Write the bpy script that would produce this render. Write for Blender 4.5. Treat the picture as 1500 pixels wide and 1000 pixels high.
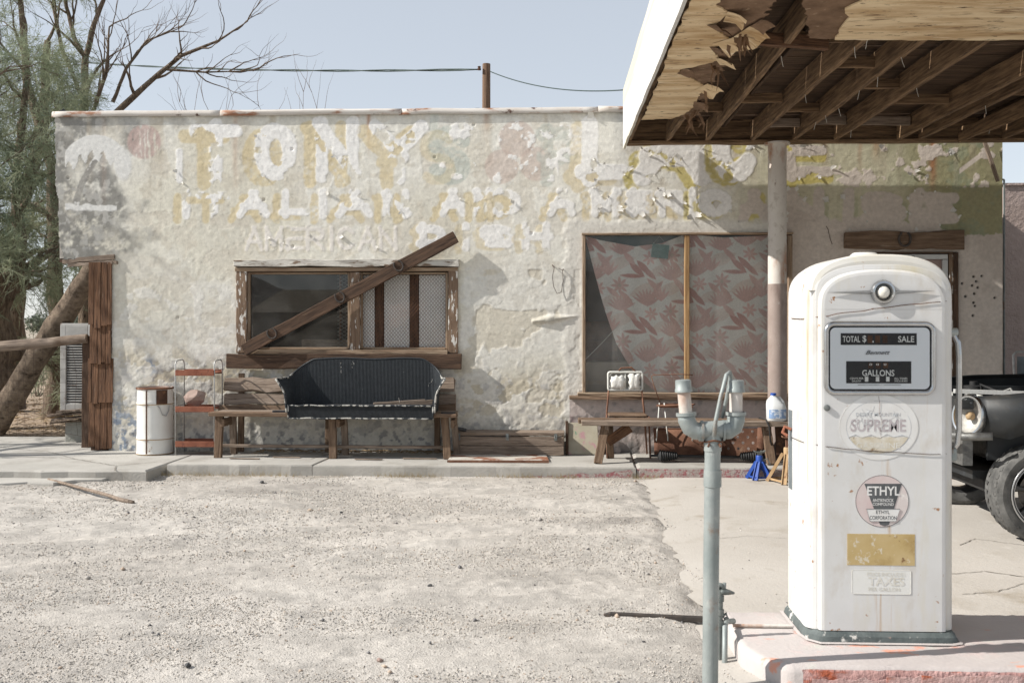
import bpy, math, random
import numpy as np
from mathutils import Vector, Matrix, Euler

random.seed(7)
for o in list(bpy.data.objects):
    bpy.data.objects.remove(o)
scene = bpy.context.scene
C = scene.collection

# ------------------------------------------------------------------ camera
F, CX, HY, HC = 1458.0, 750.0, 472.0, 1.5
TH = math.atan(60.0 / F)
cam_d = bpy.data.cameras.new('camera')
cam = bpy.data.objects.new('camera', cam_d)
C.objects.link(cam)
cam.location = (0, 0, HC)
cam.rotation_euler = (math.pi / 2, 0, TH)
cam_d.sensor_width = 36.0
cam_d.lens = 36.0 * F / 1500.0
cam_d.shift_y = -(500.0 - HY) / 1500.0
cam_d.clip_start = 0.05
cam_d.clip_end = 6000.0
cam_d.dof.use_dof = True
cam_d.dof.focus_distance = 10.0
cam_d.dof.aperture_fstop = 8.0
scene.camera = cam

# ------------------------------------------------------------------ light
SUN_EL = math.radians(37.0)
SUN_A = math.radians(12.0)          # angle between the sun's azimuth and the cafe front
to_sun = Vector((-math.cos(SUN_A) * math.cos(SUN_EL), -math.sin(SUN_A) * math.cos(SUN_EL), math.sin(SUN_EL)))
world = bpy.data.worlds.new('World')
scene.world = world
world.use_nodes = True
wn = world.node_tree
wn.nodes.clear()
w_out = wn.nodes.new('ShaderNodeOutputWorld')
w_bg = wn.nodes.new('ShaderNodeBackground')
w_sky = wn.nodes.new('ShaderNodeTexSky')
w_sky.sky_type = 'NISHITA'
w_sky.sun_disc = False
w_sky.sun_elevation = SUN_EL
w_sky.sun_rotation = math.atan2(to_sun.x, to_sun.y)
w_sky.air_density = 1.0
w_sky.dust_density = 0.2
w_sky.ozone_density = 1.0
w_bg.inputs['Strength'].default_value = 0.13
w_hs = wn.nodes.new('ShaderNodeHueSaturation')      # dusty desert air: a paler, greyer blue
w_hs.inputs['Saturation'].default_value = 0.5
wn.links.new(w_sky.outputs[0], w_hs.inputs['Color'])
w_mx = wn.nodes.new('ShaderNodeMix')
w_mx.data_type = 'RGBA'
w_mx.inputs[0].default_value = 0.6
w_mx.inputs[7].default_value = (3.6, 3.9, 4.3, 1)
wn.links.new(w_hs.outputs[0], w_mx.inputs[6])
wn.links.new(w_mx.outputs[2], w_bg.inputs['Color'])
wn.links.new(w_bg.outputs[0], w_out.inputs['Surface'])
sun_d = bpy.data.lights.new('sun', 'SUN')
sun_d.energy = 5.0
sun_d.angle = math.radians(0.5)
sun_d.color = (1.0, 0.955, 0.89)
sun = bpy.data.objects.new('sun', sun_d)
C.objects.link(sun)
sun.location = to_sun * 40
sun.rotation_euler = to_sun.to_track_quat('Z', 'Y').to_euler()
scene.view_settings.view_transform = 'Standard'
scene.view_settings.look = 'None'
scene.view_settings.exposure = 0.40
scene.view_settings.gamma = 1.0
scene.render.engine = 'CYCLES'
scene.cycles.max_bounces = 8
scene.cycles.transparent_max_bounces = 16
scene.cycles.caustics_reflective = False
scene.cycles.caustics_refractive = False

# ------------------------------------------------------------------ places
D = 10.7        # the cafe front stands on the plane y = D
SW = 0.105      # height of the sidewalk
YK = 9.65       # front edge of the kerb


def P(px, py, Y):
    u, v = (px - CX) / F, (HY - py) / F
    dx, dy = math.cos(TH) * u - math.sin(TH), math.sin(TH) * u + math.cos(TH)
    t = Y / dy
    return Vector((t * dx, Y, HC + t * v))


def G(px, py, z=0.0):
    u, v = (px - CX) / F, (HY - py) / F
    dx, dy = math.cos(TH) * u - math.sin(TH), math.sin(TH) * u + math.cos(TH)
    t = (z - HC) / v
    return Vector((t * dx, t * dy, z))


def topix(X, Y, Z):
    r = np.asarray(X) * math.cos(TH) + np.asarray(Y) * math.sin(TH)
    d = -np.asarray(X) * math.sin(TH) + np.asarray(Y) * math.cos(TH)
    return CX + F * r / d, HY - F * (np.asarray(Z) - HC) / d


# ------------------------------------------------------------------ noise
_tabs = {}


def vn(x, y, seed=0):
    if seed not in _tabs:
        _tabs[seed] = np.random.RandomState(seed + 11).rand(256, 256)
    t = _tabs[seed]
    x = np.asarray(x, float)
    y = np.asarray(y, float)
    xi, yi = np.floor(x).astype(int), np.floor(y).astype(int)
    fx, fy = x - xi, y - yi
    fx, fy = fx * fx * (3 - 2 * fx), fy * fy * (3 - 2 * fy)
    a, b = t[yi & 255, xi & 255], t[yi & 255, (xi + 1) & 255]
    c, d = t[(yi + 1) & 255, xi & 255], t[(yi + 1) & 255, (xi + 1) & 255]
    return (a * (1 - fx) + b * fx) * (1 - fy) + (c * (1 - fx) + d * fx) * fy


def fbm(x, y, seed=0, octv=4):
    s, a, n = 0, 1.0, 0
    for i in range(octv):
        s = s + a * vn(np.asarray(x) * 2 ** i + 17.3 * i, np.asarray(y) * 2 ** i + 5.1 * i, seed + i)
        n += a
        a *= 0.5
    return s / n


def ss(a, b, x):
    t = np.clip((x - a) / (b - a), 0, 1)
    return t * t * (3 - 2 * t)


# ------------------------------------------------------------------ scene tree helpers
WM = {}


def put(o, M, parent=None):
    if parent is not None:
        o.parent = parent
        o.matrix_basis = WM[parent].inverted() @ M
    else:
        o.matrix_basis = M
    WM[o] = M.copy()
    return o


def tag(o, label, cat=None, group=None, kind=None):
    o['label'] = label
    if cat:
        o['category'] = cat
    if group:
        o['group'] = group
    if kind:
        o['kind'] = kind
    return o


def thing(name, label, cat, loc, group=None):
    o = bpy.data.objects.new(name, None)
    o.empty_display_size = 0.1
    C.objects.link(o)
    put(o, Matrix.Translation(Vector(loc)))
    return tag(o, label, cat, group)


def frame(origin, xdir, zhint):
    """matrix with local X along xdir and local Z near zhint"""
    x = Vector(xdir).normalized()
    z = Vector(zhint)
    y = z.cross(x)
    if y.length < 1e-6:
        y = Vector((0, 1, 0)).cross(x)
    y.normalize()
    z = x.cross(y).normalized()
    m = Matrix((x, y, z)).transposed().to_4x4()
    m.translation = Vector(origin)
    return m


class MB:
    """collects shapes into one mesh"""

    def __init__(self):
        self.v, self.f, self.mi = [], [], []
        self.cur = 0

    def add(self, vs, fs):
        n = len(self.v)
        self.v += [tuple(p) for p in vs]
        self.f += [tuple(i + n for i in f) for f in fs]
        self.mi += [self.cur] * len(fs)

    def box(self, c, s, M=None):
        vs = []
        for x in (-.5, .5):
            for y in (-.5, .5):
                for z in (-.5, .5):
                    p = Vector((x * s[0], y * s[1], z * s[2]))
                    if M is not None:
                        p = M @ p
                    vs.append(p + Vector(c))
        self.add(vs, [(0, 1, 3, 2), (4, 6, 7, 5), (0, 4, 5, 1), (2, 3, 7, 6), (0, 2, 6, 4), (1, 5, 7, 3)])

    def box2(self, a, b):
        a, b = Vector(a), Vector(b)
        self.box((a + b) / 2, [abs(b[i] - a[i]) for i in range(3)])

    def bar(self, a, b, w, t, up=(0, 0, 1)):
        a, b = Vector(a), Vector(b)
        M = frame((a + b) / 2, b - a, up)
        L = (b - a).length
        self.box((a + b) / 2, (L, t, w), M.to_3x3())

    def tube(self, pts, r, seg=8, cap=True, close=False):
        pts = [Vector(p) for p in pts]
        n = len(pts)
        rs = r if isinstance(r, (list, tuple)) else [r] * n
        t0 = (pts[1] - pts[0]).normalized()
        up = Vector((0, 0, 1)) if abs(t0.z) < 0.9 else Vector((1, 0, 0))
        nv = (up - t0 * up.dot(t0)).normalized()
        vs = []
        for i in range(n):
            if close:
                t = (pts[(i + 1) % n] - pts[i - 1]).normalized()
            elif i == 0:
                t = t0
            elif i == n - 1:
                t = (pts[-1] - pts[-2]).normalized()
            else:
                t = ((pts[i + 1] - pts[i]).normalized() + (pts[i] - pts[i - 1]).normalized())
                t = t.normalized() if t.length > 1e-6 else (pts[i + 1] - pts[i]).normalized()
            nv = nv - t * nv.dot(t)
            nv = nv.normalized() if nv.length > 1e-6 else t.orthogonal().normalized()
            bv = t.cross(nv)
            for k in range(seg):
                a = 2 * math.pi * k / seg
                vs.append(pts[i] + (nv * math.cos(a) + bv * math.sin(a)) * rs[i])
        fs = []
        m = n if close else n - 1
        for i in range(m):
            for k in range(seg):
                k2 = (k + 1) % seg
                j = (i + 1) % n
                fs.append((i * seg + k, i * seg + k2, j * seg + k2, j * seg + k))
        if cap and not close:
            fs.append(tuple(reversed(range(seg))))
            fs.append(tuple((n - 1) * seg + k for k in range(seg)))
        self.add(vs, fs)

    def lathe(self, prof, seg=24, M=None, ang=2 * math.pi):
        """prof: list of (r, h) about local Z"""
        vs, fs = [], []
        full = abs(ang - 2 * math.pi) < 1e-6
        ns = seg if full else seg + 1
        for r, h in prof:
            for k in range(ns):
                a = ang * k / seg
                p = Vector((r * math.cos(a), r * math.sin(a), h))
                vs.append(M @ p if M is not None else p)
        for i in range(len(prof) - 1):
            for k in range(seg):
                k2 = (k + 1) % ns
                fs.append((i * ns + k, i * ns + k2, (i + 1) * ns + k2, (i + 1) * ns + k))
        self.add(vs, fs)

    def prism(self, poly, M, t):
        """poly in local XY, extruded along local +Z by t"""
        n = len(poly)
        vs = [M @ Vector((p[0], p[1], 0)) for p in poly] + [M @ Vector((p[0], p[1], t)) for p in poly]
        fs = [tuple(reversed(range(n))), tuple(range(n, 2 * n))]
        fs += [(i, (i + 1) % n, (i + 1) % n + n, i + n) for i in range(n)]
        self.add(vs, fs)

    def grid(self, pts):
        """pts[i][j] -> quads"""
        n, m = len(pts), len(pts[0])
        vs = [p for row in pts for p in row]
        fs = [(i * m + j, i * m + j + 1, (i + 1) * m + j + 1, (i + 1) * m + j) for i in range(n - 1) for j in range(m - 1)]
        self.add(vs, fs)

    def mesh(self, name, smooth=None):
        me = bpy.data.meshes.new(name)
        me.from_pydata(self.v, [], self.f)
        if any(self.mi):
            me.polygons.foreach_set('material_index', self.mi)
        if smooth is not None:
            me.polygons.foreach_set('use_smooth', [True] * len(me.polygons))
            if smooth < 3.1:
                me.set_sharp_from_angle(angle=smooth)
        me.update()
        return me

    def build(self, name, mat, parent=None, smooth=None, origin=None, bevel=0, bseg=2):
        vs = np.array(self.v)
        c = Vector((vs.min(0) + vs.max(0)) / 2) if origin is None else Vector(origin)
        self.v = [tuple(p) for p in (vs - np.array(c))]
        me = self.mesh(name, smooth)
        for m in (mat if isinstance(mat, (list, tuple)) else [mat]):
            me.materials.append(m)
        o = bpy.data.objects.new(name, me)
        C.objects.link(o)
        put(o, Matrix.Translation(c), parent)
        if bevel:
            b = o.modifiers.new('bevel', 'BEVEL')
            b.width = bevel
            b.segments = bseg
            b.limit_method = 'ANGLE'
            b.angle_limit = 0.6
        return o


def mesh_np(name, verts, faces, mat, parent=None, smooth=False, cols=None, M=None):
    me = bpy.data.meshes.new(name)
    verts = np.asarray(verts, np.float32)
    faces = np.asarray(faces, np.int32)
    k = faces.shape[1]
    me.vertices.add(len(verts))
    me.vertices.foreach_set('co', verts.ravel())
    me.loops.add(faces.size)
    me.loops.foreach_set('vertex_index', faces.ravel())
    me.polygons.add(len(faces))
    me.polygons.foreach_set('loop_start', np.arange(0, faces.size, k, dtype=np.int32))
    me.polygons.foreach_set('loop_total', np.full(len(faces), k, np.int32))
    if smooth:
        me.polygons.foreach_set('use_smooth', np.ones(len(faces), bool))
    me.update(calc_edges=True)
    if cols is not None:
        a = me.attributes.new('Col', 'FLOAT_COLOR', 'POINT')
        a.data.foreach_set('color', np.c_[cols, np.ones(len(cols))].astype(np.float32).ravel())
    me.materials.append(mat)
    o = bpy.data.objects.new(name, me)
    C.objects.link(o)
    put(o, M if M is not None else Matrix.Identity(4), parent)
    return o


_rng = random.Random(3)


def plank(name, a, b, w, t, mat, parent=None, up=(0, 0, 1), rough=0.06, seg=9, taper=0.0):
    """a weathered board from a to b, its width along `up`, its edges and ends uneven"""
    a, b = Vector(a), Vector(b)
    L = (b - a).length
    M = frame((a + b) / 2, b - a, up)
    vs, fs = [], []
    for i in range(seg + 1):
        x = (i / seg - .5) * L
        k = 1 - taper * i / seg
        for (sy, sz) in ((-1, -1), (1, -1), (1, 1), (-1, 1)):
            jx = _rng.uniform(-1, 1) * rough * w * .25 if i in (0, seg) else 0
            jz = _rng.uniform(-1, 1) * rough * w * .5
            jy = _rng.uniform(-1, 1) * rough * t * .5
            vs.append((x + jx, sy * t / 2 + jy, sz * w / 2 * k + jz))
    for i in range(seg):
        for q in range(4):
            q2 = (q + 1) % 4
            fs.append((i * 4 + q, i * 4 + q2, (i + 1) * 4 + q2, (i + 1) * 4 + q))
    fs.append((3, 2, 1, 0))
    fs.append(tuple(seg * 4 + q for q in range(4)))
    me = bpy.data.meshes.new(name)
    me.from_pydata(vs, [], fs)
    me.materials.append(mat)
    o = bpy.data.objects.new(name, me)
    C.objects.link(o)
    put(o, M, parent)
    bv = o.modifiers.new('bevel', 'BEVEL')
    bv.width = min(0.004, t * .2)
    bv.segments = 1
    bv.limit_method = 'ANGLE'
    return o


def text_mesh(s, w, h, depth=0.001, bold=0.0, shear=0.0, space=1.0):
    cu = bpy.data.curves.new('lettering', 'FONT')
    cu.body = s
    cu.size = 1.0
    cu.extrude = 0.0
    cu.offset = bold
    cu.shear = shear
    cu.space_character = space
    cu.resolution_u = 3
    ob = bpy.data.objects.new('lettering', cu)
    C.objects.link(ob)
    dg = bpy.context.evaluated_depsgraph_get()
    dg.update()
    me = bpy.data.meshes.new_from_object(ob.evaluated_get(dg))
    bpy.data.objects.remove(ob)
    n = len(me.vertices)
    co = np.zeros(n * 3)
    me.vertices.foreach_get('co', co)
    co = co.reshape(-1, 3)
    mn, mx = co.min(0), co.max(0)
    s2 = np.array([w / max(mx[0] - mn[0], 1e-6), h / max(mx[1] - mn[1], 1e-6), 0])
    co = (co - (mn + mx) / 2) * s2
    me.vertices.foreach_set('co', co.ravel())
    me.update()
    return me


def text(s, c, w, h, mat, parent, name='lettering', face=(0, -1, 0), bold=0.0, shear=0.0, space=1.0, right=(1, 0, 0)):
    """flat print facing -Y by default"""
    me = text_mesh(s, w, h, bold=bold, shear=shear, space=space)
    me.materials.append(mat)
    o = bpy.data.objects.new(name, me)
    C.objects.link(o)
    n = Vector(face).normalized()
    r = Vector(right).normalized()
    u = n.cross(r)
    M = Matrix((r, u, n)).transposed().to_4x4()
    M.translation = Vector(c)
    put(o, M, parent)
    return o


# ------------------------------------------------------------------ materials
def mat(name, c1, c2=None, scale=4.0, rough=.8, metal=0.0, stretch=(1, 1, 1), layers=(), bump=.25, bscale=60.0,
        bstretch=None, attr=False, spec=.3, coat=0.0, detail=6.0, lo=.35, hi=.65, trans=0.0, bdist=0.01):
    m = bpy.data.materials.new(name)
    m.use_nodes = True
    nt = m.node_tree
    N, Lk = nt.nodes, nt.links
    b = N['Principled BSDF']
    tc = N.new('ShaderNodeTexCoord')
    oi = N.new('ShaderNodeObjectInfo')
    mul = N.new('ShaderNodeVectorMath')
    mul.operation = 'MULTIPLY_ADD'
    mul.inputs[1].default_value = (37.1, 19.7, 23.3)
    Lk.new(oi.outputs['Random'], mul.inputs[0])
    Lk.new(tc.outputs['Object'], mul.inputs[2])
    base = mul.outputs[0]

    def noise(sc, st, det=detail, off=0.0):
        mp = N.new('ShaderNodeMapping')
        mp.inputs['Scale'].default_value = st
        mp.inputs['Location'].default_value = (off, off * .7, off * 1.3)
        Lk.new(base, mp.inputs[0])
        n = N.new('ShaderNodeTexNoise')
        n.inputs['Scale'].default_value = sc
        n.inputs['Detail'].default_value = det
        n.inputs['Roughness'].default_value = .62
        Lk.new(mp.outputs[0], n.inputs['Vector'])
        return n.outputs[0]

    def ramp(sock, l, h):
        r = N.new('ShaderNodeMapRange')
        r.inputs['From Min'].default_value = l
        r.inputs['From Max'].default_value = h
        Lk.new(sock, r.inputs['Value'])
        return r.outputs[0]

    def mix(f, a, c):
        x = N.new('ShaderNodeMix')
        x.data_type = 'RGBA'
        if isinstance(f, float):
            x.inputs[0].default_value = f
        else:
            Lk.new(f, x.inputs[0])
        for s, q in ((6, a), (7, c)):
            if isinstance(q, tuple):
                x.inputs[s].default_value = (*q, 1)
            else:
                Lk.new(q, x.inputs[s])
        return x.outputs[2]

    c2 = c2 or c1
    if attr:
        at = N.new('ShaderNodeAttribute')
        at.attribute_name = 'Col'
        n = ramp(noise(scale, stretch), .3, .7)
        hs = N.new('ShaderNodeHueSaturation')
        mr = N.new('ShaderNodeMapRange')
        mr.inputs['To Min'].default_value = .86
        mr.inputs['To Max'].default_value = 1.1
        Lk.new(n, mr.inputs['Value'])
        Lk.new(mr.outputs[0], hs.inputs['Value'])
        Lk.new(at.outputs['Color'], hs.inputs['Color'])
        col = hs.outputs[0]
    else:
        col = mix(ramp(noise(scale, stretch), lo, hi), tuple(c1), tuple(c2))
    for i, ly in enumerate(layers):
        lc, lsc, l, h = ly[:4]
        st = ly[4] if len(ly) > 4 else (1, 1, 1)
        col = mix(ramp(noise(lsc, st, 7.0, 3.7 * (i + 1)), l, h), col, tuple(lc))
    Lk.new(col, b.inputs['Base Color'])
    b.inputs['Roughness'].default_value = rough
    b.inputs['Metallic'].default_value = metal
    b.inputs['Specular IOR Level'].default_value = spec
    if coat:
        b.inputs['Coat Weight'].default_value = coat
        b.inputs['Coat Roughness'].default_value = .15
    if bump:
        bn = N.new('ShaderNodeBump')
        bn.inputs['Strength'].default_value = bump
        bn.inputs['Distance'].default_value = bdist
        Lk.new(noise(bscale, bstretch or stretch, 4.0, 9.1), bn.inputs['Height'])
        Lk.new(bn.outputs[0], b.inputs['Normal'])
    if trans:
        tr = N.new('ShaderNodeBsdfTranslucent')
        Lk.new(col, tr.inputs['Color'])
        mx = N.new('ShaderNodeMixShader')
        mx.inputs[0].default_value = trans
        Lk.new(b.outputs[0], mx.inputs[1])
        Lk.new(tr.outputs[0], mx.inputs[2])
        Lk.new(mx.outputs[0], N['Material Output'].inputs['Surface'])
    return m


WX = (1.0, 14.0, 14.0)      # grain along local X
mt = {}
mt['wood_dark'] = mat('wood_dark', (.05, .03, .02), (.13, .078, .05), 3.0, .85, stretch=WX, bump=.7, bscale=9, lo=.35, hi=.7,
                      layers=[((.025, .016, .012), 5, .56, .66, WX), ((.25, .19, .14), 4, .64, .78, WX)])
mt['wood_grey'] = mat('wood_grey', (.16, .12, .09), (.31, .245, .195), 3.0, .9, stretch=WX, bump=.7, bscale=9,
                      layers=[((.07, .05, .038), 6, .58, .68, WX), ((.15, .105, .075), 2, .6, .7)])
mt['wood_brown'] = mat('wood_brown', (.11, .07, .046), (.22, .15, .10), 3.0, .88, stretch=WX, bump=.7, bscale=9,
                       layers=[((.06, .04, .03), 6, .58, .68, WX), ((.33, .27, .21), 3, .62, .75, WX)])
mt['shingle'] = mat('shingle', (.07, .036, .021), (.20, .105, .058), 4.0, .85, stretch=WX, bump=.8, bscale=10,
                    layers=[((.03, .018, .013), 5, .58, .68, WX), ((.33, .235, .165), 3, .62, .76, WX)])
mt['rafter'] = mat('rafter', (.085, .052, .031), (.27, .175, .10), 3.0, .85, stretch=WX, bump=.6, bscale=9,
                   layers=[((.035, .022, .016), 4, .6, .7, WX), ((.34, .25, .17), 5, .66, .8, WX)])
mt['deck'] = mat('deck', (.045, .028, .019), (.12, .078, .05), 3.0, .9, stretch=WX, bump=.6, bscale=9,
                 layers=[((.25, .16, .09), 4, .64, .76, WX)])
mt['old_white_wood'] = mat('old_white_wood', (.14, .09, .06), (.23, .16, .11), 3.0, .88, stretch=WX, bump=.7, bscale=9,
                           layers=[((.62, .60, .56), 7, .54, .57, (1, 4, 4))])
mt['white_trim'] = mat('white_trim', (.40, .375, .34), (.54, .52, .47), 3.0, .85, stretch=(1, 4, 4), bump=.8, bscale=14,
                       layers=[((.17, .12, .085), 6, .54, .60, (1, 5, 5))])
mt['amber_wood'] = mat('amber_wood', (.27, .15, .065), (.40, .26, .13), 3.0, .75, stretch=WX, bump=.5, bscale=9,
                       layers=[((.5, .45, .38), 5, .64, .7, WX)])
mt['frame_wood'] = mat('frame_wood', (.20, .13, .085), (.36, .28, .2), 3.0, .85, stretch=WX, bump=.6, bscale=9,
                       layers=[((.09, .06, .04), 5, .6, .68, WX)])
mt['ply'] = mat('ply', (.60, .44, .26), (.80, .66, .45), 1.6, .85, stretch=(1, 3, 1), bump=.4, bscale=12, lo=.3, hi=.7,
                layers=[((.42, .27, .13), 2.2, .48, .68, (.5, 2.4, 1)), ((.20, .115, .055), 4, .58, .70, (.6, 2.2, 1)), ((.09, .055, .03), 15, .60, .68, (.7, 2, 1)), ((.82, .72, .55), 5, .60, .72, (.5, 5, 1))])
mt['felt'] = mat('felt', (.13, .08, .05), (.24, .155, .10), 7, .95, bump=.9, bscale=30, layers=[((.35, .26, .18), 12, .62, .7)])
mt['white_fascia'] = mat('white_fascia', (.64, .635, .62), (.58, .575, .555), 2, .7, layers=[((.56, .52, .42), 1.3, .53, .62, (1, .12, 5)), ((.52, .47, .40), 3, .60, .72, (1, 2, .3)), ((.3, .2, .13), 16, .68, .72)], bump=.3, bscale=14)
mt['white_paint'] = mat('white_paint', (.66, .65, .61), (.58, .565, .52), 9, .75, bump=.3, bscale=40)
mt['pump_white'] = mat('pump_white', (.66, .66, .655), (.60, .595, .58), 3.0, .42, spec=.4, bump=.12, bscale=14, bdist=.004,
                       layers=[((.58, .52, .36), 4.5, .50, .76, (1, 1, .16)), ((.50, .45, .38), 9, .54, .85, (1, 1, .5)), ((.34, .18, .095), 15, .665, .69), ((.45, .29, .15), 13, .60, .72, (1, 1, .05)), ((.60, .38, .34), 4, .62, .80, (1, 1, .2))])
mt['pump_cap'] = mat('pump_cap', (.66, .655, .635), (.60, .58, .52), 3.5, .45, spec=.4, bump=.06, bscale=25, bdist=.004,
                     layers=[((.68, .62, .42), 5, .58, .78), ((.45, .28, .16), 22, .68, .73)])
mt['dial_white'] = mat('dial_white', (.78, .80, .83), (.74, .77, .80), 4, .35, bump=0)
mt['black_print'] = mat('black_print', (.018, .018, .02), (.028, .028, .03), 8, .5, bump=0)
mt['white_print'] = mat('white_print', (.72, .72, .70), (.6, .6, .58), 60, .6, bump=0)
mt['chrome'] = mat('chrome', (.55, .56, .57), (.42, .42, .42), 8, .22, metal=1, bump=.05, layers=[((.22, .14, .09), 30, .68, .75)])
mt['galv'] = mat('galv', (.24, .27, .265), (.33, .355, .345), 6, .55, metal=.3, bump=.15, bscale=60,
                 layers=[((.24, .15, .10), 9, .60, .74), ((.42, .43, .41), 14, .60, .75)])
mt['galv_dark'] = mat('galv_dark', (.13, .15, .145), (.22, .23, .22), 10, .55, metal=.4, bump=.15, layers=[((.2, .12, .08), 14, .62, .72)])
mt['dark_steel'] = mat('dark_steel', (.05, .045, .042), (.09, .075, .065), 9, .6, metal=.3, layers=[((.16, .10, .07), 14, .56, .68)])
mt['rust'] = mat('rust', (.13, .062, .040), (.24, .125, .08), 6, .85, bump=.3, bscale=70, layers=[((.34, .22, .15), 9, .62, .74), ((.06, .035, .025), 7, .62, .72)])
mt['rust_red'] = mat('rust_red', (.20, .068, .040), (.29, .115, .07), 8, .8, bump=.3, layers=[((.10, .04, .03), 14, .6, .7)])
mt['rust_sheet'] = mat('rust_sheet', (.42, .38, .33), (.52, .49, .44), 5, .7, bump=.2, layers=[((.24, .10, .055), 5, .5, .58), ((.10, .05, .03), 9, .6, .68)])
mt['drum_white'] = mat('drum_white', (.76, .755, .72), (.70, .69, .65), 4, .55, bump=.1, layers=[((.34, .17, .08), 7, .66, .70), ((.5, .42, .3), 4, .62, .76)])
mt['drum_dark'] = mat('drum_dark', (.05, .028, .02), (.12, .06, .035), 9, .8, layers=[((.22, .11, .06), 8, .58, .68)])
mt['steel_wire'] = mat('steel_wire', (.34, .34, .33), (.46, .46, .45), 20, .5, metal=.4, bump=0)
mt['dark_wire'] = mat('dark_wire', (.05, .035, .03), (.12, .08, .06), 30, .7, bump=0)
mt['rust_wire'] = mat('rust_wire', (.17, .075, .04), (.07, .04, .03), 20, .8, bump=0)
mt['wicker_black'] = mat('wicker_black', (.016, .020, .024), (.032, .038, .044), 30, .5, spec=.4, bump=.3, bscale=120,
                         layers=[((.32, .33, .33), 26, .70, .74)])
mt['wicker_worn'] = mat('wicker_worn', (.30, .30, .28), (.48, .46, .42), 30, .8, bump=.4, bscale=90, layers=[((.03, .035, .04), 22, .48, .53)])
mt['leather_black'] = mat('leather_black', (.02, .02, .023), (.035, .035, .04), 12, .45, bump=.1)
mt['rock'] = mat('rock', (.26, .185, .16), (.38, .29, .25), 9, .9, bump=.6, bscale=30, layers=[((.15, .10, .09), 6, .58, .7)])
mt['dark_rock'] = mat('dark_rock', (.05, .05, .052), (.10, .10, .10), 20, .9, bump=.4)
mt['plastic_white'] = mat('plastic_white', (.70, .72, .72), (.66, .68, .69), 4, .4, bump=0)
mt['plastic_old'] = mat('plastic_old', (.66, .66, .62), (.56, .56, .52), 14, .6, bump=.1)
mt['plastic_blue'] = mat('plastic_blue', (.02, .07, .32), (.02, .08, .36), 4, .4, bump=0)
mt['label_blue'] = mat('label_blue', (.22, .32, .50), (.55, .6, .66), 30, .5, bump=0, lo=.5, hi=.55)
mt['jack_blue'] = mat('jack_blue', (.015, .055, .28), (.025, .08, .34), 8, .45, bump=.1, layers=[((.3, .3, .3), 25, .68, .73)])
mt['jack_tan'] = mat('jack_tan', (.36, .235, .12), (.44, .31, .18), 8, .7, bump=.2, layers=[((.2, .1, .05), 10, .6, .7)])
mt['black_rubber'] = mat('black_rubber', (.018, .018, .019), (.03, .03, .03), 12, .65, bump=.1)
mt['tyre'] = mat('tyre', (.06, .06, .058), (.15, .148, .142), 9, .85, bump=.2, layers=[((.03, .03, .03), 14, .58, .68)])
mt['car_black'] = mat('car_black', (.018, .02, .022), (.03, .032, .033), 3, .5, spec=.35, bump=.05, bscale=9, layers=[((.075, .07, .062), 5, .55, .8), ((.05, .06, .075), 2.5, .6, .75)])
mt['rim_black'] = mat('rim_black', (.03, .03, .032), (.05, .05, .05), 10, .4, spec=.5, bump=0)
mt['rim_line'] = mat('rim_line', (.5, .5, .5), (.42, .42, .42), 10, .3, metal=.8, bump=0)
mt['brake'] = mat('brake', (.12, .11, .10), (.2, .18, .16), 20, .5, metal=.6)
mt['lamp_white'] = mat('lamp_white', (.62, .60, .56), (.3, .28, .26), 12, .4, layers=[((.55, .22, .06), 9, .66, .74)], bump=.1)
mt['engine_grey'] = mat('engine_grey', (.10, .10, .10), (.22, .22, .21), 16, .5, metal=.5)
mt['cooler_metal'] = mat('cooler_metal', (.36, .35, .33), (.46, .45, .43), 6, .65, bump=.1, layers=[((.2, .13, .09), 7, .6, .7)])
mt['cooler_dark'] = mat('cooler_dark', (.05, .05, .048), (.09, .088, .08), 10, .7)
mt['bark'] = mat('bark', (.13, .093, .066), (.30, .23, .17), 5, .95, stretch=(5, 5, 1), bump=1.0, bscale=14, bdist=.06, layers=[((.06, .042, .03), 8, .56, .68, (4, 4, 1))])
mt['bark_log'] = mat('bark_log', (.15, .11, .08), (.32, .25, .185), 4, .95, stretch=(3, 3, 3), bump=1.0, bscale=24, bdist=.04, layers=[((.07, .05, .036), 9, .54, .66)])
mt['twig'] = mat('twig', (.12, .085, .065), (.20, .15, .12), 7, .9, bump=.2)
mt['needle'] = mat('needle', (.22, .25, .155), (.36, .385, .26), 1.3, .7, bump=0, trans=.35, layers=[((.15, .205, .15), 2.2, .5, .68)])
mt['needle_far'] = mat('needle_far', (.09, .115, .07), (.14, .165, .10), 2.2, .8, bump=0, trans=.2)
mt['pole_wood'] = mat('pole_wood', (.12, .075, .05), (.23, .15, .10), 4, .9, stretch=(12, 12, 1), bump=.5, bscale=10)
mt['cable'] = mat('cable', (.03, .055, .05), (.05, .07, .065), 20, .6, bump=0)
mt['coping'] = mat('coping', (.60, .57, .53), (.50, .45, .40), 2, .7, stretch=(1, 2, 2), bump=.2, layers=[((.30, .15, .09), 2.4, .55, .64, (1, 3, 3)), ((.10, .05, .035), 6, .62, .68)])
mt['column_white'] = mat('column_white', (.56, .52, .48), (.62, .59, .54), 4, .7, bump=.15, layers=[((.36, .19, .115), 5, .54, .70, (1, 1, .35)), ((.15, .07, .045), 11, .62, .70, (1, 1, .5)), ((.44, .40, .35), 14, .55, .7)])
mt['column_brown'] = mat('column_brown', (.27, .215, .19), (.33, .27, .24), 5, .55, bump=.1, layers=[((.5, .46, .42), 16, .64, .72), ((.2, .15, .13), 5, .56, .7, (1, 1, .3))])
mt['concrete'] = mat('concrete', (.45, .425, .385), (.53, .505, .46), 1.5, .9, bump=.3, bscale=50, layers=[((.36, .335, .30), 3, .56, .7), ((.23, .21, .185), 14, .70, .76)])
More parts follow.
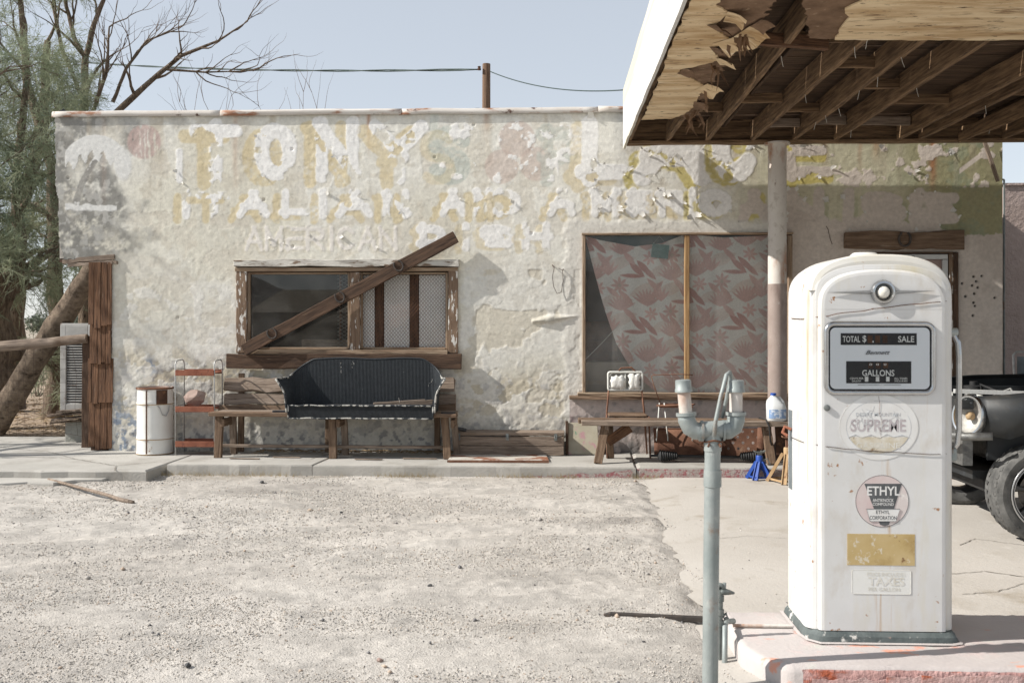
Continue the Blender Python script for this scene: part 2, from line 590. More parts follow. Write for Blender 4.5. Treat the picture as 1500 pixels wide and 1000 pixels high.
mt['concrete_rough'] = mat('concrete_rough', (.30, .30, .27), (.40, .39, .35), 6, .95, bump=.9, bscale=35)
mt['stucco_in'] = mat('stucco_in', (.46, .43, .38), (.40, .37, .33), 3, .9, bump=.3)
mt['stucco_pink'] = mat('stucco_pink', (.36, .285, .255), (.41, .33, .30), 4, .95, bump=1.0, bscale=22, bdist=.02)
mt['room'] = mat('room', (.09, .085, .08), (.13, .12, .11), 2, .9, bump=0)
mt['door_pink'] = mat('door_pink', (.30, .22, .20), (.34, .26, .24), 3, .8, bump=.1)
mt['metal_frame'] = mat('metal_frame', (.46, .46, .45), (.54, .54, .53), 5, .5, metal=.3, bump=.05)
mt['white_board'] = mat('white_board', (.68, .68, .66), (.60, .60, .57), 5, .7, bump=.05)
mt['interior_box'] = mat('interior_box', (.50, .46, .38), (.56, .52, .44), 5, .8, bump=.05)
mt['teal'] = mat('teal', (.10, .20, .19), (.16, .28, .26), 30, .7, bump=0, layers=[((.4, .5, .46), 40, .66, .7)])
mt['teal_cloth'] = mat('teal_cloth', (.05, .085, .095), (.07, .11, .12), 8, .9, bump=0)
mt['hill'] = mat('hill', (.14, .125, .115), (.20, .18, .16), .02, .95, bump=0)
mt['canvas_tan'] = mat('canvas_tan', (.34, .29, .22), (.40, .35, .28), 3, .9, bump=.1)
mt['decal_white'] = mat('decal_white', (.72, .72, .71), (.66, .65, .63), 9, .5, bump=0, layers=[((.60, .52, .46), 14, .64, .72)])
mt['decal_ring'] = mat('decal_ring', (.60, .585, .55), (.68, .67, .64), 20, .5, bump=0)
mt['decal_pink'] = mat('decal_pink', (.62, .56, .54), (.58, .46, .45), 9, .5, bump=0, layers=[((.36, .26, .24), 24, .66, .74), ((.75, .73, .70), 14, .6, .68)])
mt['decal_black'] = mat('decal_black', (.075, .08, .085), (.12, .125, .13), 18, .5, bump=0, layers=[((.62, .6, .58), 34, .66, .72)])
mt['decal_faded'] = mat('decal_faded', (.50, .47, .48), (.42, .36, .37), 24, .5, bump=0, layers=[((.66, .66, .65), 20, .60, .66)])
mt['decal_grey'] = mat('decal_grey', (.48, .52, .55), (.42, .40, .40), 24, .5, bump=0, layers=[((.74, .74, .73), 22, .58, .66)])
mt['decal_gold'] = mat('decal_gold', (.46, .34, .15), (.52, .40, .21), 7, .5, bump=.05, layers=[((.60, .54, .42), 40, .58, .64), ((.2, .11, .05), 22, .62, .68), ((.36, .25, .10), 8, .52, .7)])
mt['decal_tan'] = mat('decal_tan', (.52, .45, .32), (.66, .63, .56), 16, .55, bump=0, layers=[((.26, .17, .09), 22, .62, .70)])
mt['decal_plate'] = mat('decal_plate', (.73, .73, .71), (.69, .69, .65), 8, .45, bump=0)
mt['decal_sand'] = mat('decal_sand', (.60, .57, .49), (.70, .69, .65), 30, .5, bump=0)
mt['base_green'] = mat('base_green', (.075, .09, .09), (.13, .15, .147), 9, .7, bump=.3, layers=[((.6, .58, .54), 16, .60, .66), ((.5, .33, .28), 9, .68, .74)])
mt['dark_panel'] = mat('dark_panel', (.12, .14, .15), (.20, .22, .23), 6, .4, bump=0)
mt['knob_white'] = mat('knob_white', (.78, .76, .70), (.7, .67, .6), 20, .3, spec=.5, bump=0)
mt['far_green'] = mat('far_green', (.11, .13, .10), (.16, .175, .13), .2, .9, bump=0)
mt['pad_white'] = mat('pad_white', (.74, .73, .70), (.66, .65, .6), 20, .9, bump=.4)
mt['mural'] = mat('mural', (.36, .32, .24), (.42, .385, .30), 6, .8, layers=[((.42, .25, .26), 9, .56, .62), ((.13, .24, .17), 5, .62, .66)])
mt['pipe_chair'] = mt['steel_wire']

glass = bpy.data.materials.new('window_glass')
glass.use_nodes = True
_n, _l = glass.node_tree.nodes, glass.node_tree.links
_n.remove(_n['Principled BSDF'])
_t = _n.new('ShaderNodeBsdfTransparent')
_t.inputs[0].default_value = (.92, .94, .93, 1)
_g = _n.new('ShaderNodeBsdfGlossy')
_g.inputs['Roughness'].default_value = .01
_fr = _n.new('ShaderNodeFresnel')
_fr.inputs[0].default_value = 1.7
_d = _n.new('ShaderNodeBsdfDiffuse')
_d.inputs[0].default_value = (.5, .48, .44, 1)
_nz = _n.new('ShaderNodeTexNoise')
_nz.inputs['Scale'].default_value = 3.0
_nz.inputs['Detail'].default_value = 8
_mr = _n.new('ShaderNodeMapRange')
_mr.inputs['From Min'].default_value = .35
_mr.inputs['From Max'].default_value = .8
_mr.inputs['To Min'].default_value = .02
_mr.inputs['To Max'].default_value = .20
_m1, _m2 = _n.new('ShaderNodeMixShader'), _n.new('ShaderNodeMixShader')
_l.new(_nz.outputs[0], _mr.inputs[0])
_l.new(_mr.outputs[0], _m1.inputs[0])
_l.new(_t.outputs[0], _m1.inputs[1])
_l.new(_d.outputs[0], _m1.inputs[2])
_l.new(_fr.outputs[0], _m2.inputs[0])
_l.new(_m1.outputs[0], _m2.inputs[1])
_l.new(_g.outputs[0], _m2.inputs[2])
_l.new(_m2.outputs[0], _n['Material Output'].inputs[0])
mt['glass'] = glass
dusty = glass.copy()
dusty.name = 'dusty_glass'
for _q in dusty.node_tree.nodes:
    if _q.type == 'MAP_RANGE':
        _q.inputs['To Min'].default_value = .05
        _q.inputs['To Max'].default_value = .22
    if _q.type == 'BSDF_DIFFUSE':
        _q.inputs[0].default_value = (.78, .76, .72, 1)
    if _q.type == 'FRESNEL':
        _q.inputs[0].default_value = 1.38
    if _q.type == 'BSDF_TRANSPARENT':
        _q.inputs[0].default_value = (.98, .985, .98, 1)
mt['dusty_glass'] = dusty
cg = bpy.data.materials.new('clear_glass')
cg.use_nodes = True
_n, _l = cg.node_tree.nodes, cg.node_tree.links
_n.remove(_n['Principled BSDF'])
_t, _g, _fr, _m = _n.new('ShaderNodeBsdfTransparent'), _n.new('ShaderNodeBsdfGlossy'), _n.new('ShaderNodeFresnel'), _n.new('ShaderNodeMixShader')
_t.inputs[0].default_value = (.97, .98, .98, 1)
_g.inputs['Roughness'].default_value = .02
_fr.inputs[0].default_value = 1.14
_l.new(_fr.outputs[0], _m.inputs[0])
_l.new(_t.outputs[0], _m.inputs[1])
_l.new(_g.outputs[0], _m.inputs[2])
_l.new(_m.outputs[0], _n['Material Output'].inputs[0])
mt['clear_glass'] = cg
# ================================================================== the setting
def axis(lo, hi, step, far, grow=1.25):
    a = list(np.arange(lo, hi + 1e-6, step))
    s, x, left = step, lo, []
    while x > -far:
        s *= grow
        x -= s
        left.append(x)
    s, x, right = step, hi, []
    while x < far:
        s *= grow
        x += s
        right.append(x)
    return np.array(left[::-1] + a + right)


gx = axis(-5.2, 1.3, .024, 3200)
gy = axis(3.7, 9.8, .024, 3200)
GX, GY = np.meshgrid(gx, gy)

# left edge of the concrete apron, as (y, x) in metres
apr = [G(px, py) for px, py in ((934, 698), (948, 718), (962, 748), (978, 785), (995, 825), (1010, 858), (1024, 888), (1034, 915), (1046, 960), (1050, 1000))]
apr_y = np.array([p.y for p in apr][::-1])
apr_x = np.array([p.x for p in apr][::-1])


def apron_x(y):
    return np.interp(y, apr_y, apr_x)


ex = apron_x(GY) + (fbm(GX * 5, GY * 5, 40, 3) - .5) * .16
on_apron = ss(-.12, .06, GX - ex) * (GY < YK + .3)
n1 = fbm(GX * .9, GY * 1.6, 1, 4)
n2 = fbm(GX * 6, GY * 6, 2, 4)
n3 = fbm(GX * 26, GY * 26, 3, 2)
rip = vn(GX * 1.2 + GY * .6, GY * 4.2 - GX * .8 + 3 * n1, 60)
near = (np.abs(GX) < 12) & (GY < 16) & (GY > -5)
gz = (n1 - .5) * .05 + (n2 - .5) * .026 + (n3 - .5) * .014 + (rip - .5) * .03
# two shallow wheel tracks curving across the gravel
for off in (0.0, 1.15):
    tx = 6.9 + off * .6 + .22 * (GX + 1) - .05 * (GX + 1) ** 2
    dd = (GY - tx)
    gz -= .020 * np.exp(-(dd / .13) ** 2) - .012 * np.exp(-((np.abs(dd) - .2) / .06) ** 2)
gz = np.where(near, gz, 0) * (1 - on_apron) - .03 * on_apron
kerb_fade = ss(0, .35, np.abs(GY - YK + .0))
gz = np.where((GX > -5.3) & (GX < 6) & (GY > YK - .4), gz * kerb_fade, gz)
gz = np.where((GY > YK + .04) & (GX < 6.5), -.03 + .0 * gz, gz)
yard = (GX < -4.6) & (GY > 12.0)
gz = np.where(yard, .05 + (n1 - .5) * .12 + (n2 - .5) * .05, gz)
gz = np.where((GX > 6.5) | (GY > 40) | (GY < -8), 0.0, gz)
sand = np.array([.445, .412, .372])
pale = np.array([.505, .472, .43])
grey = np.array([.34, .318, .29])
dirt = np.array([.34, .26, .19])
t1 = ss(.38, .66, fbm(GX * .7 + 3, GY * 1.1, 7, 4))[..., None]
t2 = ss(.52, .68, fbm(GX * 4, GY * 7, 9, 4))[..., None]
col = sand * (1 - t1) + pale * t1
col = col * (1 - .55 * t2) + grey * .55 * t2
damp = (ss(.42, 0, YK - GY) * ss(.42, .58, fbm(GX * 2.2, GY * 5, 44, 4)) * (GY < YK + .05))[..., None]
col = col * (1 - .6 * damp) + np.array([.25, .215, .17]) * .6 * damp
oil = ss(.70, .80, fbm(GX * .8 + 11, GY * 1.2 + 4, 46, 5))[..., None]
col = col * (1 - .5 * oil) + np.array([.24, .22, .20]) * .5 * oil
trk = np.zeros_like(GX)
for off in (0.0, 1.15):
    tx = 6.9 + off * .6 + .22 * (GX + 1) - .05 * (GX + 1) ** 2
    trk = np.maximum(trk, np.exp(-((GY - tx) / .13) ** 2))
col = col * (1 - .35 * trk[..., None]) + np.array([.60, .555, .50]) * .35 * trk[..., None]
col = col * (.86 + .28 * n3[..., None])
col = np.where((yard | (GY > 12))[..., None], dirt * (.8 + .5 * n2[..., None]), col)
far_t = ss(20, 120, np.hypot(GX, GY))[..., None]
col = col * (1 - far_t) + np.array([.40, .345, .28]) * far_t
ny, nx = GX.shape
idx = np.arange(ny * nx).reshape(ny, nx)
q = np.stack([idx[:-1, :-1], idx[:-1, 1:], idx[1:, 1:], idx[1:, :-1]], -1).reshape(-1, 4)
mt['ground'] = mat('ground', (.5, .5, .5), attr=True, scale=30, rough=.95, bump=.9, bscale=90, bdist=.012)
ground = mesh_np('ground', np.stack([GX, GY, gz], -1).reshape(-1, 3), q, mt['ground'], smooth=True, cols=col.reshape(-1, 3))
tag(ground, 'pale sandy gravel yard in front of the cafe', kind='structure')


def ground_z(x, y):
    i = np.clip(np.searchsorted(gy, y), 0, ny - 1)
    j = np.clip(np.searchsorted(gx, x), 0, nx - 1)
    return gz[i, j]


# loose stones
rs = np.random.RandomState(5)
Ns = 170000
sy = 3.8 * (9.72 / 3.8) ** rs.rand(Ns)
sx = (rs.rand(Ns) - .5) * 2 * (sy * .58 + .2) - .3
keep = sx < apron_x(sy) + rs.randn(Ns) * .05 + np.where(rs.rand(Ns) < .012, rs.rand(Ns) * 1.3, 0)
dens = fbm(sx * 1.3, sy * 2.2, 21, 3)
for off in (0.0, 1.15):
    tx = 6.9 + off * .6 + .22 * (sx + 1) - .05 * (sx + 1) ** 2
    keep &= rs.rand(Ns) > .75 * np.exp(-((sy - tx) / .13) ** 2)
keep &= rs.rand(Ns) < ss(.34, .62, dens) * .95 + .06
sx, sy = sx[keep], sy[keep]
Ns = len(sx)
size = (.0021 + .0030 * rs.rand(Ns) ** 2) * (.55 + sy * .10)
big = rs.rand(Ns) < .0025
size = np.where(big, size * (2 + rs.rand(Ns) * 1.2), size)
octa = np.array([[1, 0, 0], [-1, 0, 0], [0, 1, 0], [0, -1, 0], [0, 0, 1], [0, 0, -1]], float)
of = np.array([[0, 2, 4], [2, 1, 4], [1, 3, 4], [3, 0, 4], [2, 0, 5], [1, 2, 5], [3, 1, 5], [0, 3, 5]])
ang = rs.rand(Ns) * 6.28
jit = 1 + (rs.rand(Ns, 6, 3) - .5) * .9
v = octa[None] * jit * size[:, None, None] * np.array([1.25, 1, .8])
ca, sa = np.cos(ang)[:, None], np.sin(ang)[:, None]
vx = v[..., 0] * ca - v[..., 1] * sa
vy = v[..., 0] * sa + v[..., 1] * ca
zz = np.where(sx < apron_x(sy) + .02, ground_z(sx, sy), .008)
v = np.stack([vx + sx[:, None], vy + sy[:, None], v[..., 2] + (zz + size * .35)[:, None]], -1)
pal = np.array([[.49, .46, .415], [.425, .39, .345], [.34, .32, .295], [.60, .56, .51], [.16, .155, .155], [.42, .335, .265]])
ci = rs.choice(6, Ns, p=[.30, .27, .16, .15, .05, .07])
ci = np.where(big, rs.choice([2, 4, 4, 5], Ns), ci)
sc = pal[ci] * (.85 + .3 * rs.rand(Ns, 1))
mt['stones'] = mat('stones', (.5, .5, .5), attr=True, scale=40, rough=.9, bump=0)
gravel = mesh_np('gravel', v.reshape(-1, 3), (of[None] + 6 * np.arange(Ns)[:, None, None]).reshape(-1, 3), mt['stones'], cols=np.repeat(sc, 6, 0))
tag(gravel, 'loose pale grey gravel scattered over the yard', kind='stuff')

# concrete apron under the canopy
mt['apron'] = mat('apron', (.44, .41, .37), (.49, .46, .42), 1.2, .92, bump=.35, bscale=45,
                  layers=[((.33, .29, .235), 1.1, .58, .66), ((.37, .335, .285), 1.7, .55, .72), ((.30, .27, .235), 9, .69, .76), ((.52, .49, .45), 5, .60, .75)])
yy = np.linspace(2.2, YK + .02, 90)
left = [(float(apron_x(y) + (fbm(y * 6, 0.3, 51, 4) - .5) * .22), float(y)) for y in yy]
b = MB()
rows = []
for (x0, y) in left:
    rows.append([Vector((x0 + (9.0 - x0) * (k / 14) ** 1.3, y, .006 if k else -.012)) for k in range(15)])
b.grid([list(r) for r in rows])
apron = b.build('concrete_apron', mt['apron'], smooth=1.0)
tag(apron, 'pale cracked concrete apron between gravel and pump island', kind='structure')
crk = mat('crack', (.16, .14, .12), (.22, .2, .17), 9, .95, bump=0)


def crack(pts, w, z, parent, seed):
    r = random.Random(seed)
    bb = MB()
    L, Rr = [], []
    fine = []
    for a, c in zip(pts[:-1], pts[1:]):
        n = max(2, int((Vector(c) - Vector(a)).length / .03))
        for i in range(n):
            t = i / n
            fine.append((a[0] + (c[0] - a[0]) * t + r.uniform(-1, 1) * .008, a[1] + (c[1] - a[1]) * t + r.uniform(-1, 1) * .008))
    fine.append(tuple(pts[-1][:2]))
    for i, p in enumerate(fine):
        d = Vector(fine[min(i + 1, len(fine) - 1)]) - Vector(fine[max(i - 1, 0)])
        nrm = Vector((-d.y, d.x)).normalized() * w * r.uniform(.3, 1) * .5
        L.append(Vector((p[0] + nrm.x, p[1] + nrm.y, z)))
        Rr.append(Vector((p[0] - nrm.x, p[1] - nrm.y, z)))
    bb.grid([L, Rr])
    return bb.build('crack', crk, parent)


crack([G(1395, 842), G(1440, 838), G(1500, 846)], .012, .0095, apron, 1)
crack([G(1405, 800), G(1428, 790), G(1500, 800)], .008, .0095, apron, 2)
crack([G(1410, 872), G(1460, 868), G(1500, 856)], .008, .0095, apron, 3)
crack([G(1050, 790), G(1100, 786), G(1152, 790)], .006, .0095, apron, 4)

# sidewalk: slabs with joints and cracks between them
mt['kerb_red'] = mat('kerb_red', (.44, .39, .36), (.36, .30, .28), 9, .9, bump=1.0, bscale=60, bdist=.015, layers=[((.34, .13, .14), 26, .46, .60), ((.48, .43, .40), 40, .56, .64)])
sidewalk = bpy.data.objects.new('sidewalk', None)
C.objects.link(sidewalk)
put(sidewalk, Matrix.Translation((0, YK, 0)))
tag(sidewalk, 'raised concrete sidewalk along the foot of the cafe wall', kind='structure')


def slab(name, poly, z0, z1, m, parent, red=False):
    bb = MB()
    n = len(poly)
    r = random.Random(n * 7 + int(poly[0][0] * 10))
    c = Vector((sum(p[0] for p in poly) / n, sum(p[1] for p in poly) / n, 0))
    top = [(p[0], p[1], z1 + r.uniform(-.003, .003)) for p in poly]
    bot = [(p[0], p[1], z0) for p in poly]
    inn = [(p[0] + (c.x - p[0]) * .012 , p[1] + (c.y - p[1]) * .03, z1) for p in poly]
    top = [(p[0], p[1], z1 - .014) for p in poly]
    bb.add(bot + top + inn, [tuple(range(2 * n, 3 * n))] +
           [(n + i, n + (i + 1) % n, 2 * n + (i + 1) % n, 2 * n + i) for i in range(n)])
    if red:
        bb.cur = 1
    bb.add(bot + top, [(i, (i + 1) % n, n + (i + 1) % n, n + i) for i in range(n)])
    return bb.build(name, [m, mt['kerb_red']], parent)


def wob(a, c, amp, n, seed):
    r = random.Random(seed)
    return [(a[0] + (c[0] - a[0]) * i / n + r.uniform(-amp, amp) * .3, a[1] + (c[1] - a[1]) * i / n + r.uniform(-amp, amp)) for i in range(n + 1)]


mt['sidewalk'] = mat('sidewalk', (.36, .345, .315), (.44, .42, .385), 1.6, .92, bump=.35, bscale=45,
                     layers=[((.29, .27, .24), 2.2, .52, .72), ((.2, .18, .155), 12, .66, .75)])
xs_ = [G(215, 690, SW).x, G(452, 684, SW).x, G(936, 690, SW).x, 6.0]
jt = [(.02, .06), (-.06, .10), (-.03, .04), (0, 0)]
for i in range(3):
    x0, x1 = xs_[i], xs_[i + 1]
    f = wob((x0 + .004, YK), (x1 - .004, YK), .008, 14, i)
    poly = f + [(x1 - .004 + jt[i + 1][1] * (.9 if i < 2 else 0), D - .002), (x0 + .004 + (jt[i][1] * .9 if i else 0), D - .002)]
    slab('slab', poly, -.06, SW - .002 * i, mt['sidewalk'], sidewalk, red=(i >= 2))
# broken walk to the left
p = [G(x, y, .10) for x, y in ((-160, 688), (-40, 688.6), (20, 688.2), (60, 688.9), (100, 688.3), (140, 688.8), (180, 688.4), (214, 688.6))]
slab('slab', [(q_.x, q_.y) for q_ in p] + [(xs_[0] - .004, D - .01), (-4.66, D - .01), (-4.7, 12.05), (-9.5, 12.0), (-9.5, p[0].y)], -.06, .098, mt['sidewalk'], sidewalk)
for k, pts in enumerate((((-60, 708), (-10, 706), (40, 703), (78, 704), (110, 700), (150, 699), (170, 694), (148, 690), (60, 691), (-60, 692)),)):
    slab('slab', [(G(x, y, .045).x, G(x, y, .045).y) for x, y in pts], -.05, .028 + .008 * k, mt['sidewalk'], sidewalk)
kp = MB()
tp, bt_ = [], []
for i in range(60):
    px_ = 740 + 190 * i / 59
    x = G(px_, 690, SW).x
    tp.append(Vector((x, YK - .010, max(.004, SW * (.12 + .75 * (i / 59) ** 1.5) + (float(fbm(i * .35, 2.2, 57, 3)) - .5) * .05 - .012))))
    bt_.append(Vector((x, YK - .010, -.02)))
kp.grid([bt_, tp])
kp.build('kerb_paint', mt['kerb_red'], sidewalk)
crack([G(455, 672, SW), G(470, 668, SW), G(487, 664, SW)], .012, SW + .004, sidewalk, 11)
crack([G(20, 668, .1), G(110, 672, .1), G(170, 682, .1), G(230, 676, .1)], .014, .104, sidewalk, 12)
crack([G(0, 655, .1), G(70, 661, .1), G(110, 672, .1)], .012, .104, sidewalk, 13)
crack([G(170, 682, .1), G(168, 690, .1)], .012, .104, sidewalk, 14)

# dry grass and grit along the kerb foot
Ng = 1500
gxx = rs.uniform(-4.2, 1.4, Ng)
clump = fbm(gxx * 2.2, gxx * 0, 33, 3)
kp = rs.rand(Ng) < ss(.45, .7, clump)
gxx = gxx[kp]
Ng = len(gxx)
gyy = YK - np.abs(rs.randn(Ng)) * .05 - .005
hh = .02 + .05 * rs.rand(Ng)
lx, ly = rs.randn(Ng) * .03, -np.abs(rs.randn(Ng)) * .03
vv = np.stack([np.stack([gxx - .002, gyy, np.zeros(Ng)], -1), np.stack([gxx + .002, gyy, np.zeros(Ng)], -1), np.stack([gxx + lx, gyy + ly, hh], -1)], 1)
mt['straw'] = mat('straw', (.42, .33, .19), (.5, .42, .27), 9, .9, bump=0)
gr = mesh_np('dry_grass', vv.reshape(-1, 3), np.arange(Ng * 3).reshape(-1, 3), mt['straw'])
tag(gr, 'short dry straw coloured grass along the kerb foot', kind='stuff')
# leaf litter under the bench
Nl = 700
lx = rs.uniform(-3.2, -.6, Nl)
ly = D - .02 - np.abs(rs.randn(Nl)) * .10
lz = np.full(Nl, SW + .006) + rs.rand(Nl) * .012 * np.exp(-(D - ly) * 8)
la = rs.rand(Nl) * 6.28
ll = .012 + .03 * rs.rand(Nl)
vv = np.stack([np.stack([lx - np.cos(la) * ll, ly - np.sin(la) * ll * .4, lz], -1), np.stack([lx + np.cos(la) * ll, ly + np.sin(la) * ll * .4, lz + .006], -1),
               np.stack([lx + np.sin(la) * .004, ly - np.cos(la) * .004, lz + .010], -1)], 1)
vv[:, :, 1] = np.minimum(vv[:, :, 1], D - .012)
mt['litter'] = mat('litter', (.19, .13, .075), (.34, .25, .15), 9, .9, bump=0)
lo_ = mesh_np('leaf_litter', vv.reshape(-1, 3), np.arange(Nl * 3).reshape(-1, 3), mt['litter'])
tag(lo_, 'brown leaf litter blown against the wall under the bench', kind='stuff')

# pump island
IH = .09
isl = [(.82, 4.88), (.82, 4.38), (.865, 4.24), (.965, 4.13), (4.2, 4.13), (4.2, 4.92), (.835, 4.92)]
mt['island'] = mat('island', (.44, .40, .385), (.50, .46, .44), 2, .9, bump=.3, bscale=40,
                   layers=[((.60, .30, .22), 3.3, .63, .67, (1, 2, 1)), ((.55, .44, .42), 3, .58, .7), ((.48, .47, .43), 6, .62, .72)])
mt['island_side'] = mat('island_side', (.40, .225, .205), (.48, .31, .29), 6, .9, bump=1.0, bscale=26, bdist=.02,
                        layers=[((.34, .095, .05), 3.6, .56, .62, (1, 1, 3)), ((.30, .32, .27), 2.1, .57, .62), ((.55, .49, .46), 4.5, .64, .67)])
bb = MB()
n = len(isl)
rr = [(.0, .0), (.035, -.02), (.022, -.006), (0.0, 0.0)]
cen = Vector((2.4, 4.34))


def off_poly(poly, d):
    out = []
    m = len(poly)
    for i in range(m):
        a, c, e = Vector(poly[i - 1]), Vector(poly[i]), Vector(poly[(i + 1) % m])
        n1_ = Vector(((c - a).y, -(c - a).x)).normalized()
        n2_ = Vector(((e - c).y, -(e - c).x)).normalized()
        nn = (n1_ + n2_).normalized()
        k = d / max(.35, nn.dot(n1_))
        out.append((c.x - nn.x * k, c.y - nn.y * k))
    return out


def dense(poly, step):
    out = []
    m = len(poly)
    for i in range(m):
        a, c = Vector(poly[i]), Vector(poly[(i + 1) % m])
        k = max(1, int((c - a).length / step))
        out += [tuple(a + (c - a) * j / k) for j in range(k)]
    return out


isl_d = dense(isl, .03)
r_ = random.Random(4)
rings = []
for d, z in ((0, -.05), (.0, IH - .03), (.006, IH - .014), (.018, IH - .003), (.034, IH)):
    rings.append([(x + r_.uniform(-.003, .003), y + r_.uniform(-.003, .003), z + (r_.uniform(-.003, .002) if z > 0 else 0)) for x, y in off_poly(isl_d, d)])
m_ = len(isl_d)
bb.cur = 1
bb.add(sum(rings, []), [(k * m_ + i, k * m_ + (i + 1) % m_, (k + 1) * m_ + (i + 1) % m_, (k + 1) * m_ + i) for k in range(4) for i in range(m_)] + [tuple(4 * m_ + i for i in range(m_))])
bb.mi = [1 if (k < 2 and rings[0][i][1] < 4.16 and rings[0][i][0] > 1.0) else 0 for k in range(4) for i in range(m_)] + [0]
island = bb.build('pump_island', [mt['island'], mt['island_side']], smooth=.9)
tag(island, 'raised pale concrete island with flaking red paint under the pump', kind='structure')
# thick flakes of red paint still clinging to the island's front
for k, (x0, x1, z0, z1) in enumerate(((1.06, 1.42, .0, .045), (1.36, 2.05, -.01, .055), (1.5, 1.9, .02, .066))):
    bb = MB()
    top, bot = [], []
    for i in range(26):
        x = x0 + (x1 - x0) * i / 25
        top.append(Vector((x, 4.125 - .004 * (k + 1), z1 + (fbm(x * 22, k, 71, 3) - .5) * .03)))
        bot.append(Vector((x, 4.123 - .004 * (k + 1), z0 - .03)))
    bb.grid([bot, top])
    o = bb.build('paint_flake', mat('island_red', (.42, .26, .24), (.50, .35, .33), 7, .85, bump=.9, bscale=30, bdist=.02,
                                    layers=[((.36, .10, .05), 3, .54, .6, (1, 1, 3))]), island)
    sol = o.modifiers.new('thick', 'SOLIDIFY')
    sol.thickness = .004

# distant hills and land
def ridge(name, label, x0, x1, Y, hfun, depth, seed, n=140):
    bb = MB()
    rows = []
    for j in range(7):
        t = j / 6
        row = []
        for i in range(n):
            x = x0 + (x1 - x0) * i / (n - 1)
            h = hfun((i / (n - 1))) * (.65 + .7 * float(fbm(i * .09, .3, seed, 4)))
            k = math.sin(t * math.pi) ** .8
            row.append(Vector((x, Y + depth * (t - .5), h * k * (1 + .25 * (float(fbm(i * .3, j * .9, seed + 5, 3)) - .5)) - .5)))
        rows.append(row)
    bb.grid(rows)
    o = bb.build(name, mt['hill'], smooth=3.14)
    return tag(o, label, kind='structure')


ridge('mountain_range', 'dark desert mountains across the road, reflected in the window', -520, 520, -900,
      lambda t: 30 + 26 * math.sin(t * 6.3 + .6) ** 2 + 14 * math.sin(t * 17), 160, 81)
ridge('far_hills', 'low hazy hills on the horizon behind the yard', -900, 500, 1500, lambda t: 5 + 4 * math.sin(t * 9) ** 2, 160, 91)
# ================================================================== the cafe
XL, XR = P(80, 300, D).x, P(1467, 300, D).x
ZT = P(700, 160, D).z
cafe = thing('cafe_building', 'long single storey stucco cafe with peeling painted lettering on its front', 'building', ((XL + XR) / 2, D, 0))
step = .0096
fx = np.arange(XL, XR + step, step)
fz = np.arange(SW - .03, ZT, step)
FX, FZ = np.meshgrid(fx, fz)
PX, PY = topix(FX, np.full_like(FX, D), FZ)
h = np.zeros_like(FX)
c_ = lambda *a: np.array(a)
CREAM, PALE, GREY = c_(.655, .63, .54), c_(.71, .695, .635), c_(.215, .21, .195)
YEL, WHITE, TEAL, PINK = c_(.60, .49, .27), c_(.775, .765, .74), c_(.47, .505, .46), c_(.46, .345, .315)
OLIVE, PRIMER, RUST, BLUE, MUST = c_(.30, .285, .165), c_(.56, .50, .445), c_(.36, .17, .085), c_(.19, .24, .32), c_(.50, .42, .11)
FC = np.zeros(FX.shape + (3,)) + CREAM


def blend(c, a):
    global FC
    a = np.clip(a, 0, 1)[..., None]
    FC = FC * (1 - a) + c * a


na = fbm(PX * .006, PY * .009, 101, 4)
nb = fbm(PX * .02, PY * .02, 102, 4)
nc = fbm(PX * .07, PY * .07, 103, 4)
nd = fbm(PX * .22, PY * .22, 104, 3)
ne = fbm(PX * .035 + 9, PY * .045, 105, 4)
blend(PALE, ss(.40, .62, na))
blend(c_(.60, .575, .50), .5 * ss(.5, .66, nb))
blend(c_(.53, .485, .40), .45 * ss(.56, .72, nc))
# old coats of paint flaked off in crisp edged patches
pA = fbm(PX * .03 + 70, PY * .034, 261, 6)
pB = fbm(PX * .055 + 20, PY * .06, 271, 5)
patch = ss(.545, .552, pA) * (PY > 170)
blend(c_(.585, .545, .465), patch * .45)
patch2 = ss(.60, .605, pB)
patch2 = patch2 * ss(385, 430, PY)
blend(c_(.70, .685, .64), patch2 * .6)
h += patch2 * .0014 - patch * .0012
for k_ in range(26):       # hairline cracks in the render
    cxk, cyk, ak = rs.uniform(90, 1450), rs.uniform(170, 640), rs.uniform(0, 6.28)
    for s_k in range(14):
        m_k = np.exp(-((PX[:, :] - cxk) ** 2 + (PY - cyk) ** 2) / 1.3) if False else None
        i0, j0 = int(np.clip(np.searchsorted(-PY[:, 5], -cyk), 4, FX.shape[0] - 5)), int(np.clip(np.searchsorted(PX[100], cxk), 4, FX.shape[1] - 5))
        sl_k = (slice(i0 - 3, i0 + 4), slice(j0 - 3, j0 + 4))
        m_k = ss(1.9, .7, np.hypot(PX[sl_k] - cxk, PY[sl_k] - cyk))
        FC[sl_k] = FC[sl_k] * (1 - .45 * m_k[..., None]) + c_(.30, .27, .23) * .45 * m_k[..., None]
        h[sl_k] -= m_k * .0012
        ak += rs.randn() * .5
        cxk, cyk = cxk + 2.4 * math.cos(ak), cyk + 2.4 * math.sin(ak)
# towards the right the old wall is a greenish olive
right = ss(1000, 1200, PX + (nb - .5) * 120)
blend(c_(.50, .475, .335), right * .85 * (PY < 345))
blend(OLIVE, ss(1230, 1400, PX + (nb - .5) * 160) * .9 * (PY < 350))
blend(c_(.27, .30, .21), ss(.5, .62, ne) * ss(1250, 1400, PX) * .7)
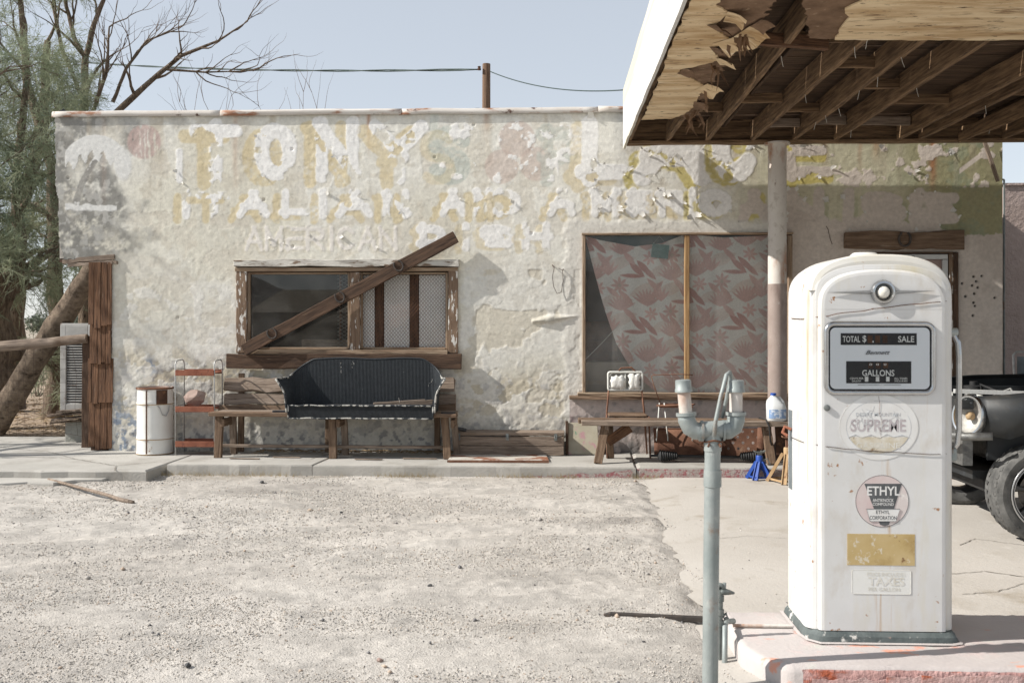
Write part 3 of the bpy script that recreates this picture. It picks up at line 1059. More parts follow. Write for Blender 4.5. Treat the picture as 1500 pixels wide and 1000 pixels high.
# grey mould in the upper left corner, under the coping and by the notch
mould = ss(190, 125, PX + (nb - .5) * 230) * ss(.28, .52, nc * .5 + nb * .5 + .10)
mould = np.maximum(mould, ss(215, 165, PY + (nb - .5) * 60) * ss(420, 100, PX) * ss(.42, .6, nb))
mould = mould * ss(.22, .5, nd * .45 + nc * .55)
blend(GREY, mould * .92)
blend(c_(.50, .49, .46), mould * ss(.52, .60, fbm(PX * .09 + 3, PY * .09, 281, 4)) * .6)
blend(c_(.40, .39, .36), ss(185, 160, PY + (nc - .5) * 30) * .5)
# faint damp streaks below the roof edge, some of them rusty
st = vn(PX * .085, PY * .004, 120)
blend(c_(.42, .36, .27), ss(.68, .9, st) * ss(330, 165, PY) * .5)
for sx_, w_, y1, a_ in ((540, 3, 240, .7), (524, 3, 215, .4), (712, 4, 215, .6), (1366, 5, 300, .95), (1282, 5, 250, .9), (1207, 4, 260, .6), (1185, 3, 240, .5), (1260, 3, 270, .4), (152, 4, 330, .12), (345, 4, 300, .3), (1077, 3, 262, .5)):
    blend(RUST, a_ * np.exp(-((PX - sx_ - (nc - .5) * 4) / w_) ** 2) * ss(y1, y1 - 70, PY))
h += (nd - .5) * .0016 + (nc - .5) * .0018 + (nb - .5) * .003
h += ss(.55, .75, fbm(PX * .12, PY * .12, 131, 3)) * .0015

# ---- strokes of the letters, in a unit box
_c = [(.5 + .5 * math.cos(a), .5 + .5 * math.sin(a)) for a in np.linspace(0, 2 * math.pi, 25)]
_arc = lambda a0, a1, cx=.5, cy=.5, rx=.5, ry=.5, n=12: [(cx + rx * math.cos(math.radians(a)), cy + ry * math.sin(math.radians(a))) for a in np.linspace(a0, a1, n)]
GL = {
    'T': [[(0, 1), (1, 1)], [(.5, 1), (.5, 0)]], 'O': [_c], 'N': [[(0, 0), (0, 1), (1, 0), (1, 1)]],
    'Y': [[(0, 1), (.5, .48), (1, 1)], [(.5, .48), (.5, 0)]], 'I': [[(.5, 0), (.5, 1)]], 'L': [[(0, 1), (0, 0), (1, 0)]],
    'A': [[(0, 0), (.5, 1), (1, 0)], [(.2, .33), (.8, .33)]], 'E': [[(1, 1), (0, 1), (0, 0), (1, 0)], [(0, .5), (.8, .5)]],
    'S': [_arc(50, 270, .5, .75, .5, .25) + _arc(90, -130, .5, .25, .5, .25)], 'C': [_arc(48, 312)],
    'P': [[(0, 0), (0, 1), (.55, 1)] + _arc(90, -90, .55, .73, .45, .27, 8) + [(0, .46)]],
    'R': [[(0, 0), (0, 1), (.55, 1)] + _arc(90, -90, .55, .74, .45, .26, 8) + [(0, .48)], [(.45, .48), (1, 0)]],
    'M': [[(0, 0), (0, 1), (.5, .25), (1, 1), (1, 0)]], 'D': [[(0, 0), (0, 1), (.4, 1)] + _arc(90, -90, .4, .5, .6, .5, 10) + [(0, 0)]],
    'H': [[(0, 0), (0, 1)], [(1, 0), (1, 1)], [(0, .5), (1, .5)]],
    'B': [[(0, 0), (0, 1), (.5, 1)] + _arc(90, -90, .5, .76, .45, .24, 8) + [(0, .52)], [(.5, .52)] + _arc(90, -90, .5, .26, .5, .26, 8) + [(0, 0)]],
    "'": [[(.5, 1), (.3, 0)]],
}
wob_x = (nc - .5) * 4 + (nd - .5) * 2
wob_y = (fbm(PX * .07 + 50, PY * .07, 141, 4) - .5) * 4


def sdf(ch, x0, x1, y0, y1, w, dx=0, dy=0):
    r0, r1 = np.searchsorted(-PY[:, 5], -(y1 + 30 + dy)), np.searchsorted(-PY[:, 5], -(y0 - 30))
    c0, c1 = np.searchsorted(PX[100], x0 - 40), np.searchsorted(PX[100], x1 + 40)
    sl = (slice(r0, r1), slice(c0, c1))
    kw = min(1.0, w / 16.0)
    X = PX[sl] + wob_x[sl] * kw - dx
    Y = PY[sl] + wob_y[sl] * kw - dy
    d = np.full(X.shape, 1e3)
    hw = w / 2
    for poly in GL[ch]:
        pts = [(x0 + hw + px_ * (x1 - x0 - w), y1 - hw - py_ * (y1 - y0 - w)) for px_, py_ in poly]
        for (ax, ay), (bx, by) in zip(pts[:-1], pts[1:]):
            vx_, vy_ = bx - ax, by - ay
            L2 = vx_ * vx_ + vy_ * vy_ + 1e-9
            t = np.clip(((X - ax) * vx_ + (Y - ay) * vy_) / L2, -hw / math.sqrt(L2) * .9, 1 + hw / math.sqrt(L2) * .9)
            # square ends: Chebyshev-like distance
            ex_, ey_ = X - (ax + t * vx_), Y - (ay + t * vy_)
            d = np.minimum(d, np.hypot(ex_, ey_) - hw)
    return sl, d


paint_h = np.zeros_like(FX)
white_mask = np.zeros_like(FX)
pk = fbm(PX * .045 + 31, PY * .05, 151, 5)
pk = (pk - pk.min()) / (pk.max() - pk.min())
pk = np.argsort(np.argsort(pk.ravel()[::1])).reshape(pk.shape) / pk.size      # even spread 0..1


def paint(ch, x0, x1, y0, y1, w, keep, ya=.6, shadow=(-17, 8), sc_=YEL, wc=None, lift=.006):
    if ya > 0:
        sl, d = sdf(ch, x0, x1, y0, y1, w, shadow[0], shadow[1])
        m = ss(1.5, -1.5, d) * ya * ss(.18, .5, nb[sl] * .5 + nd[sl] * .5)
        sub = FC[sl]
        sub[:] = sub * (1 - m[..., None]) + sc_ * m[..., None]
    if keep > 0:
        sl, d = sdf(ch, x0, x1, y0, y1, w)
        m = ss(1.0, -1.0, d) * ss(1 - keep - .015, 1 - keep + .015, pk[sl])
        cc = WHITE if wc is None else wc
        sub = FC[sl]
        sub[:] = sub * (1 - m[..., None]) + cc * (.93 + .12 * nd[sl][..., None]) * m[..., None]
        paint_h[sl] = np.maximum(paint_h[sl], m * (lift * .28 + .0006 * nd[sl]))
        white_mask[sl] = np.maximum(white_mask[sl], m)


# first row
TE = (-14, 6)
for a in (('T', 286, 346, 182, 262, 20, .90), ('O', 374, 433, 184, 261, 20, .90), ('N', 462, 526, 178, 259, 19, .86, .65), ('Y', 546, 622, 182, 262, 20, .72),):
    paint(*a)
paint("'", 628, 644, 170, 190, 12, 0, .55, (0, 0), TEAL)
paint('S', 644, 700, 182, 262, 20, .22, .75, TE, TEAL)
paint('S', 640, 690, 184, 262, 12, 0, .35, (-24, 8), YEL)
for cx_, cy_, r_c in ((757, 204, 27), (735, 244, 25), (786, 240, 25)):
    m = ss(1.5, -1.5, np.hypot(PX - cx_ + wob_x * .5, PY - cy_ + wob_y * .5) - r_c)
    blend(c_(.52, .42, .37), m * .62)
    flk = m * ss(.90, .93, pk)
    blend(WHITE, flk)
    paint_h = np.maximum(paint_h, flk * .002)
paint('P', 800, 856, 184, 262, 18, .35, .6, (-8, 4), TEAL)
paint('L', 852, 912, 180, 264, 24, .92, .5)
paint('A', 934, 1036, 180, 262, 30, .97, .8, (-14, 6), MUST, lift=.010)
paint('C', 1046, 1106, 182, 262, 24, .95, .8, (-12, 5), MUST, lift=.010)
paint('E', 1150, 1214, 182, 260, 16, .9, .8, (0, 9), MUST, PRIMER)
# the loose strip hanging left of the first letter
paint('I', 256, 270, 222, 264, 10, 1.0, 0)
# second row
R2 = 281, 316
for ch, x0, x1, k in (('I', 266, 280, .9), ('T', 291, 338, .75), ('A', 349, 394, .97), ('L', 413, 449, .97), ('I', 466, 481, .97), ('A', 494, 544, .97), ('N', 561, 600, .8),
                      ('A', 645, 682, .9), ('N', 694, 722, .55), ('D', 726, 762, .75), ('A', 804, 842, .85), ('M', 866, 908, .95), ('E', 922, 955, .95), ('R', 964, 1002, .98)):
    paint(ch, x0, x1, R2[0] - (2 if x0 > 600 else 0), R2[1] - (2 if x0 > 600 else 0), 12 if ch in 'IE' else 11, k, .62, (-13, 7), YEL, lift=.006 if x0 < 800 else .010)
paint('I', 1008, 1022, 279, 315, 12, 1, .7, (-8, 6), MUST, lift=.012)
paint('C', 1026, 1070, 279, 316, 15, .98, .7, (-8, 6), MUST, lift=.012)
paint('A', 1084, 1126, 282, 322, 15, .95, .7, (6, 6), MUST, PRIMER)
for ch, x0, x1 in (('N', 1152, 1208), ('I', 1234, 1252), ('S', 1266, 1322), ('E', 1338, 1397)):
    paint(ch, x0, x1, 282, 328, 17, 1.0, .35, (6, 8), c_(.22, .25, .15), PRIMER, lift=.003)
# third row and the ghost of a fourth
for i, ch in enumerate('AMERICAN'):
    xw = [359, 388, 419, 448, 479, 494, 525, 555][i]
    paint(ch, xw, xw + (14 if ch == 'I' else 27), 333, 366, 5.5, .92 if i < 6 else .8, .25, (-4, 3), c_(.60, .54, .40), c_(.715, .68, .63), lift=.006)
for ch, x0, x1 in (('D', 614, 652), ('I', 674, 690), ('S', 706, 750), ('H', 764, 806)):
    paint(ch, x0, x1, 330, 363, 12, .82, .45, (-10, 4), YEL)
paint('B', 680, 714, 396, 446, 10, .8, .3, (-5, 4), c_(.50, .52, .44), c_(.655, .655, .61), lift=.003)
# sun disc and palm, upper left
m = ss(1.5, -1.5, np.hypot((PX - 211), PY - 208) - 25 + wob_x * .3)
blend(PINK, m * ss(.28, .48, vn(PX * .55, PY * .05, 160) * .6 + nd * .4) * .8)
ex_, ey_ = PX - 140 + wob_x * .4, PY - 243 + wob_y * .4
palm = ss(1, -1, np.hypot(ex_ / 1.08, ey_) - 45) * (ey_ < -2 + 8 * np.sin(PX * .35 + 3 * nc) - 13 * np.cos((PX - 140) / 21)) * (PX > 96)
palm = np.maximum(palm, ss(1, -1, np.hypot((PX - 180) / 13, (PY - 238 - .12 * (PX - 160)) / 24) * 6 - 6 + wob_x * .3))
palm *= ss(.04, .08, np.abs(np.hypot(PX - 150, PY - 238) - 20) * .05 + nc * .2)
trunk_x = 122 + (PY - 300) ** 2 * .004 - (PY - 240) * .18
tr_m = ss(6, 4, np.abs(PX - trunk_x)) * ((PY > 226) & (PY < 302))
blend(c_(.25, .24, .225), tr_m * .75)
gnd_m = ss(1, -1, np.abs(PY - 304 - (nc - .5) * 8) - 4.5) * ((PX > 96) & (PX < 172))
for m in (palm, gnd_m, tr_m * ss(.62, .66, nc + .1 * (PX < trunk_x))):
    blend(c_(.66, .655, .63), m)
    paint_h = np.maximum(paint_h, m * .0014)
m = ss(.60, .64, nc) * ss(1, 0, np.hypot((PX - 122) / 26, (PY - 345) / 26)) * 1.6
blend(c_(.66, .655, .63), m)

# ---- lower wall: rough, patched and flaking
low = ss(505, 545, PY + (nb - .5) * 60 + (PX > 680) * (PX < 850) * -10)
blend(c_(.64, .615, .555), low * .6)
f1 = fbm(PX * .05 + 7, PY * .06, 171, 5)
blend(c_(.52, .47, .365), low * ss(.53, .537, f1) * ss(640, 580, PY) * .9)
h += low * (ss(.50, .507, f1) * -.003 + (fbm(PX * .16, PY * .16, 175, 3) - .5) * .007)
blend(c_(.42, .41, .40), low * ss(.60, .61, fbm(PX * .09, PY * .09, 172, 4)) * .55)
blue = ss(.54, .59, fbm(PX * .11, PY * .11, 173, 4))
blend(BLUE, blue * ss(238, 200, PX) * ss(560, 625, PY + (nb - .5) * 70) * .85)
blend(BLUE, blue * ss(1, .3, np.hypot((PX - 216) / 22, (PY - 537) / 18)) * .8)
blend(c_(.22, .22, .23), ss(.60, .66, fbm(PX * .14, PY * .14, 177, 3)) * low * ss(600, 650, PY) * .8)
# bare plaster band round the big window and the wall beside it
mid = ss(668, 690, PX + (nb - .5) * 14) * ss(860, 846, PX) * ss(372, 400, PY + (nb - .5) * 30) * ss(560, 500, PY + (nb - .5) * 30)
blend(c_(.665, .65, .60), mid * .6)
tanp = ss(.53, .57, fbm(PX * .028 + 3, PY * .03, 181, 4)) * ((PX > 670) & (PX < 850) & (PY > 395) & (PY < 590))
blend(c_(.565, .515, .41), tanp * .6)
h -= tanp * .004
band = ss(822, 832, PX + (nc - .5) * 16) * ss(319, 327, PY + (nc - .5) * 12) * ss(1240, 1205, PX)
blend(c_(.645, .625, .575), band * .92)
h += band * .005
m = ss(9, 2, np.abs(PY - 467 + .12 * (PX - 810)) + np.abs(PX - 806) * .18)
blend(c_(.42, .40, .345), m * .8)
h += m * .03 * (PX > 780)
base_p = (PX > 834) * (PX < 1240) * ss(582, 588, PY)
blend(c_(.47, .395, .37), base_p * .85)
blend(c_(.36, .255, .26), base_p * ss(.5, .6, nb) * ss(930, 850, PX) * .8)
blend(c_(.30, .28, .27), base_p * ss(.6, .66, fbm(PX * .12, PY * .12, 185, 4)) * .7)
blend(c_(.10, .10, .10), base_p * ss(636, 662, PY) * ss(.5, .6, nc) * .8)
# primer wall round the door, under a ragged edge
edge = np.interp(PX, [1140, 1155, 1200, 1234, 1256, 1276, 1300, 1332, 1345, 1372, 1378, 1410, 1440, 1470], [322, 300, 318, 322, 314, 308, 312, 325, 300, 316, 335, 344, 343, 340]) + (nd - .5) * 10
prim = ss(0, 2.5, PY - edge) * (PX > 1146)
blend(PRIMER * 1.02, prim)
h += prim * .002
blend(c_(.47, .41, .36), prim * ss(.5, .65, nb) * .6)
m = ss(.80, .83, pk) * (PX > 1200) * (PY < 275)
blend(PRIMER * 1.1, m)
paint_h = np.maximum(paint_h, m * .002)
white_mask = np.maximum(white_mask, m * .99)
m = ss(5, 3, np.abs((PX - 1420) * .75 + (PY - 240))) * (PX > 1405) * (PX < 1436)
blend(PRIMER * 1.1, m)
# little holes
for _ in range(18):
    i_, j_ = rs.randint(0, FX.shape[0]), rs.randint(0, FX.shape[1])
    m = ss(2.6, 1.4, np.hypot(PX[max(0, i_ - 6):i_ + 6, max(0, j_ - 6):j_ + 6] - PX[i_, j_], PY[max(0, i_ - 6):i_ + 6, max(0, j_ - 6):j_ + 6] - PY[i_, j_]))
    h[max(0, i_ - 6):i_ + 6, max(0, j_ - 6):j_ + 6] -= m * .012
for (a_, b_) in ((1426, 405), (1430, 412), (1424, 418), (1432, 421), (1427, 430), (1414, 434), (1426, 443), (1428, 448), (1425, 462), (1457, 436), (1438, 404), (1409, 415)):
    m = ss(2.4, 1.2, np.hypot(PX - a_, PY - b_))
    blend(c_(.03, .03, .03), m)
    h -= m * .014

# paint edges lift a little
lip = white_mask * (1 - white_mask) * 4
h += paint_h + lip * .0012 * ss(.45, .7, fbm(PX * .1 + 4, PY * .1, 191, 2))
h = np.clip(h, -.02, .07) + .004
FC = np.clip(FC, .015, .8)

# openings
def rect_px(x0, x1, y0, y1):
    a, c = P(x0, y1, D), P(x1, y0, D)
    return a.x, c.x, a.z, c.z


W1 = rect_px(349, 671, 384, 518)
W2 = rect_px(854, 1160, 342, 579)
DR = rect_px(1274, 1402, 369, 672)
DR = (DR[0], DR[1], SW, DR[3])
fcx, fcz = (FX[:-1, :-1] + step / 2), (FZ[:-1, :-1] + step / 2)
cut = np.zeros(fcx.shape, bool)
for (a_, b_, e_, f_) in (W1, W2, DR):
    cut |= (fcx > a_) & (fcx < b_) & (fcz > e_) & (fcz < f_)
ppx, ppy = PX[:-1, :-1], PY[:-1, :-1]
rag = (fbm(ppx * .08, ppy * .08, 201, 3) - .5) * 14
cut |= (ppx < 163 + rag * .3) & (ppy > 381 + rag * .6 - ss(0, 60, ppx - 90) * 0)
cut |= (ppx < 81 + rag * .25 + ss(270, 300, ppy) * 5 + ss(350, 383, ppy) * 7)
cut |= (np.hypot(ppx - 96, ppy - 178) > 16) & (ppx < 92) & (ppy < 176)
idx = np.arange(FX.size).reshape(FX.shape)
q = np.stack([idx[:-1, :-1], idx[:-1, 1:], idx[1:, 1:], idx[1:, :-1]], -1)[~cut]
used = np.zeros(FX.size, bool)
used[q.ravel()] = True
rem = np.cumsum(used) - 1
mt['facade'] = mat('facade', (.5, .5, .5), attr=True, scale=25, rough=.92, bump=.45, bscale=70, bdist=.006, spec=.2)
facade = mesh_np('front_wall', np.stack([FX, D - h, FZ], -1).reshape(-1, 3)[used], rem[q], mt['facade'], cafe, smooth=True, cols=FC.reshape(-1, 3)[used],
                 M=Matrix.Identity(4))

# solid wall behind the skin
TH_W = .26
bb = MB()
y0, y1 = D + .012, D + TH_W
xn = P(160, 400, D).x
zn = P(100, 381, D).z


def wbox(x0, x1, z0, z1):
    bb.box2((x0, y0, z0), (x1, y1, z1))


wbox(XL + .05, xn - .01, zn + .02, ZT - .03)
zl1 = W1[3]
wbox(xn - .009, W1[0], 0, ZT - .03)
wbox(W1[0], W1[1], 0, W1[2])
wbox(W1[0], W1[1], W1[3], ZT - .03)
wbox(W1[1], W2[0], 0, ZT - .03)
wbox(W2[0], W2[1], 0, W2[2])
wbox(W2[0], W2[1], W2[3], ZT - .03)
wbox(W2[1], DR[0], 0, ZT - .03)
wbox(DR[0], DR[1], DR[3], ZT - .03)
wbox(DR[1], XR - .004, 0, ZT - .03)
bb.build('wall_core', mt['stucco_in'], cafe)
YB = 17.0
bb = MB()
bb.box2((xn, y1 + .002, 0), (xn + .2, YB, ZT - .5))
bb.box2((XR - .21, y1 + .002, 0), (XR - .008, YB, ZT - .5))
bb.box2((xn, YB + .002, 0), (XR - .008, YB + .2, ZT - .5))
bb.build('side_wall', mt['stucco_in'], cafe)
bb = MB()
bb.box2((xn + .02, y1 - .02, ZT - .62), (XR - .02, YB, ZT - .55))
bb.build('roof', mt['felt'], cafe)
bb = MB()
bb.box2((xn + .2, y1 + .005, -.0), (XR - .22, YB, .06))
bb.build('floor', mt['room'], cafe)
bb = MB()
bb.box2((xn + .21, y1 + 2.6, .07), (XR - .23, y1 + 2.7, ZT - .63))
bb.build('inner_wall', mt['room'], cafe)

# coping: bent metal strips along the roof edge, lapped end to end
xq = XL - .02
k = 0
while xq < XR:
    L = _rng.uniform(1.7, 2.4)
    x2 = min(xq + L, XR + .015)
    bb = MB()
    zc = ZT + _rng.uniform(-.004, .006)
    n = 14
    rows = [[], [], [], []]
    for i in range(n + 1):
        x = xq + (x2 + .02 - xq) * i / n
        wv = (float(fbm(x * 2.3, 1.0, 211, 3)) - .5) * .022
        rows[0].append(Vector((x, D - .030 - k % 2 * .003, zc - .052 + wv)))
        rows[1].append(Vector((x, D - .024 - k % 2 * .003 + wv * .3, zc - .004 + wv)))
        rows[2].append(Vector((x, D - .010, zc + .014 + wv * .8)))
        rows[3].append(Vector((x, D + TH_W + .02, zc + .010)))
    bb.grid(rows)
    o = bb.build('coping', mt['coping'], cafe, smooth=.6)
    s_ = o.modifiers.new('thick', 'SOLIDIFY')
    s_.thickness = .003
    xq = x2
    k += 1
# lumps of tar and broken render on the roof line
for (x_, w_, z_) in ((93, 12, .05), (104, 8, .03), (700, 16, .02), (752, 12, .02), (782, 10, .02), (880, 14, .015), (150, 12, .015)):
    p_ = P(x_, 158, D + .1)
    bb = MB()
    ww = w_ / 136
    bb.grid([[Vector((p_.x + ww * (i / 6 - .5), p_.y + .08 * (j - 1), ZT + .012 + z_ * math.sin(math.pi * i / 6) * (1 if j == 1 else .2) * _rng.uniform(.5, 1.3))) for i in range(7)] for j in range(3)])
    bb.build('roof_tar', mt['black_rubber'], cafe)

# curls of peeling paint
flake_meshes = []
mt['flake'] = mat('flake', (.64, .625, .585), (.57, .555, .515), 9, .8, bump=.2, bscale=50)
for k in range(10):
    r = random.Random(500 + k)
    nu, nv_ = 6, 5
    bend = r.uniform(.18, .6)
    wid, ln = r.uniform(.45, 1.1), 1.0
    pts = []
    e0 = [r.uniform(.75, 1.1) for _ in range(nv_)]
    for i in range(nu):
        t = i / (nu - 1)
        row = []
        for j in range(nv_):
            s_ = j / (nv_ - 1) - .5
            lt = t * e0[j]
            row.append(Vector((s_ * wid * (1 - .45 * t * r.uniform(.6, 1.2)) + .12 * t * r.uniform(-1, 1), -bend * lt ** 1.7 * ln - .02 - .1 * t * abs(s_), -ln * lt * (1 - .3 * bend * lt))))
        pts.append(row)
    bb = MB()
    bb.grid(pts)
    me = bb.mesh('paint_flake', 3.14)
    me.materials.append(mt['flake'])
    flake_meshes.append(me)
edge_i, edge_j = np.where((white_mask > .25) & (white_mask < .75))
wgt = 1 + 3.0 * ss(760, 900, PX[edge_i, edge_j])
sel = rs.choice(len(edge_i), 130, replace=False, p=wgt / wgt.sum())
gi, gj = np.gradient(white_mask)
for s_ in sel:
    i_, j_ = edge_i[s_], edge_j[s_]
    if PX[i_, j_] > 1440 or PX[i_, j_] < 250:
        continue
    gx_, gz_ = gj[i_, j_], gi[i_, j_]
    # the flake hinges on the paint side and curls away from it
    a_ = math.atan2(-gz_, -gx_)          # direction out of the paint
    a_ += rs.randn() * .4
    sz_ = (.018 + .045 * rs.rand() ** 1.8) * (1.25 if PX[i_, j_] > 840 else .85)
    M = Matrix.Translation((FX[i_, j_] - math.cos(a_) * sz_ * .3, D - h[i_, j_] - .003, FZ[i_, j_] - math.sin(a_) * sz_ * .3)) @ Matrix.Rotation(-(a_ + math.pi / 2), 4, 'Y') @ Matrix.Scale(sz_, 4)
    o = bpy.data.objects.new('paint_flake', flake_meshes[rs.randint(10)])
    C.objects.link(o)
    put(o, M, cafe)

# ---- left window -------------------------------------------------------
def V(px, py, y=D):
    return P(px, py, y)


win = thing('dummy', 'x', 'x', (0, 0, 0))
bpy.data.objects.remove(win)


def part_empty(name, loc, parent):
    o = bpy.data.objects.new(name, None)
    o.empty_display_size = .05
    C.objects.link(o)
    return put(o, Matrix.Translation(Vector(loc)), parent)


def vbar(parent, name, m, px0, px1, py0, py1, yc, t, vertical=True, rough=.06):
    """a board filling the given rectangle of the front, centred at depth yc"""
    a, c = P(px0, py1, yc), P(px1, py0, yc)
    if vertical:
        return plank(name, ((a.x + c.x) / 2, yc, a.z), ((a.x + c.x) / 2, yc, c.z), c.x - a.x, t, m, parent, up=(1, 0, 0), rough=rough)
    return plank(name, (a.x, yc, (a.z + c.z) / 2), (c.x, yc, (a.z + c.z) / 2), c.z - a.z, t, m, parent, up=(0, 0, 1), rough=rough)


w1 = part_empty('window', P(510, 518, D), cafe)
w1['label'] = 'wood framed window with a dark pane beside a wire mesh screen'
vbar(w1, 'head_trim', mt['white_trim'], 344, 673, 380, 391, D - .035, .10, False, .25)
vbar(w1, 'head_trim', mt['frame_wood'], 346, 671, 391.6, 398, D + .0, .10, False, .1)
vbar(w1, 'jamb', mt['old_white_wood'], 347, 362, 392.5, 517, D - .012, .06)
vbar(w1, 'jamb', mt['old_white_wood'], 657, 671, 392.5, 517, D - .012, .06)
vbar(w1, 'mullion', mt['old_white_wood'], 514, 528, 398.6, 513, D - .004, .07)
vbar(w1, 'sill', mt['frame_wood'], 362.5, 656.5, 512.5, 518, D - .01, .14, False)
vbar(w1, 'sill_board', mt['wood_dark'], 332, 676, 519, 539.5, D - .075, .055, False, .12)
for x0, x1 in ((363, 367), (510, 513.4), (528.6, 531.5), (653, 656.4)):
    vbar(w1, 'sash', mt['frame_wood'], x0, x1, 399, 511.5, D + .03, .04)
for x0, x1 in ((367.2, 509.8), (531.8, 652.8)):
    vbar(w1, 'sash', mt['frame_wood'], x0, x1, 398.8, 402, D + .03, .04, False)
    vbar(w1, 'sash', mt['frame_wood'], x0, x1, 508.6, 511.8, D + .03, .04, False)


def pane(parent, px0, px1, py0, py1, y, m='glass'):
    a, c = P(px0, py1, y), P(px1, py0, y)
    bb = MB()
    bb.add([(a.x, y, a.z), (c.x, y, a.z), (c.x, y, c.z), (a.x, y, c.z)], [(0, 1, 2, 3)])
    return bb.build('pane', mt[m], parent)


pane(w1, 367, 510, 401, 509, D + .045)
# mesh screen: diamond lattice of wire over white boards and dark bars
bb = MB()
a, c = P(531.5, 509, D + .028), P(653, 402, D + .028)
pw, ph = .036, .021
nxm, nzm = int((c.x - a.x) / pw), int((c.z - a.z) / ph)
for i in range(nzm + 1):
    z = a.z + (c.z - a.z) * i / nzm
    pts = []
    for j in range(nxm * 4 + 1):
        x = a.x + (c.x - a.x) * j / (nxm * 4)
        ph_ = (j + (2 if i % 2 else 0)) % 4
        pts.append((x, D + .028, z + (ph * .46 if ph_ in (0, 1) else -ph * .46) * (1 if j not in () else 1)))
    bb.tube(pts, .0024, 3, cap=False)
o = bb.build('mesh_screen', mt['rust_wire'], w1)
o['kind'] = 'stuff'
for x0, x1 in ((531.5, 549), (563, 600), (614, 653)):
    vbar(w1, 'white_board', mt['white_board'], x0, x1, 402.5, 508.5, D + .075, .012, True, .0)
for x0, x1 in ((550, 562), (601, 613)):
    vbar(w1, 'dark_bar', mt['wood_dark'], x0, x1, 402.5, 508.5, D + .07, .03, True, .03)
# second screen strip seen behind the dark pane
bb = MB()
a, c = P(494, 509, D + .12), P(512, 402, D + .12)
for i in range(40):
    z = a.z + (c.z - a.z) * i / 39
    pts = [(a.x + (c.x - a.x) * j / 8, D + .12, z + (.009 if (j + 2 * (i % 2)) % 4 in (0, 1) else -.009)) for j in range(9)]
    bb.tube(pts, .002, 3, cap=False)
o = bb.build('mesh_screen', mt['steel_wire'], w1)
o['kind'] = 'stuff'
vbar(w1, 'inner_bar', mt['rust'], 497, 500, 402, 500, D + .15, .02)
vbar(w1, 'inner_board', mt['wood_grey'], 442, 512, 497, 511, D + .20, .02, False)

# ---- big window ----------------------------------------------------------
w2 = part_empty('window', P(1005, 579, D), cafe)
w2['label'] = 'large two pane shop window with a leaf print curtain behind'
for x0, x1, m in ((853, 857.5, 'frame_wood'), (1002.5, 1009.5, 'amber_wood'), (1154, 1160, 'frame_wood')):
    vbar(w2, 'upright', mt[m], x0, x1, 345, 575, D - .008, .07)
vbar(w2, 'head', mt['frame_wood'], 852, 1161, 340.5, 344.7, D - .010, .08, False)
vbar(w2, 'sill', mt['frame_wood'], 846, 1162, 575.3, 580, D - .03, .13, False, .12)
vbar(w2, 'sill', mt['wood_brown'], 834, 1162, 580.4, 584.5, D - .05, .11, False, .15)
pane(w2, 857.5, 1002.5, 345, 575, D + .02, 'dusty_glass')
pane(w2, 1009.5, 1154, 345, 575, D + .02, 'dusty_glass')

# curtain with a printed leaf pattern
mt['curtain'] = mat('curtain', (.5, .5, .5), attr=True, scale=60, rough=.95, bump=.15, bscale=120)


def leaf_print(U, Vv):
    """U to the right, V down, in photo-scale units; a repeating print of leaves, blades and flowers"""
    base = np.zeros(U.shape + (3,)) + np.array([.80, .79, .75])
    rose, dark, sandc = np.array([.63, .42, .385]), np.array([.53, .295, .265]), np.array([.72, .62, .56])

    def put_c(m, c):
        nonlocal base
        m = np.clip(m, 0, 1)[..., None]
        base = base * (1 - m) + c * m

    def ell(cx, cy, a, bb_, ang):
        PXw, PYw = 74.0, 82.0
        dx = (U - cx + PXw / 2) % PXw - PXw / 2
        sh = np.floor((U - cx + PXw / 2) / PXw) * 38.0
        dy = (Vv - cy - sh + PYw / 2) % PYw - PYw / 2
        ca_, sa_ = math.cos(ang), math.sin(ang)
        X, Y = dx * ca_ + dy * sa_, -dx * sa_ + dy * ca_
        w = bb_ * np.clip(1 - (X / a) ** 2, 0, 1)
        return (np.abs(X) < a) * ss(.6, -.6, np.abs(Y) - w)

    for cx, cy, a, b2, an in ((20, 12, 26, 9, -.35), (56, 50, 24, 8, -.4), (8, 66, 20, 8, -.3)):
        put_c(ell(cx, cy, a, b2, an) * .8, sandc)
    for k in range(8):
        a_ = k * .785
        put_c(ell(22 + 7 * math.cos(a_), 44 + 7 * math.sin(a_), 6.5, 2.2, a_), rose)
    put_c(ell(22, 44, 3, 3, 0), base.mean((0, 1)) * 0 + np.array([.52, .42, .36]))
    for cx, cy, a, b2, an in ((46, 20, 16, 4.5, .78), (56, 18, 15, 4.5, .8), (64, 26, 14, 4, .75), (40, 30, 18, 3, .05)):
        put_c(ell(cx, cy, a, b2, an), dark)
    for k in range(9):
        a_ = -2.5 + k * .24
        put_c(ell(58 + 12 * math.cos(a_), 76 + 15 * math.sin(a_), 13, 2.0, a_), rose)
    for cx, cy, a, b2, an in ((30, 62, 15, 4, .9), (12, 54, 13, 4, .7), (70, 44, 14, 4, .85), (34, 4, 14, 4, .8), (66, 60, 13, 3.4, -.9), (2, 8, 12, 3.5, -.8)):
        put_c(ell(cx, cy, a, b2, an), rose * 1.05)
    for k in range(9):
        a_ = -2.6 + k * .26
        put_c(ell(22 + 11 * math.cos(a_), 82 + 14 * math.sin(a_), 12, 1.9, a_), rose)
    for k in range(7):
        a_ = k * .9
        put_c(ell(64 + 6 * math.cos(a_), 4 + 6 * math.sin(a_), 5.5, 2.0, a_), rose * 1.15)
    for k in range(5):
        a_ = -2.4 + k * .4
        put_c(ell(6 + 10 * math.cos(a_), 30 + 12 * math.sin(a_), 11, 2.2, a_), rose * 1.1)
    return base


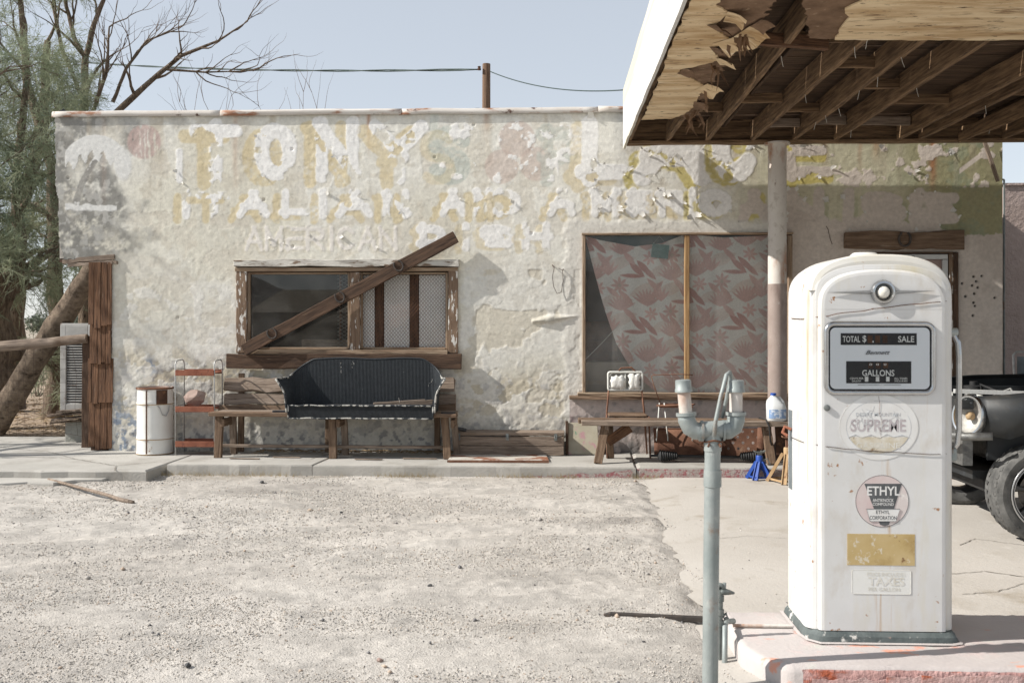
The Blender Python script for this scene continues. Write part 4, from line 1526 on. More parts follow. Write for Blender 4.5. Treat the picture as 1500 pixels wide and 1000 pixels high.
def curtain(parent, left_fn, right, top_fn, bot, y, fold):
    n, m_ = 200, 230
    T, S_ = np.meshgrid(np.linspace(0, 1, m_), np.linspace(0, 1, n), indexing='ij')
    py_ = np.zeros_like(T)
    px_ = np.zeros_like(T)
    for i in range(m_):
        t = i / (m_ - 1)
        yb = 345 + (bot - 345) * t
        l = left_fn(yb)
        px_[i] = l + (right - l) * S_[i]
        tp = top_fn(px_[i])
        py_[i] = tp + (bot - tp) * t
    yv = y + fold * (vn(px_ * .035 + (1 - S_) * 1.5, py_ * .006, 221) - .5) * 2 + fold * .3 * np.sin(px_ * .22 + py_ * .02)
    pts = np.zeros(T.shape + (3,))
    u, v_ = (px_ - CX) / F, (HY - py_) / F
    dx, dy = math.cos(TH) * u - math.sin(TH), math.sin(TH) * u + math.cos(TH)
    t = yv / dy
    pts[..., 0], pts[..., 1], pts[..., 2] = t * dx, yv, HC + t * v_
    cols = leaf_print(px_ + 8 * (vn(px_ * .02, py_ * .02, 222) - .5), py_)
    ii = np.arange(n * m_).reshape(m_, n)
    qq = np.stack([ii[:-1, :-1], ii[:-1, 1:], ii[1:, 1:], ii[1:, :-1]], -1).reshape(-1, 4)
    return mesh_np('curtain', pts.reshape(-1, 3), qq, mt['curtain'], parent, True, cols.reshape(-1, 3))


curtain(w2, lambda yb: float(np.interp(yb, [345, 400, 450, 500, 540, 560, 575], [857, 872, 886, 903, 926, 945, 962])), 1004,
        lambda x: np.interp(x, [857, 880, 930, 970, 1004], [346, 352, 361, 356, 343]), 574, D + .11, .034)
curtain(w2, lambda yb: 1008.0, 1159, lambda x: np.interp(x, [1008, 1060, 1120, 1160], [343, 348, 345, 342]), 578, D + .09, .022)
bb = MB()
a, c = P(850, 380, D + .17), P(1160, 340, D + .17)
bb.box2((a.x, D + .165, a.z), (c.x, D + .17, c.z))
bb.build('valance', mt['teal_cloth'], w2)
# interior behind the big window: boxes added in place of a van's reflection
for (x0, x1, y0_, y1_, yy_, m) in ((850, 935, 530, 590, D + .55, 'interior_box'), (852, 905, 470, 529, D + .8, 'drum_dark'), (940, 1010, 540, 590, D + .5, 'interior_box')):
    a, c = P(x0, y1_, yy_), P(x1, y0_, yy_)
    bx = thing('interior_box', 'pale box added in place of a van reflected in the big window' if m == 'interior_box' and x0 < 900 else ('dark box added in place of the van reflection in the big window' if m != 'interior_box' else 'pale box half hidden by the curtain in the window'), 'box', ((a.x + c.x) / 2, yy_ + .15, .06))
    bb = MB()
    bb.box2((a.x, yy_, .06 if m == 'interior_box' else a.z), (c.x, yy_ + .3, c.z))
    bb.build('side_piece', mt[m], bx, bevel=.006)
    bb = MB()
    bb.box2((a.x + .01, yy_ - .003, (a.z + c.z) / 2 - .02), (c.x - .01, yy_ + .303, (a.z + c.z) / 2 + .02))
    bb.build('tape', mt['decal_tan'] if m == 'interior_box' else mt['wood_dark'], bx)
# little hanging placard behind the glass
pl = thing('hanging_placard', 'small teal placard hanging by a string inside the big window', 'sign', P(966, 378, D + .045))
bb = MB()
a, c = P(955, 378, D + .045), P(980, 358, D + .045)
Mr = Matrix.Rotation(.12, 3, 'Y')
bb.box(P(967, 368, D + .045), (c.x - a.x, .004, c.z - a.z), Mr)
bb.build('board', mt['teal'], pl)
bb = MB()
bb.tube([P(956, 358, D + .045), P(966, 346, D + .045), P(979, 361, D + .045)], .0015, 4)
bb.build('string', mt['white_print'], pl)
# rope stay inside the glass
bb = MB()
bb.tube([P(856, 528, D + .06), P(882, 502, D + .07), P(908, 474, D + .08)], .004, 5)
bb.build('curtain_cord', mt['plastic_old'], w2)

# ---- door, lintel ---------------------------------------------------------
dr = part_empty('door', P(1340, 669, D), cafe)
vbar(dr, 'jamb', mt['wood_dark'], 1274, 1280, 370, 672, D + .0, .08)
vbar(dr, 'jamb', mt['wood_dark'], 1395, 1402, 370, 672, D - .004, .08)
vbar(dr, 'jamb', mt['old_white_wood'], 1389, 1394.8, 372, 672, D + .002, .06)
vbar(dr, 'head', mt['wood_dark'], 1280.3, 1394.8, 369, 372, D, .08, False)
vbar(dr, 'screen_frame', mt['metal_frame'], 1280.5, 1388, 372.4, 380, D - .01, .03, False, .0)
vbar(dr, 'screen_frame', mt['metal_frame'], 1280.5, 1288, 380.3, 672, D - .01, .03, True, .0)
vbar(dr, 'screen_frame', mt['metal_frame'], 1380, 1388, 380.3, 672, D - .01, .03, True, .0)
vbar(dr, 'door_leaf', mt['door_pink'], 1288, 1380, 380, 672, D + .03, .04, True, .0)
for x0, x1 in ((1303, 1305), (1311, 1315), (1316, 1320), (1321, 1327), (1336, 1340)):
    vbar(dr, 'faded_mark', mt['black_print'], x0, x1, 375, 378, D - .0265, .002, False, .0)
lt = vbar(cafe, 'lintel_board', mt['wood_brown'], 1237, 1411, 339, 365, D - .045, .06, False, .18)


def horseshoe(center, right, up, out, size, m, parent):
    bb = MB()
    pts = []
    for k in range(15):
        a_ = math.radians(-60 + 300 * k / 14 )
        pts.append(Vector(center) + (Vector(right) * math.cos(a_ - math.pi / 2 - math.radians(60) + math.radians(60) - math.radians(90)) * .82 + Vector(up) * math.sin(a_ - math.radians(180))) * size + Vector(out) * .008)
    bb.tube(pts, size * .16, 6)
    return bb.build('horseshoe', m, parent)


horseshoe(P(1325, 350, D - .08), (1, 0, 0), (0, 0, 1), (0, -1, 0), .075, mt['dark_steel'], lt)
# loose lath hanging from the roof corner on the right
lath = vbar(cafe, 'loose_lath', mt['wood_grey'], 1448, 1453, 200, 268, D - .05, .02)
lath.matrix_basis = lath.matrix_basis @ Matrix.Rotation(-.3, 4, 'Y')
plank('loose_lath', P(1438, 196, D - .06), P(1462, 266, D - .05), .04, .018, mt['wood_grey'], cafe, up=(1, 0, 0))
bpy.data.objects.remove(lath)
# hanging chain on the wall
bb = MB()
pts = [P(x, y, D - .03) for x, y in ((812, 392), (809, 405), (811, 420), (816, 430), (822, 428), (825, 412), (824, 396), (818, 393))]
bb.tube(pts, .0035, 5)
bb.tube([P(809, 388, D - .005), P(812, 392, D - .035)], .005, 5)
bb.tube([P(825, 394, D - .005), P(824, 396, D - .035)], .005, 5)
bb.build('hanging_wire', mt['dark_wire'], cafe)
bb = MB()
bb.tube([P(1210, 331, D - .02), P(1213, 336, D - .03), P(1216, 350, D - .02), P(1219, 358, D - .02)], .003, 5)
bb.build('hanging_wire', mt['dark_wire'], cafe)

# ---- cladding of shingles beside the notch --------------------------------
sh_r = random.Random(12)
post_c = P(148, 520, D + .12)
bb = MB()
a, c = P(133, 655, D + .02), P(160, 384, D + .02)
bb.box2((a.x, D + .02, .09), (c.x, D + .25, zn + .02))
bb.build('cladding_core', mt['wood_dark'], cafe)
courses = ((655, 588, 598), (598, 530, 536), (536, 470, 478), (478, 386, 380))
for ci, (yb, yt, ytop) in enumerate(((657, 585, 0), (592, 525, 0), (533, 472, 0), (478, 384, 0))):
    xq = 130 + sh_r.uniform(-2, 1)
    xe = 160 + (3 if ci == 2 else sh_r.uniform(0, 6))
    while xq < xe - 3:
        w_ = sh_r.uniform(5, 12)
        x2 = min(xq + w_, xe)
        if xe - x2 < 4:
            x2 = xe
        yoff = D - .012 - .008 * ci - sh_r.uniform(0, .006)
        bo = yb + sh_r.uniform(-3, 3)
        a, c = P(xq + .3, bo, yoff), P(x2 - .3, yt, yoff)
        plank('shingle', ((a.x + c.x) / 2, yoff, a.z), ((a.x + c.x) / 2, yoff + .012, c.z), c.x - a.x, .013, mt['shingle'], cafe, up=(1, 0, 0), rough=.10, seg=4)
        xq = x2
# boards poking from under the false front
for (x0, y0_, x1, y1_, w_) in ((92, 383, 168, 376, .05), (100, 388, 166, 384, .04), (118, 378, 172, 384, .035)):
    plank('soffit_board', P(x0, y0_, D + .02), P(x1, y1_, D - .02), w_, .03, mt['wood_grey'], cafe, rough=.3)
bb = MB()
bb.box2((XL + .04, D + .03, zn - .02), (xn, D + TH_W, zn + .018))
bb.build('soffit', mt['wood_dark'], cafe)
# ================================================================== canopy
CXL, CXR, CY0, CY1, CZB, CZT = .757, 7.0, 3.0, 10.49, 3.355, 3.95
canopy = thing('pump_canopy', 'rotting flat roofed canopy with bare rafters and white fascia over the pump', 'canopy', (2.34, 10.40, SW))
# fascia: boards with a ragged lower edge
def fascia(name, a, b_, z0, z1, t, inward, seed):
    a, b_ = Vector(a), Vector(b_)
    n = 60
    bb = MB()
    rows = [[], [], [], []]
    for i in range(n + 1):
        p_ = a + (b_ - a) * i / n
        w_ = (float(fbm(i * .45, seed, 231, 3)) - .5) * .05
        lo_z = z0 + w_ * .6
        hi_z = z1 + (float(fbm(i * .2, seed + 3, 233, 2)) - .5) * .02
        rows[0].append(Vector((p_.x, p_.y, lo_z)))
        rows[1].append(Vector((p_.x, p_.y, hi_z)))
        rows[2].append(Vector((p_.x, p_.y, hi_z)) + inward * t)
        rows[3].append(Vector((p_.x, p_.y, lo_z + .004)) + inward * t)
    bb.grid(rows + [rows[0]])
    return bb.build(name, mt['white_fascia'], canopy, smooth=.5)


fascia('fascia_board', (CXL - .02, CY1 + .03, 0), (CXL - .02, CY0, 0), CZB - .03, CZT, .025, Vector((1, 0, 0)), 1)
fascia('fascia_board', (CXL + .01, CY0, 0), (CXR, CY0, 0), CZB - .03, CZT, .025, Vector((0, 1, 0)), 2)
fascia('fascia_board', (CXR, CY0 + .03, 0), (CXR, CY1, 0), CZB - .03, CZT, .025, Vector((-1, 0, 0)), 3)
plank('header_beam', (CXL + .02, CY1 - .02, CZB + .125), (CXR - .05, CY1 - .02, CZB + .125), .25, .05, mt['rafter'], canopy, rough=.08, seg=30)
plank('header_plate', (CXL + .02, CY1 - .06, CZB + .015), (CXR - .05, CY1 - .06, CZB + .015), .12, .03, mt['rafter'], canopy, up=(0, 1, 0), rough=.08, seg=30)
plank('edge_beam', (CXL + .04, CY0 + .05, CZB + .12), (CXL + .04, CY1 - .06, CZB + .12), .18, .045, mt['rafter'], canopy, seg=20)
# rafters
rx = [P(x, 205, 10.38).x for x in (978, 1036, 1102, 1163, 1224, 1316, 1348, 1412, 1470, 1535, 1600)] + [5.9, 6.4]
for i, x in enumerate(rx):
    y_end = CY0 + .06
    skew = random.Random(i).uniform(-.05, .05) + (.10 if i in (5,) else 0)
    if i == 0:
        plank('rafter', (x, CY1 - .12, CZB + .11), (x + .02, 9.2, CZB + .11), .17, .045, mt['rafter'], canopy, rough=.1)
        continue
    if i == 7:   # split rafter that has dropped at its end
        plank('rafter', (x - .05, CY1 - .14, CZB + .045), (x + .12, 7.2, CZB + .12), .15, .045, mt['rafter'], canopy, rough=.25, taper=-.2)
        continue
    plank('rafter', (x, CY1 - .12, CZB + .115), (x + skew, y_end, CZB + .115), .19, .048, mt['rafter'], canopy, rough=.05, seg=24)
# second layer of lighter joists above, and blocking between rafters
for i, x in enumerate(rx[1:10]):
    plank('ceiling_joist', (x + .16, CY1 - .12, CZB + .20), (x + .17, CY0 + .3, CZB + .20), .09, .035, mt['deck'], canopy, rough=.06, seg=16)
blocks = [(1, 2, 8.9), (2, 3, 9.3), (3, 4, 8.4), (4, 5, 9.0), (0, 1, 9.25), (1, 2, 7.0), (2, 3, 7.7), (5, 6, 9.5), (6, 8, 8.7), (8, 9, 9.2), (3, 4, 9.9), (4, 5, 9.95), (2, 3, 10.0)]
for (i, j, y) in blocks:
    plank('blocking', (rx[i] + .03, y, CZB + .13), (rx[j] - .03, y + .01, CZB + .13), .085, .04, mt['rafter'] if y < 9.6 else mt['wood_grey'], canopy, rough=.1, seg=4)
plank('blocking', (rx[1] - .22, 6.75, CZB + .05), (rx[1] + .28, 6.9, CZB + .05), .085, .05, mt['shingle'], canopy, rough=.1, seg=4)
# roof boards with gaps
y = CY0 + .04
dk = []
for v_ in range(4):
    o = plank('roof_board', (CXL + .02, 0, 0), (CXR - .03, 0, 0), .02, .138, mt['deck'], None, up=(0, 0, 1), rough=.02, seg=26)
    dk.append(o.data)
    bpy.data.objects.remove(o)
k = 0
r = random.Random(8)
while y < CY1 - .05:
    o = bpy.data.objects.new('roof_board', dk[k % 4])
    C.objects.link(o)
    put(o, Matrix.Translation(((CXL + CXR) / 2, y + .07, CZB + .255 + r.uniform(0, .006))) @ Matrix.Rotation(r.uniform(-.0022, .0022), 4, 'Z'), canopy)
    y += .138 + (r.uniform(.012, .04) if r.random() < .07 else .0015)
    k += 1


def ragged(pts_px, z, amp, seed, every=.03):
    """outline given in photo points on the plane at height z, roughened"""
    pts = [Vector((G(x, y_, z).x, G(x, y_, z).y)) for x, y_ in pts_px]
    out = []
    rr_ = random.Random(seed)
    n_ = len(pts)
    for i in range(n_):
        a_, c_2 = pts[i], pts[(i + 1) % n_]
        m2 = max(1, min(40, int((c_2 - a_).length / every)))
        for j in range(m2):
            p_ = a_ + (c_2 - a_) * j / m2
            out.append((p_.x + rr_.uniform(-amp, amp), p_.y + rr_.uniform(-amp, amp)))
    return out


def sheet(name, poly, z, t, m, droop=0):
    bb = MB()
    bb.prism(poly, Matrix.Translation((0, 0, z)), t)
    o = bb.build(name, m, canopy)
    return o


zc = CZB - .012
s1 = [(941, 176), (984, 174), (1003, 168), (1018, 154), (1030, 125), (1016, 117), (996, 103), (1020, 98), (1054, 89), (1044, 72), (1068, 58), (1046, 40), (1050, 33), (1068, 22), (1050, 8), (1080, -30), (1070, -60), (1035, -60)]
sheet('soffit_panel', ragged(s1, zc, .012, 1), zc, .009, mt['ply'])
s2 = [(1002, 176), (1024, 168), (1032, 160), (1040, 130), (1060, 100), (1072, 82), (1078, 62), (1096, 50), (1112, 34), (1130, 12), (1150, -10), (1160, -60), (1052, -60), (1032, 0), (1000, 90), (985, 150)]
sheet('felt_lining', ragged(s2, zc + .011, .022, 2), zc + .011, .006, mt['felt'])
s3 = [(1224, 59), (1360, 59.5), (1520, 59), (1900, 60), (2600, -300), (1330, -300), (1290, -120), (1272, -40), (1262, 2), (1238, 14), (1242, 26), (1230, 42)]
sheet('ceiling_panel', ragged(s3, zc - .004, .010, 3, .06), zc - .004, .010, mt['ply'])
s4 = [(1186, 57), (1245, 58), (1262, 20), (1330, -300), (1240, -300), (1160, -30), (1178, 10)]
sheet('felt_lining', ragged(s4, zc + .009, .014, 4), zc + .009, .007, mt['felt'])
# dry shreds of lining hanging from the torn edge
r = random.Random(77)
for i in range(26):
    x_, y_ = r.choice([(1012, 168), (1022, 164), (1030, 150), (1030, 128), (1050, 100), (1072, 64), (1085, 52), (1040, 95), (1018, 172)])
    p_ = G(x_ + r.uniform(-8, 8), y_ + r.uniform(-4, 4), zc)
    L = r.uniform(.05, .16)
    bb = MB()
    q1 = p_ + Vector((r.uniform(-.04, .05), r.uniform(-.05, .05), -L * .6))
    q2 = q1 + Vector((r.uniform(-.05, .06), r.uniform(-.04, .04), -L * .5))
    wv = Vector((r.uniform(.006, .018), r.uniform(-.006, .006), 0))
    bb.grid([[p_ - wv, q1 - wv * .7, q2], [p_ + wv, q1 + wv * .8, q2 + wv * .2]])
    bb.build('torn_shred', mt['felt'], canopy)
# crumpled curls of ply along the torn edge
for i, (x_, y_) in enumerate(((1030, 128), (1000, 104), (1056, 90), (1046, 72), (1070, 58), (1048, 40), (1068, 24), (1020, 152), (1090, 48), (1110, 34))):
    p_ = G(x_, y_, zc)
    bb = MB()
    s_ = r.uniform(.06, .13)
    rot = Matrix.Rotation(r.uniform(-.8, .8), 3, 'Z')
    rows = []
    for u_ in range(5):
        row = []
        for v2 in range(4):
            q_ = Vector(((v2 / 3 - .2) * s_ * 1.2, (u_ / 4 - .5) * s_ * 2.2 * r.uniform(.8, 1.1), -.004 - (v2 / 3) ** 2 * s_ * .55 * r.uniform(.6, 1.2)))
            row.append(p_ + rot @ q_)
        rows.append(row)
    bb.grid(rows)
    bb.build('torn_shred', mt['felt'] if i % 2 else mt['ply'], canopy)
# bent nails below the rafters
bb = MB()
bb.tube([(0, 0, 0), (.004, .003, -.035), (.012, .004, -.075)], .0022, 4)
nail = bb.mesh('nail')
nail.materials.append(mt['white_paint'])
for i in range(34):
    x = r.choice(rx[1:10])
    o = bpy.data.objects.new('nail', nail)
    C.objects.link(o)
    put(o, Matrix.Translation((x + r.uniform(-.02, .02), r.uniform(6.6, 10.1), CZB + .022)) @ Matrix.Rotation(r.uniform(0, 6), 4, 'Z') @ Matrix.Rotation(r.uniform(-.3, .3), 4, 'X'), canopy)
# column
bb = MB()
colx, coly = P(1138.5, 400, 10.40).x, 10.40
zs = P(1138, 416, 10.40).z
bb.lathe([(.094, zs), (.094, CZB - .02), (.13, CZB - .02), (.13, CZB - .001), (0, CZB - .001)], 28, Matrix.Translation((colx, coly, 0)))
bb.build('column', mt['column_white'], canopy, smooth=.6)
bb = MB()
bb.lathe([(.16, SW + .001), (.16, SW + .012), (.096, SW + .014), (.096, zs - .004), (.096, zs - .0005)], 28, Matrix.Translation((colx, coly, 0)))
bb.build('column_base', mt['column_brown'], canopy, smooth=.6)
bb = MB()
bb.lathe([(.094, .09), (.094, CZB - .02)], 20, Matrix.Translation((3.4, 4.6, 0)))
bb.build('column', mt['column_white'], canopy, smooth=.6)

# ================================================================== gas pump
PXC, PHW, PYF, PYB = 1.452, .317, 4.445, 4.87
pump = thing('gas_pump', 'old rounded white petrol pump with a black and white sale dial', 'gas pump', (PXC, (PYF + PYB) / 2, IH))
PZ0, PZS, PZT = .14, 1.652, 1.795


def sil(hw, z0, zs, zt, n=26, r=.09):
    """front outline: straight sides, rounded shoulders, arched top"""
    pts = [(-hw, z0), (-hw, zs - .05)]
    for k in range(n + 1):
        t = -1 + 2 * k / n
        a_ = abs(t)
        z = zs + (zt - zs) * (1 - a_ ** 2.3) - .0
        x = hw * math.copysign(1 - (1 - a_) ** 1.0, t)
        # superellipse shoulder
        ang = math.pi * (1 - k / n)
        x = hw * math.copysign(abs(math.cos(ang)) ** .80, math.cos(ang))
        z = zs - .05 + (zt - zs + .05) * abs(math.sin(ang)) ** .70
        pts.append((x, z))
    pts.append((hw, zs - .05))
    pts.append((hw, z0))
    return pts


def offset_sil(pts, d, z0):
    out = []
    m = len(pts)
    for i, (x, z) in enumerate(pts):
        a_ = Vector(pts[max(i - 1, 0)])
        c2 = Vector(pts[min(i + 1, m - 1)])
        t = (c2 - a_).normalized()
        nrm = Vector((-t.y, t.x))
        out.append((x - nrm.x * d, max(z - nrm.y * d, z0)))
    out[0] = (out[1][0], z0)
    out[-1] = (out[-2][0], z0)
    return out


def loft_sil(prof, pts, z0):
    bb = MB()
    rings = []
    for d, y in prof:
        rings.append([Vector((PXC + x, y, z)) for x, z in offset_sil(pts, d, z0)])
    m = len(pts)
    for a_, c2 in zip(rings[:-1], rings[1:]):
        bb.add(a_ + c2, [(i, i + 1, m + i + 1, m + i) for i in range(m - 1)])
    bb.add(rings[0], [tuple(range(m))])
    bb.add(rings[-1], [tuple(reversed(range(m)))])
    return bb


base = sil(PHW + .008, PZ0, PZS, PZT)
prof = []
for k in range(7):
    a_ = math.pi / 2 * k / 6
    prof.append((.055 * (1 - math.sin(a_)), PYF + .025 + .055 * (1 - math.cos(a_))))
prof += [(0, PYF + .14), (.006, PYF + .145), (.006, PYF + .152), (0, PYF + .157), (0, PYB - .055)]
for k in range(1, 6):
    a_ = math.pi / 2 * k / 5
    prof.append((.055 * (1 - math.cos(a_)), PYB - .055 + .055 * math.sin(a_)))
body = loft_sil(prof, base, PZ0).build('body', mt['pump_white'], pump, smooth=.7)
# raised front panel with its own arched head
fp = sil(PHW - .040, PZ0 + .002, PZS - .045, PZT - .062)
prof = [(.022, PYF), (.010, PYF + .002), (.003, PYF + .007), (0, PYF + .014), (0, PYF + .040)]
loft_sil(prof, fp, PZ0 + .002).build('front_panel', mt['pump_white'], pump, smooth=.7)
# cap band over the top
cp = sil(PHW - .006, PZS - .01, PZS + .005, PZT + .008)
prof = [(.03, PYF + .028), (.008, PYF + .034), (0, PYF + .048), (0, PYB - .05), (.03, PYB - .02)]
loft_sil(prof, cp, PZS - .01).build('top_cap', mt['pump_cap'], pump, smooth=.7)
bb = MB()
bb.lathe([(0, .012), (.05, .012), (.06, .004), (.075, -.012)], 20, Matrix.Translation((PXC - .02, PYF + .2, PZT + .012)))
bb.build('filler_boss', mt['pump_cap'], pump, smooth=.6)
# plinth
bb = MB()
pl_ = dense([(PXC - .331, PYF + .09), (PXC - .315, PYF + .02), (PXC - .275, PYF - .022), (PXC + .285, PYF - .022), (PXC + .325, PYF - .005), (PXC + .338, PYF + .05), (PXC + .338, PYB + .02), (PXC - .331, PYB + .02)], .04)
rr0 = random.Random(5)
pr = [[(x, y_, IH + .001) for x, y_ in pl_], [(x + rr0.uniform(-.002, .002), y_, IH + .030) for x, y_ in off_poly(pl_, .006)], [(x, y_, IH + .048) for x, y_ in off_poly(pl_, .022)], [(x, y_, IH + .0505) for x, y_ in off_poly(pl_, .05)]]
m_ = len(pl_)
for k in range(3):
    bb.add(pr[k] + pr[k + 1], [(i, (i + 1) % m_, m_ + (i + 1) % m_, m_ + i) for i in range(m_)])
bb.add(pr[3], [tuple(range(m_))])
bb.build('plinth', mt['base_green'], pump, smooth=.8)
bb = MB()
bb.add([(x, y_, IH + .006) for x, y_ in off_poly(pl_, -.018)] + [(x, y_, IH + .0095) for x, y_ in off_poly(pl_, -.004)], [(i, (i + 1) % m_, m_ + (i + 1) % m_, m_ + i) for i in range(m_)])
bb.build('mortar_bed', mt['island'], pump)


def fpt(px, py, d=0.0):
    return P(px, py, PYF - d)


def rrect(x0, x1, z0, z1, r, n=6):
    pts = []
    for cx, cz, a0 in ((x1 - r, z1 - r, 0), (x0 + r, z1 - r, 90), (x0 + r, z0 + r, 180), (x1 - r, z0 + r, 270)):
        for k in range(n + 1):
            a_ = math.radians(a0 + 90 * k / n)
            pts.append((cx + r * math.cos(a_), cz + r * math.sin(a_)))
    return pts


def plate(name, pts, y, t, m, parent):
    bb = MB()
    Mx = Matrix(((1, 0, 0, 0), (0, 0, -1, y), (0, 1, 0, 0), (0, 0, 0, 1)))
    bb.prism(pts, Mx, t)
    return bb.build(name, m, parent)


# dial: chrome bezel, pale face, black windows, print
a, c = fpt(1211, 574), fpt(1366, 475)
x0, x1, z0, z1 = a.x, c.x, a.z, c.z
bez = rrect(x0 - .002, x1 + .002, z0 - .002, z1 + .002, .035, 8)
bb = MB()
bb.tube([(p_[0], PYF - .002, p_[1]) for p_ in bez], .0115, 10, close=True)
dial_b = bb.build('bezel', mt['chrome'], pump, smooth=3.14)
inner = rrect(x0 + .008, x1 - .008, z0 + .008, z1 - .008, .028, 8)
plate('dial_recess', inner, PYF + .012, .014, mt['black_print'], pump)
dial = plate('dial_face', rrect(x0 + .014, x1 - .014, z0 + .014, z1 - .014, .024, 8), PYF - .001, .004, mt['dial_white'], pump)


def dplate(px0, px1, py0, py1, name='sale_plate', m='black_print', y=PYF - .0055, t=.002, parent=None):
    a_, c2 = fpt(px0, py1), fpt(px1, py0)
    return plate(name, [(a_.x, a_.z), (c2.x, a_.z), (c2.x, c2.z), (a_.x, c2.z)], y, t, mt[m], parent or dial)


def dtext(s, px0, px1, py0, py1, m='white_print', y=PYF - .0095, parent=None, bold=.012, **kw):
    a_, c2 = fpt(px0, py1), fpt(px1, py0)
    return text(s, ((a_.x + c2.x) / 2, y, (a_.z + c2.z) / 2), c2.x - a_.x, c2.z - a_.z, mt[m], parent or dial, bold=bold, **kw)


dplate(1231, 1342, 488, 505)
dplate(1239, 1334, 529, 561, 'gallons_plate')
dtext('TOTAL', 1233.5, 1259, 492, 501)
dtext('$', 1262.5, 1268, 491, 502)
dtext('SALE', 1314.5, 1338, 492, 501)
dtext('GALLONS', 1262, 1309, 541.5, 550.5)
dtext('Bennett', 1267, 1303, 513, 519, 'decal_black', bold=.01, shear=.45)
dtext('CENTS PER', 1244, 1264, 552.5, 555.3, bold=.01)
dtext('GALLON', 1247, 1260, 556.3, 558.8, bold=.01)
dtext('ALL TAXES', 1309, 1328, 552.5, 555.3, bold=.01)
dtext('INCLUDED', 1309.5, 1328, 556.3, 558.8, bold=.01)
dplate(1256, 1319, 563, 564, 'print_line', 'decal_grey')
for x_, yy0, yy1 in ((1270, 491, 502), (1281, 491, 502), (1292, 491, 502), (1271, 531, 539), (1282, 531, 539), (1293, 531, 539)):
    dplate(x_, x_ + 7, yy0, yy1, 'number_wheel', 'drum_dark', PYF - .0078, .0012)
for x_ in (1273, 1283, 1294):
    dtext('0', x_ - .5, x_ + 3.5, 532, 535, bold=.0, y=PYF - .0095)
for x_ in (1266, 1282, 1297):
    dplate(x_, x_ + 5, 551.5, 558.5, 'price_window', 'white_print', PYF - .0078, .0012)
dtext('.', 1277, 1279, 499, 501.5)
# cover glass
bb = MB()
bb.add([(p_[0], PYF - .011, p_[1]) for p_ in inner], [tuple(range(len(inner)))])
bb.build('cover_glass', mt['clear_glass'], pump)
# knob and chrome spears
kc = fpt(1293, 428)
My = Matrix(((1, 0, 0, kc.x), (0, 0, -1, PYF + .004), (0, 1, 0, kc.z), (0, 0, 0, 1)))
bb = MB()
bb.lathe([(.054, 0), (.054, .012), (.048, .024), (.040, .026), (.033, .016), (.030, .004)], 28, My)
kr = bb.build('knob_ring', mt['chrome'], pump, smooth=.8)
bb = MB()
bb.lathe([(.034, .003), (.0, .0035)], 24, My)
bb.build('knob_well', mt['black_print'], kr)
bb = MB()
bb.lathe([(.028, .004), (.028, .014), (.024, .024), (.014, .030), (0, .032)], 24, My)
bb.build('knob', mt['knob_white'], kr, smooth=3.14)
for s_, xe, ye in ((-1, 1210, 428.5), (1, 1371, 426)):
    e = fpt(xe, ye, .006)
    st_ = Vector((kc.x + s_ * .052, PYF - .004, kc.z))
    bb = MB()
    bb.add([st_ + Vector((0, .004, .009)), st_ + Vector((0, -.012, 0)), st_ + Vector((0, .004, -.009)), e], [(0, 1, 3), (1, 2, 3), (2, 0, 3), (0, 2, 1)])
    bb.build('chrome_spear', mt['chrome'], pump)
# rust along the panel seams
rs_r = random.Random(66)
for sx_, yq in ((-PHW + .045, PYF + .0155), (PHW - .045, PYF + .0155)):
    z_ = .15
    while z_ < 1.5:
        L_ = rs_r.uniform(.04, .22)
        if rs_r.random() < (.75 if sx_ < 0 else .5):
            bb = MB()
            n_ = max(3, int(L_ / .02))
            bb.tube([(PXC + sx_ + rs_r.uniform(-.001, .001), yq, z_ + L_ * i / n_) for i in range(n_ + 1)], [rs_r.uniform(.0008, .0028) for _ in range(n_ + 1)], 5)
            bb.build('seam_rust', mt['rust_sheet'] if rs_r.random() < .4 else mt['jack_tan'], pump)
        z_ += L_ + rs_r.uniform(.01, .08)
# lock
lk = fpt(1211, 597)
bb = MB()
bb.lathe([(.014, 0), (.014, .008), (.011, .010), (0, .010)], 16, Matrix(((1, 0, 0, lk.x), (0, 0, -1, PYF), (0, 1, 0, lk.z), (0, 0, 0, 1))))
bb.build('lock', mt['galv_dark'], pump, smooth=.7)


def disc(name, px, py, rx_, rz_, y, m, parent, t=.0012, a0=0, a1=360, n=44, r_in=None):
    cc = fpt(px, py)
    pts = [(cc.x + rx_ * math.cos(math.radians(a_)), cc.z + rz_ * math.sin(math.radians(a_))) for a_ in np.linspace(a0, a1, n, endpoint=(a1 - a0) < 360)]
    return plate(name, pts, y, t, mt[m], parent)


def ring(name, px, py, rx_, rz_, w_, y, m, parent, n=56):
    cc = fpt(px, py)
    bb = MB()
    o_ = [Vector((cc.x + rx_ * math.cos(2 * math.pi * k / n), y, cc.z + rz_ * math.sin(2 * math.pi * k / n))) for k in range(n + 1)]
    i_ = [Vector((cc.x + (rx_ - w_) * math.cos(2 * math.pi * k / n), y, cc.z + (rz_ - w_) * math.sin(2 * math.pi * k / n))) for k in range(n + 1)]
    bb.grid([o_, i_])
    return bb.build(name, mt[m], parent)


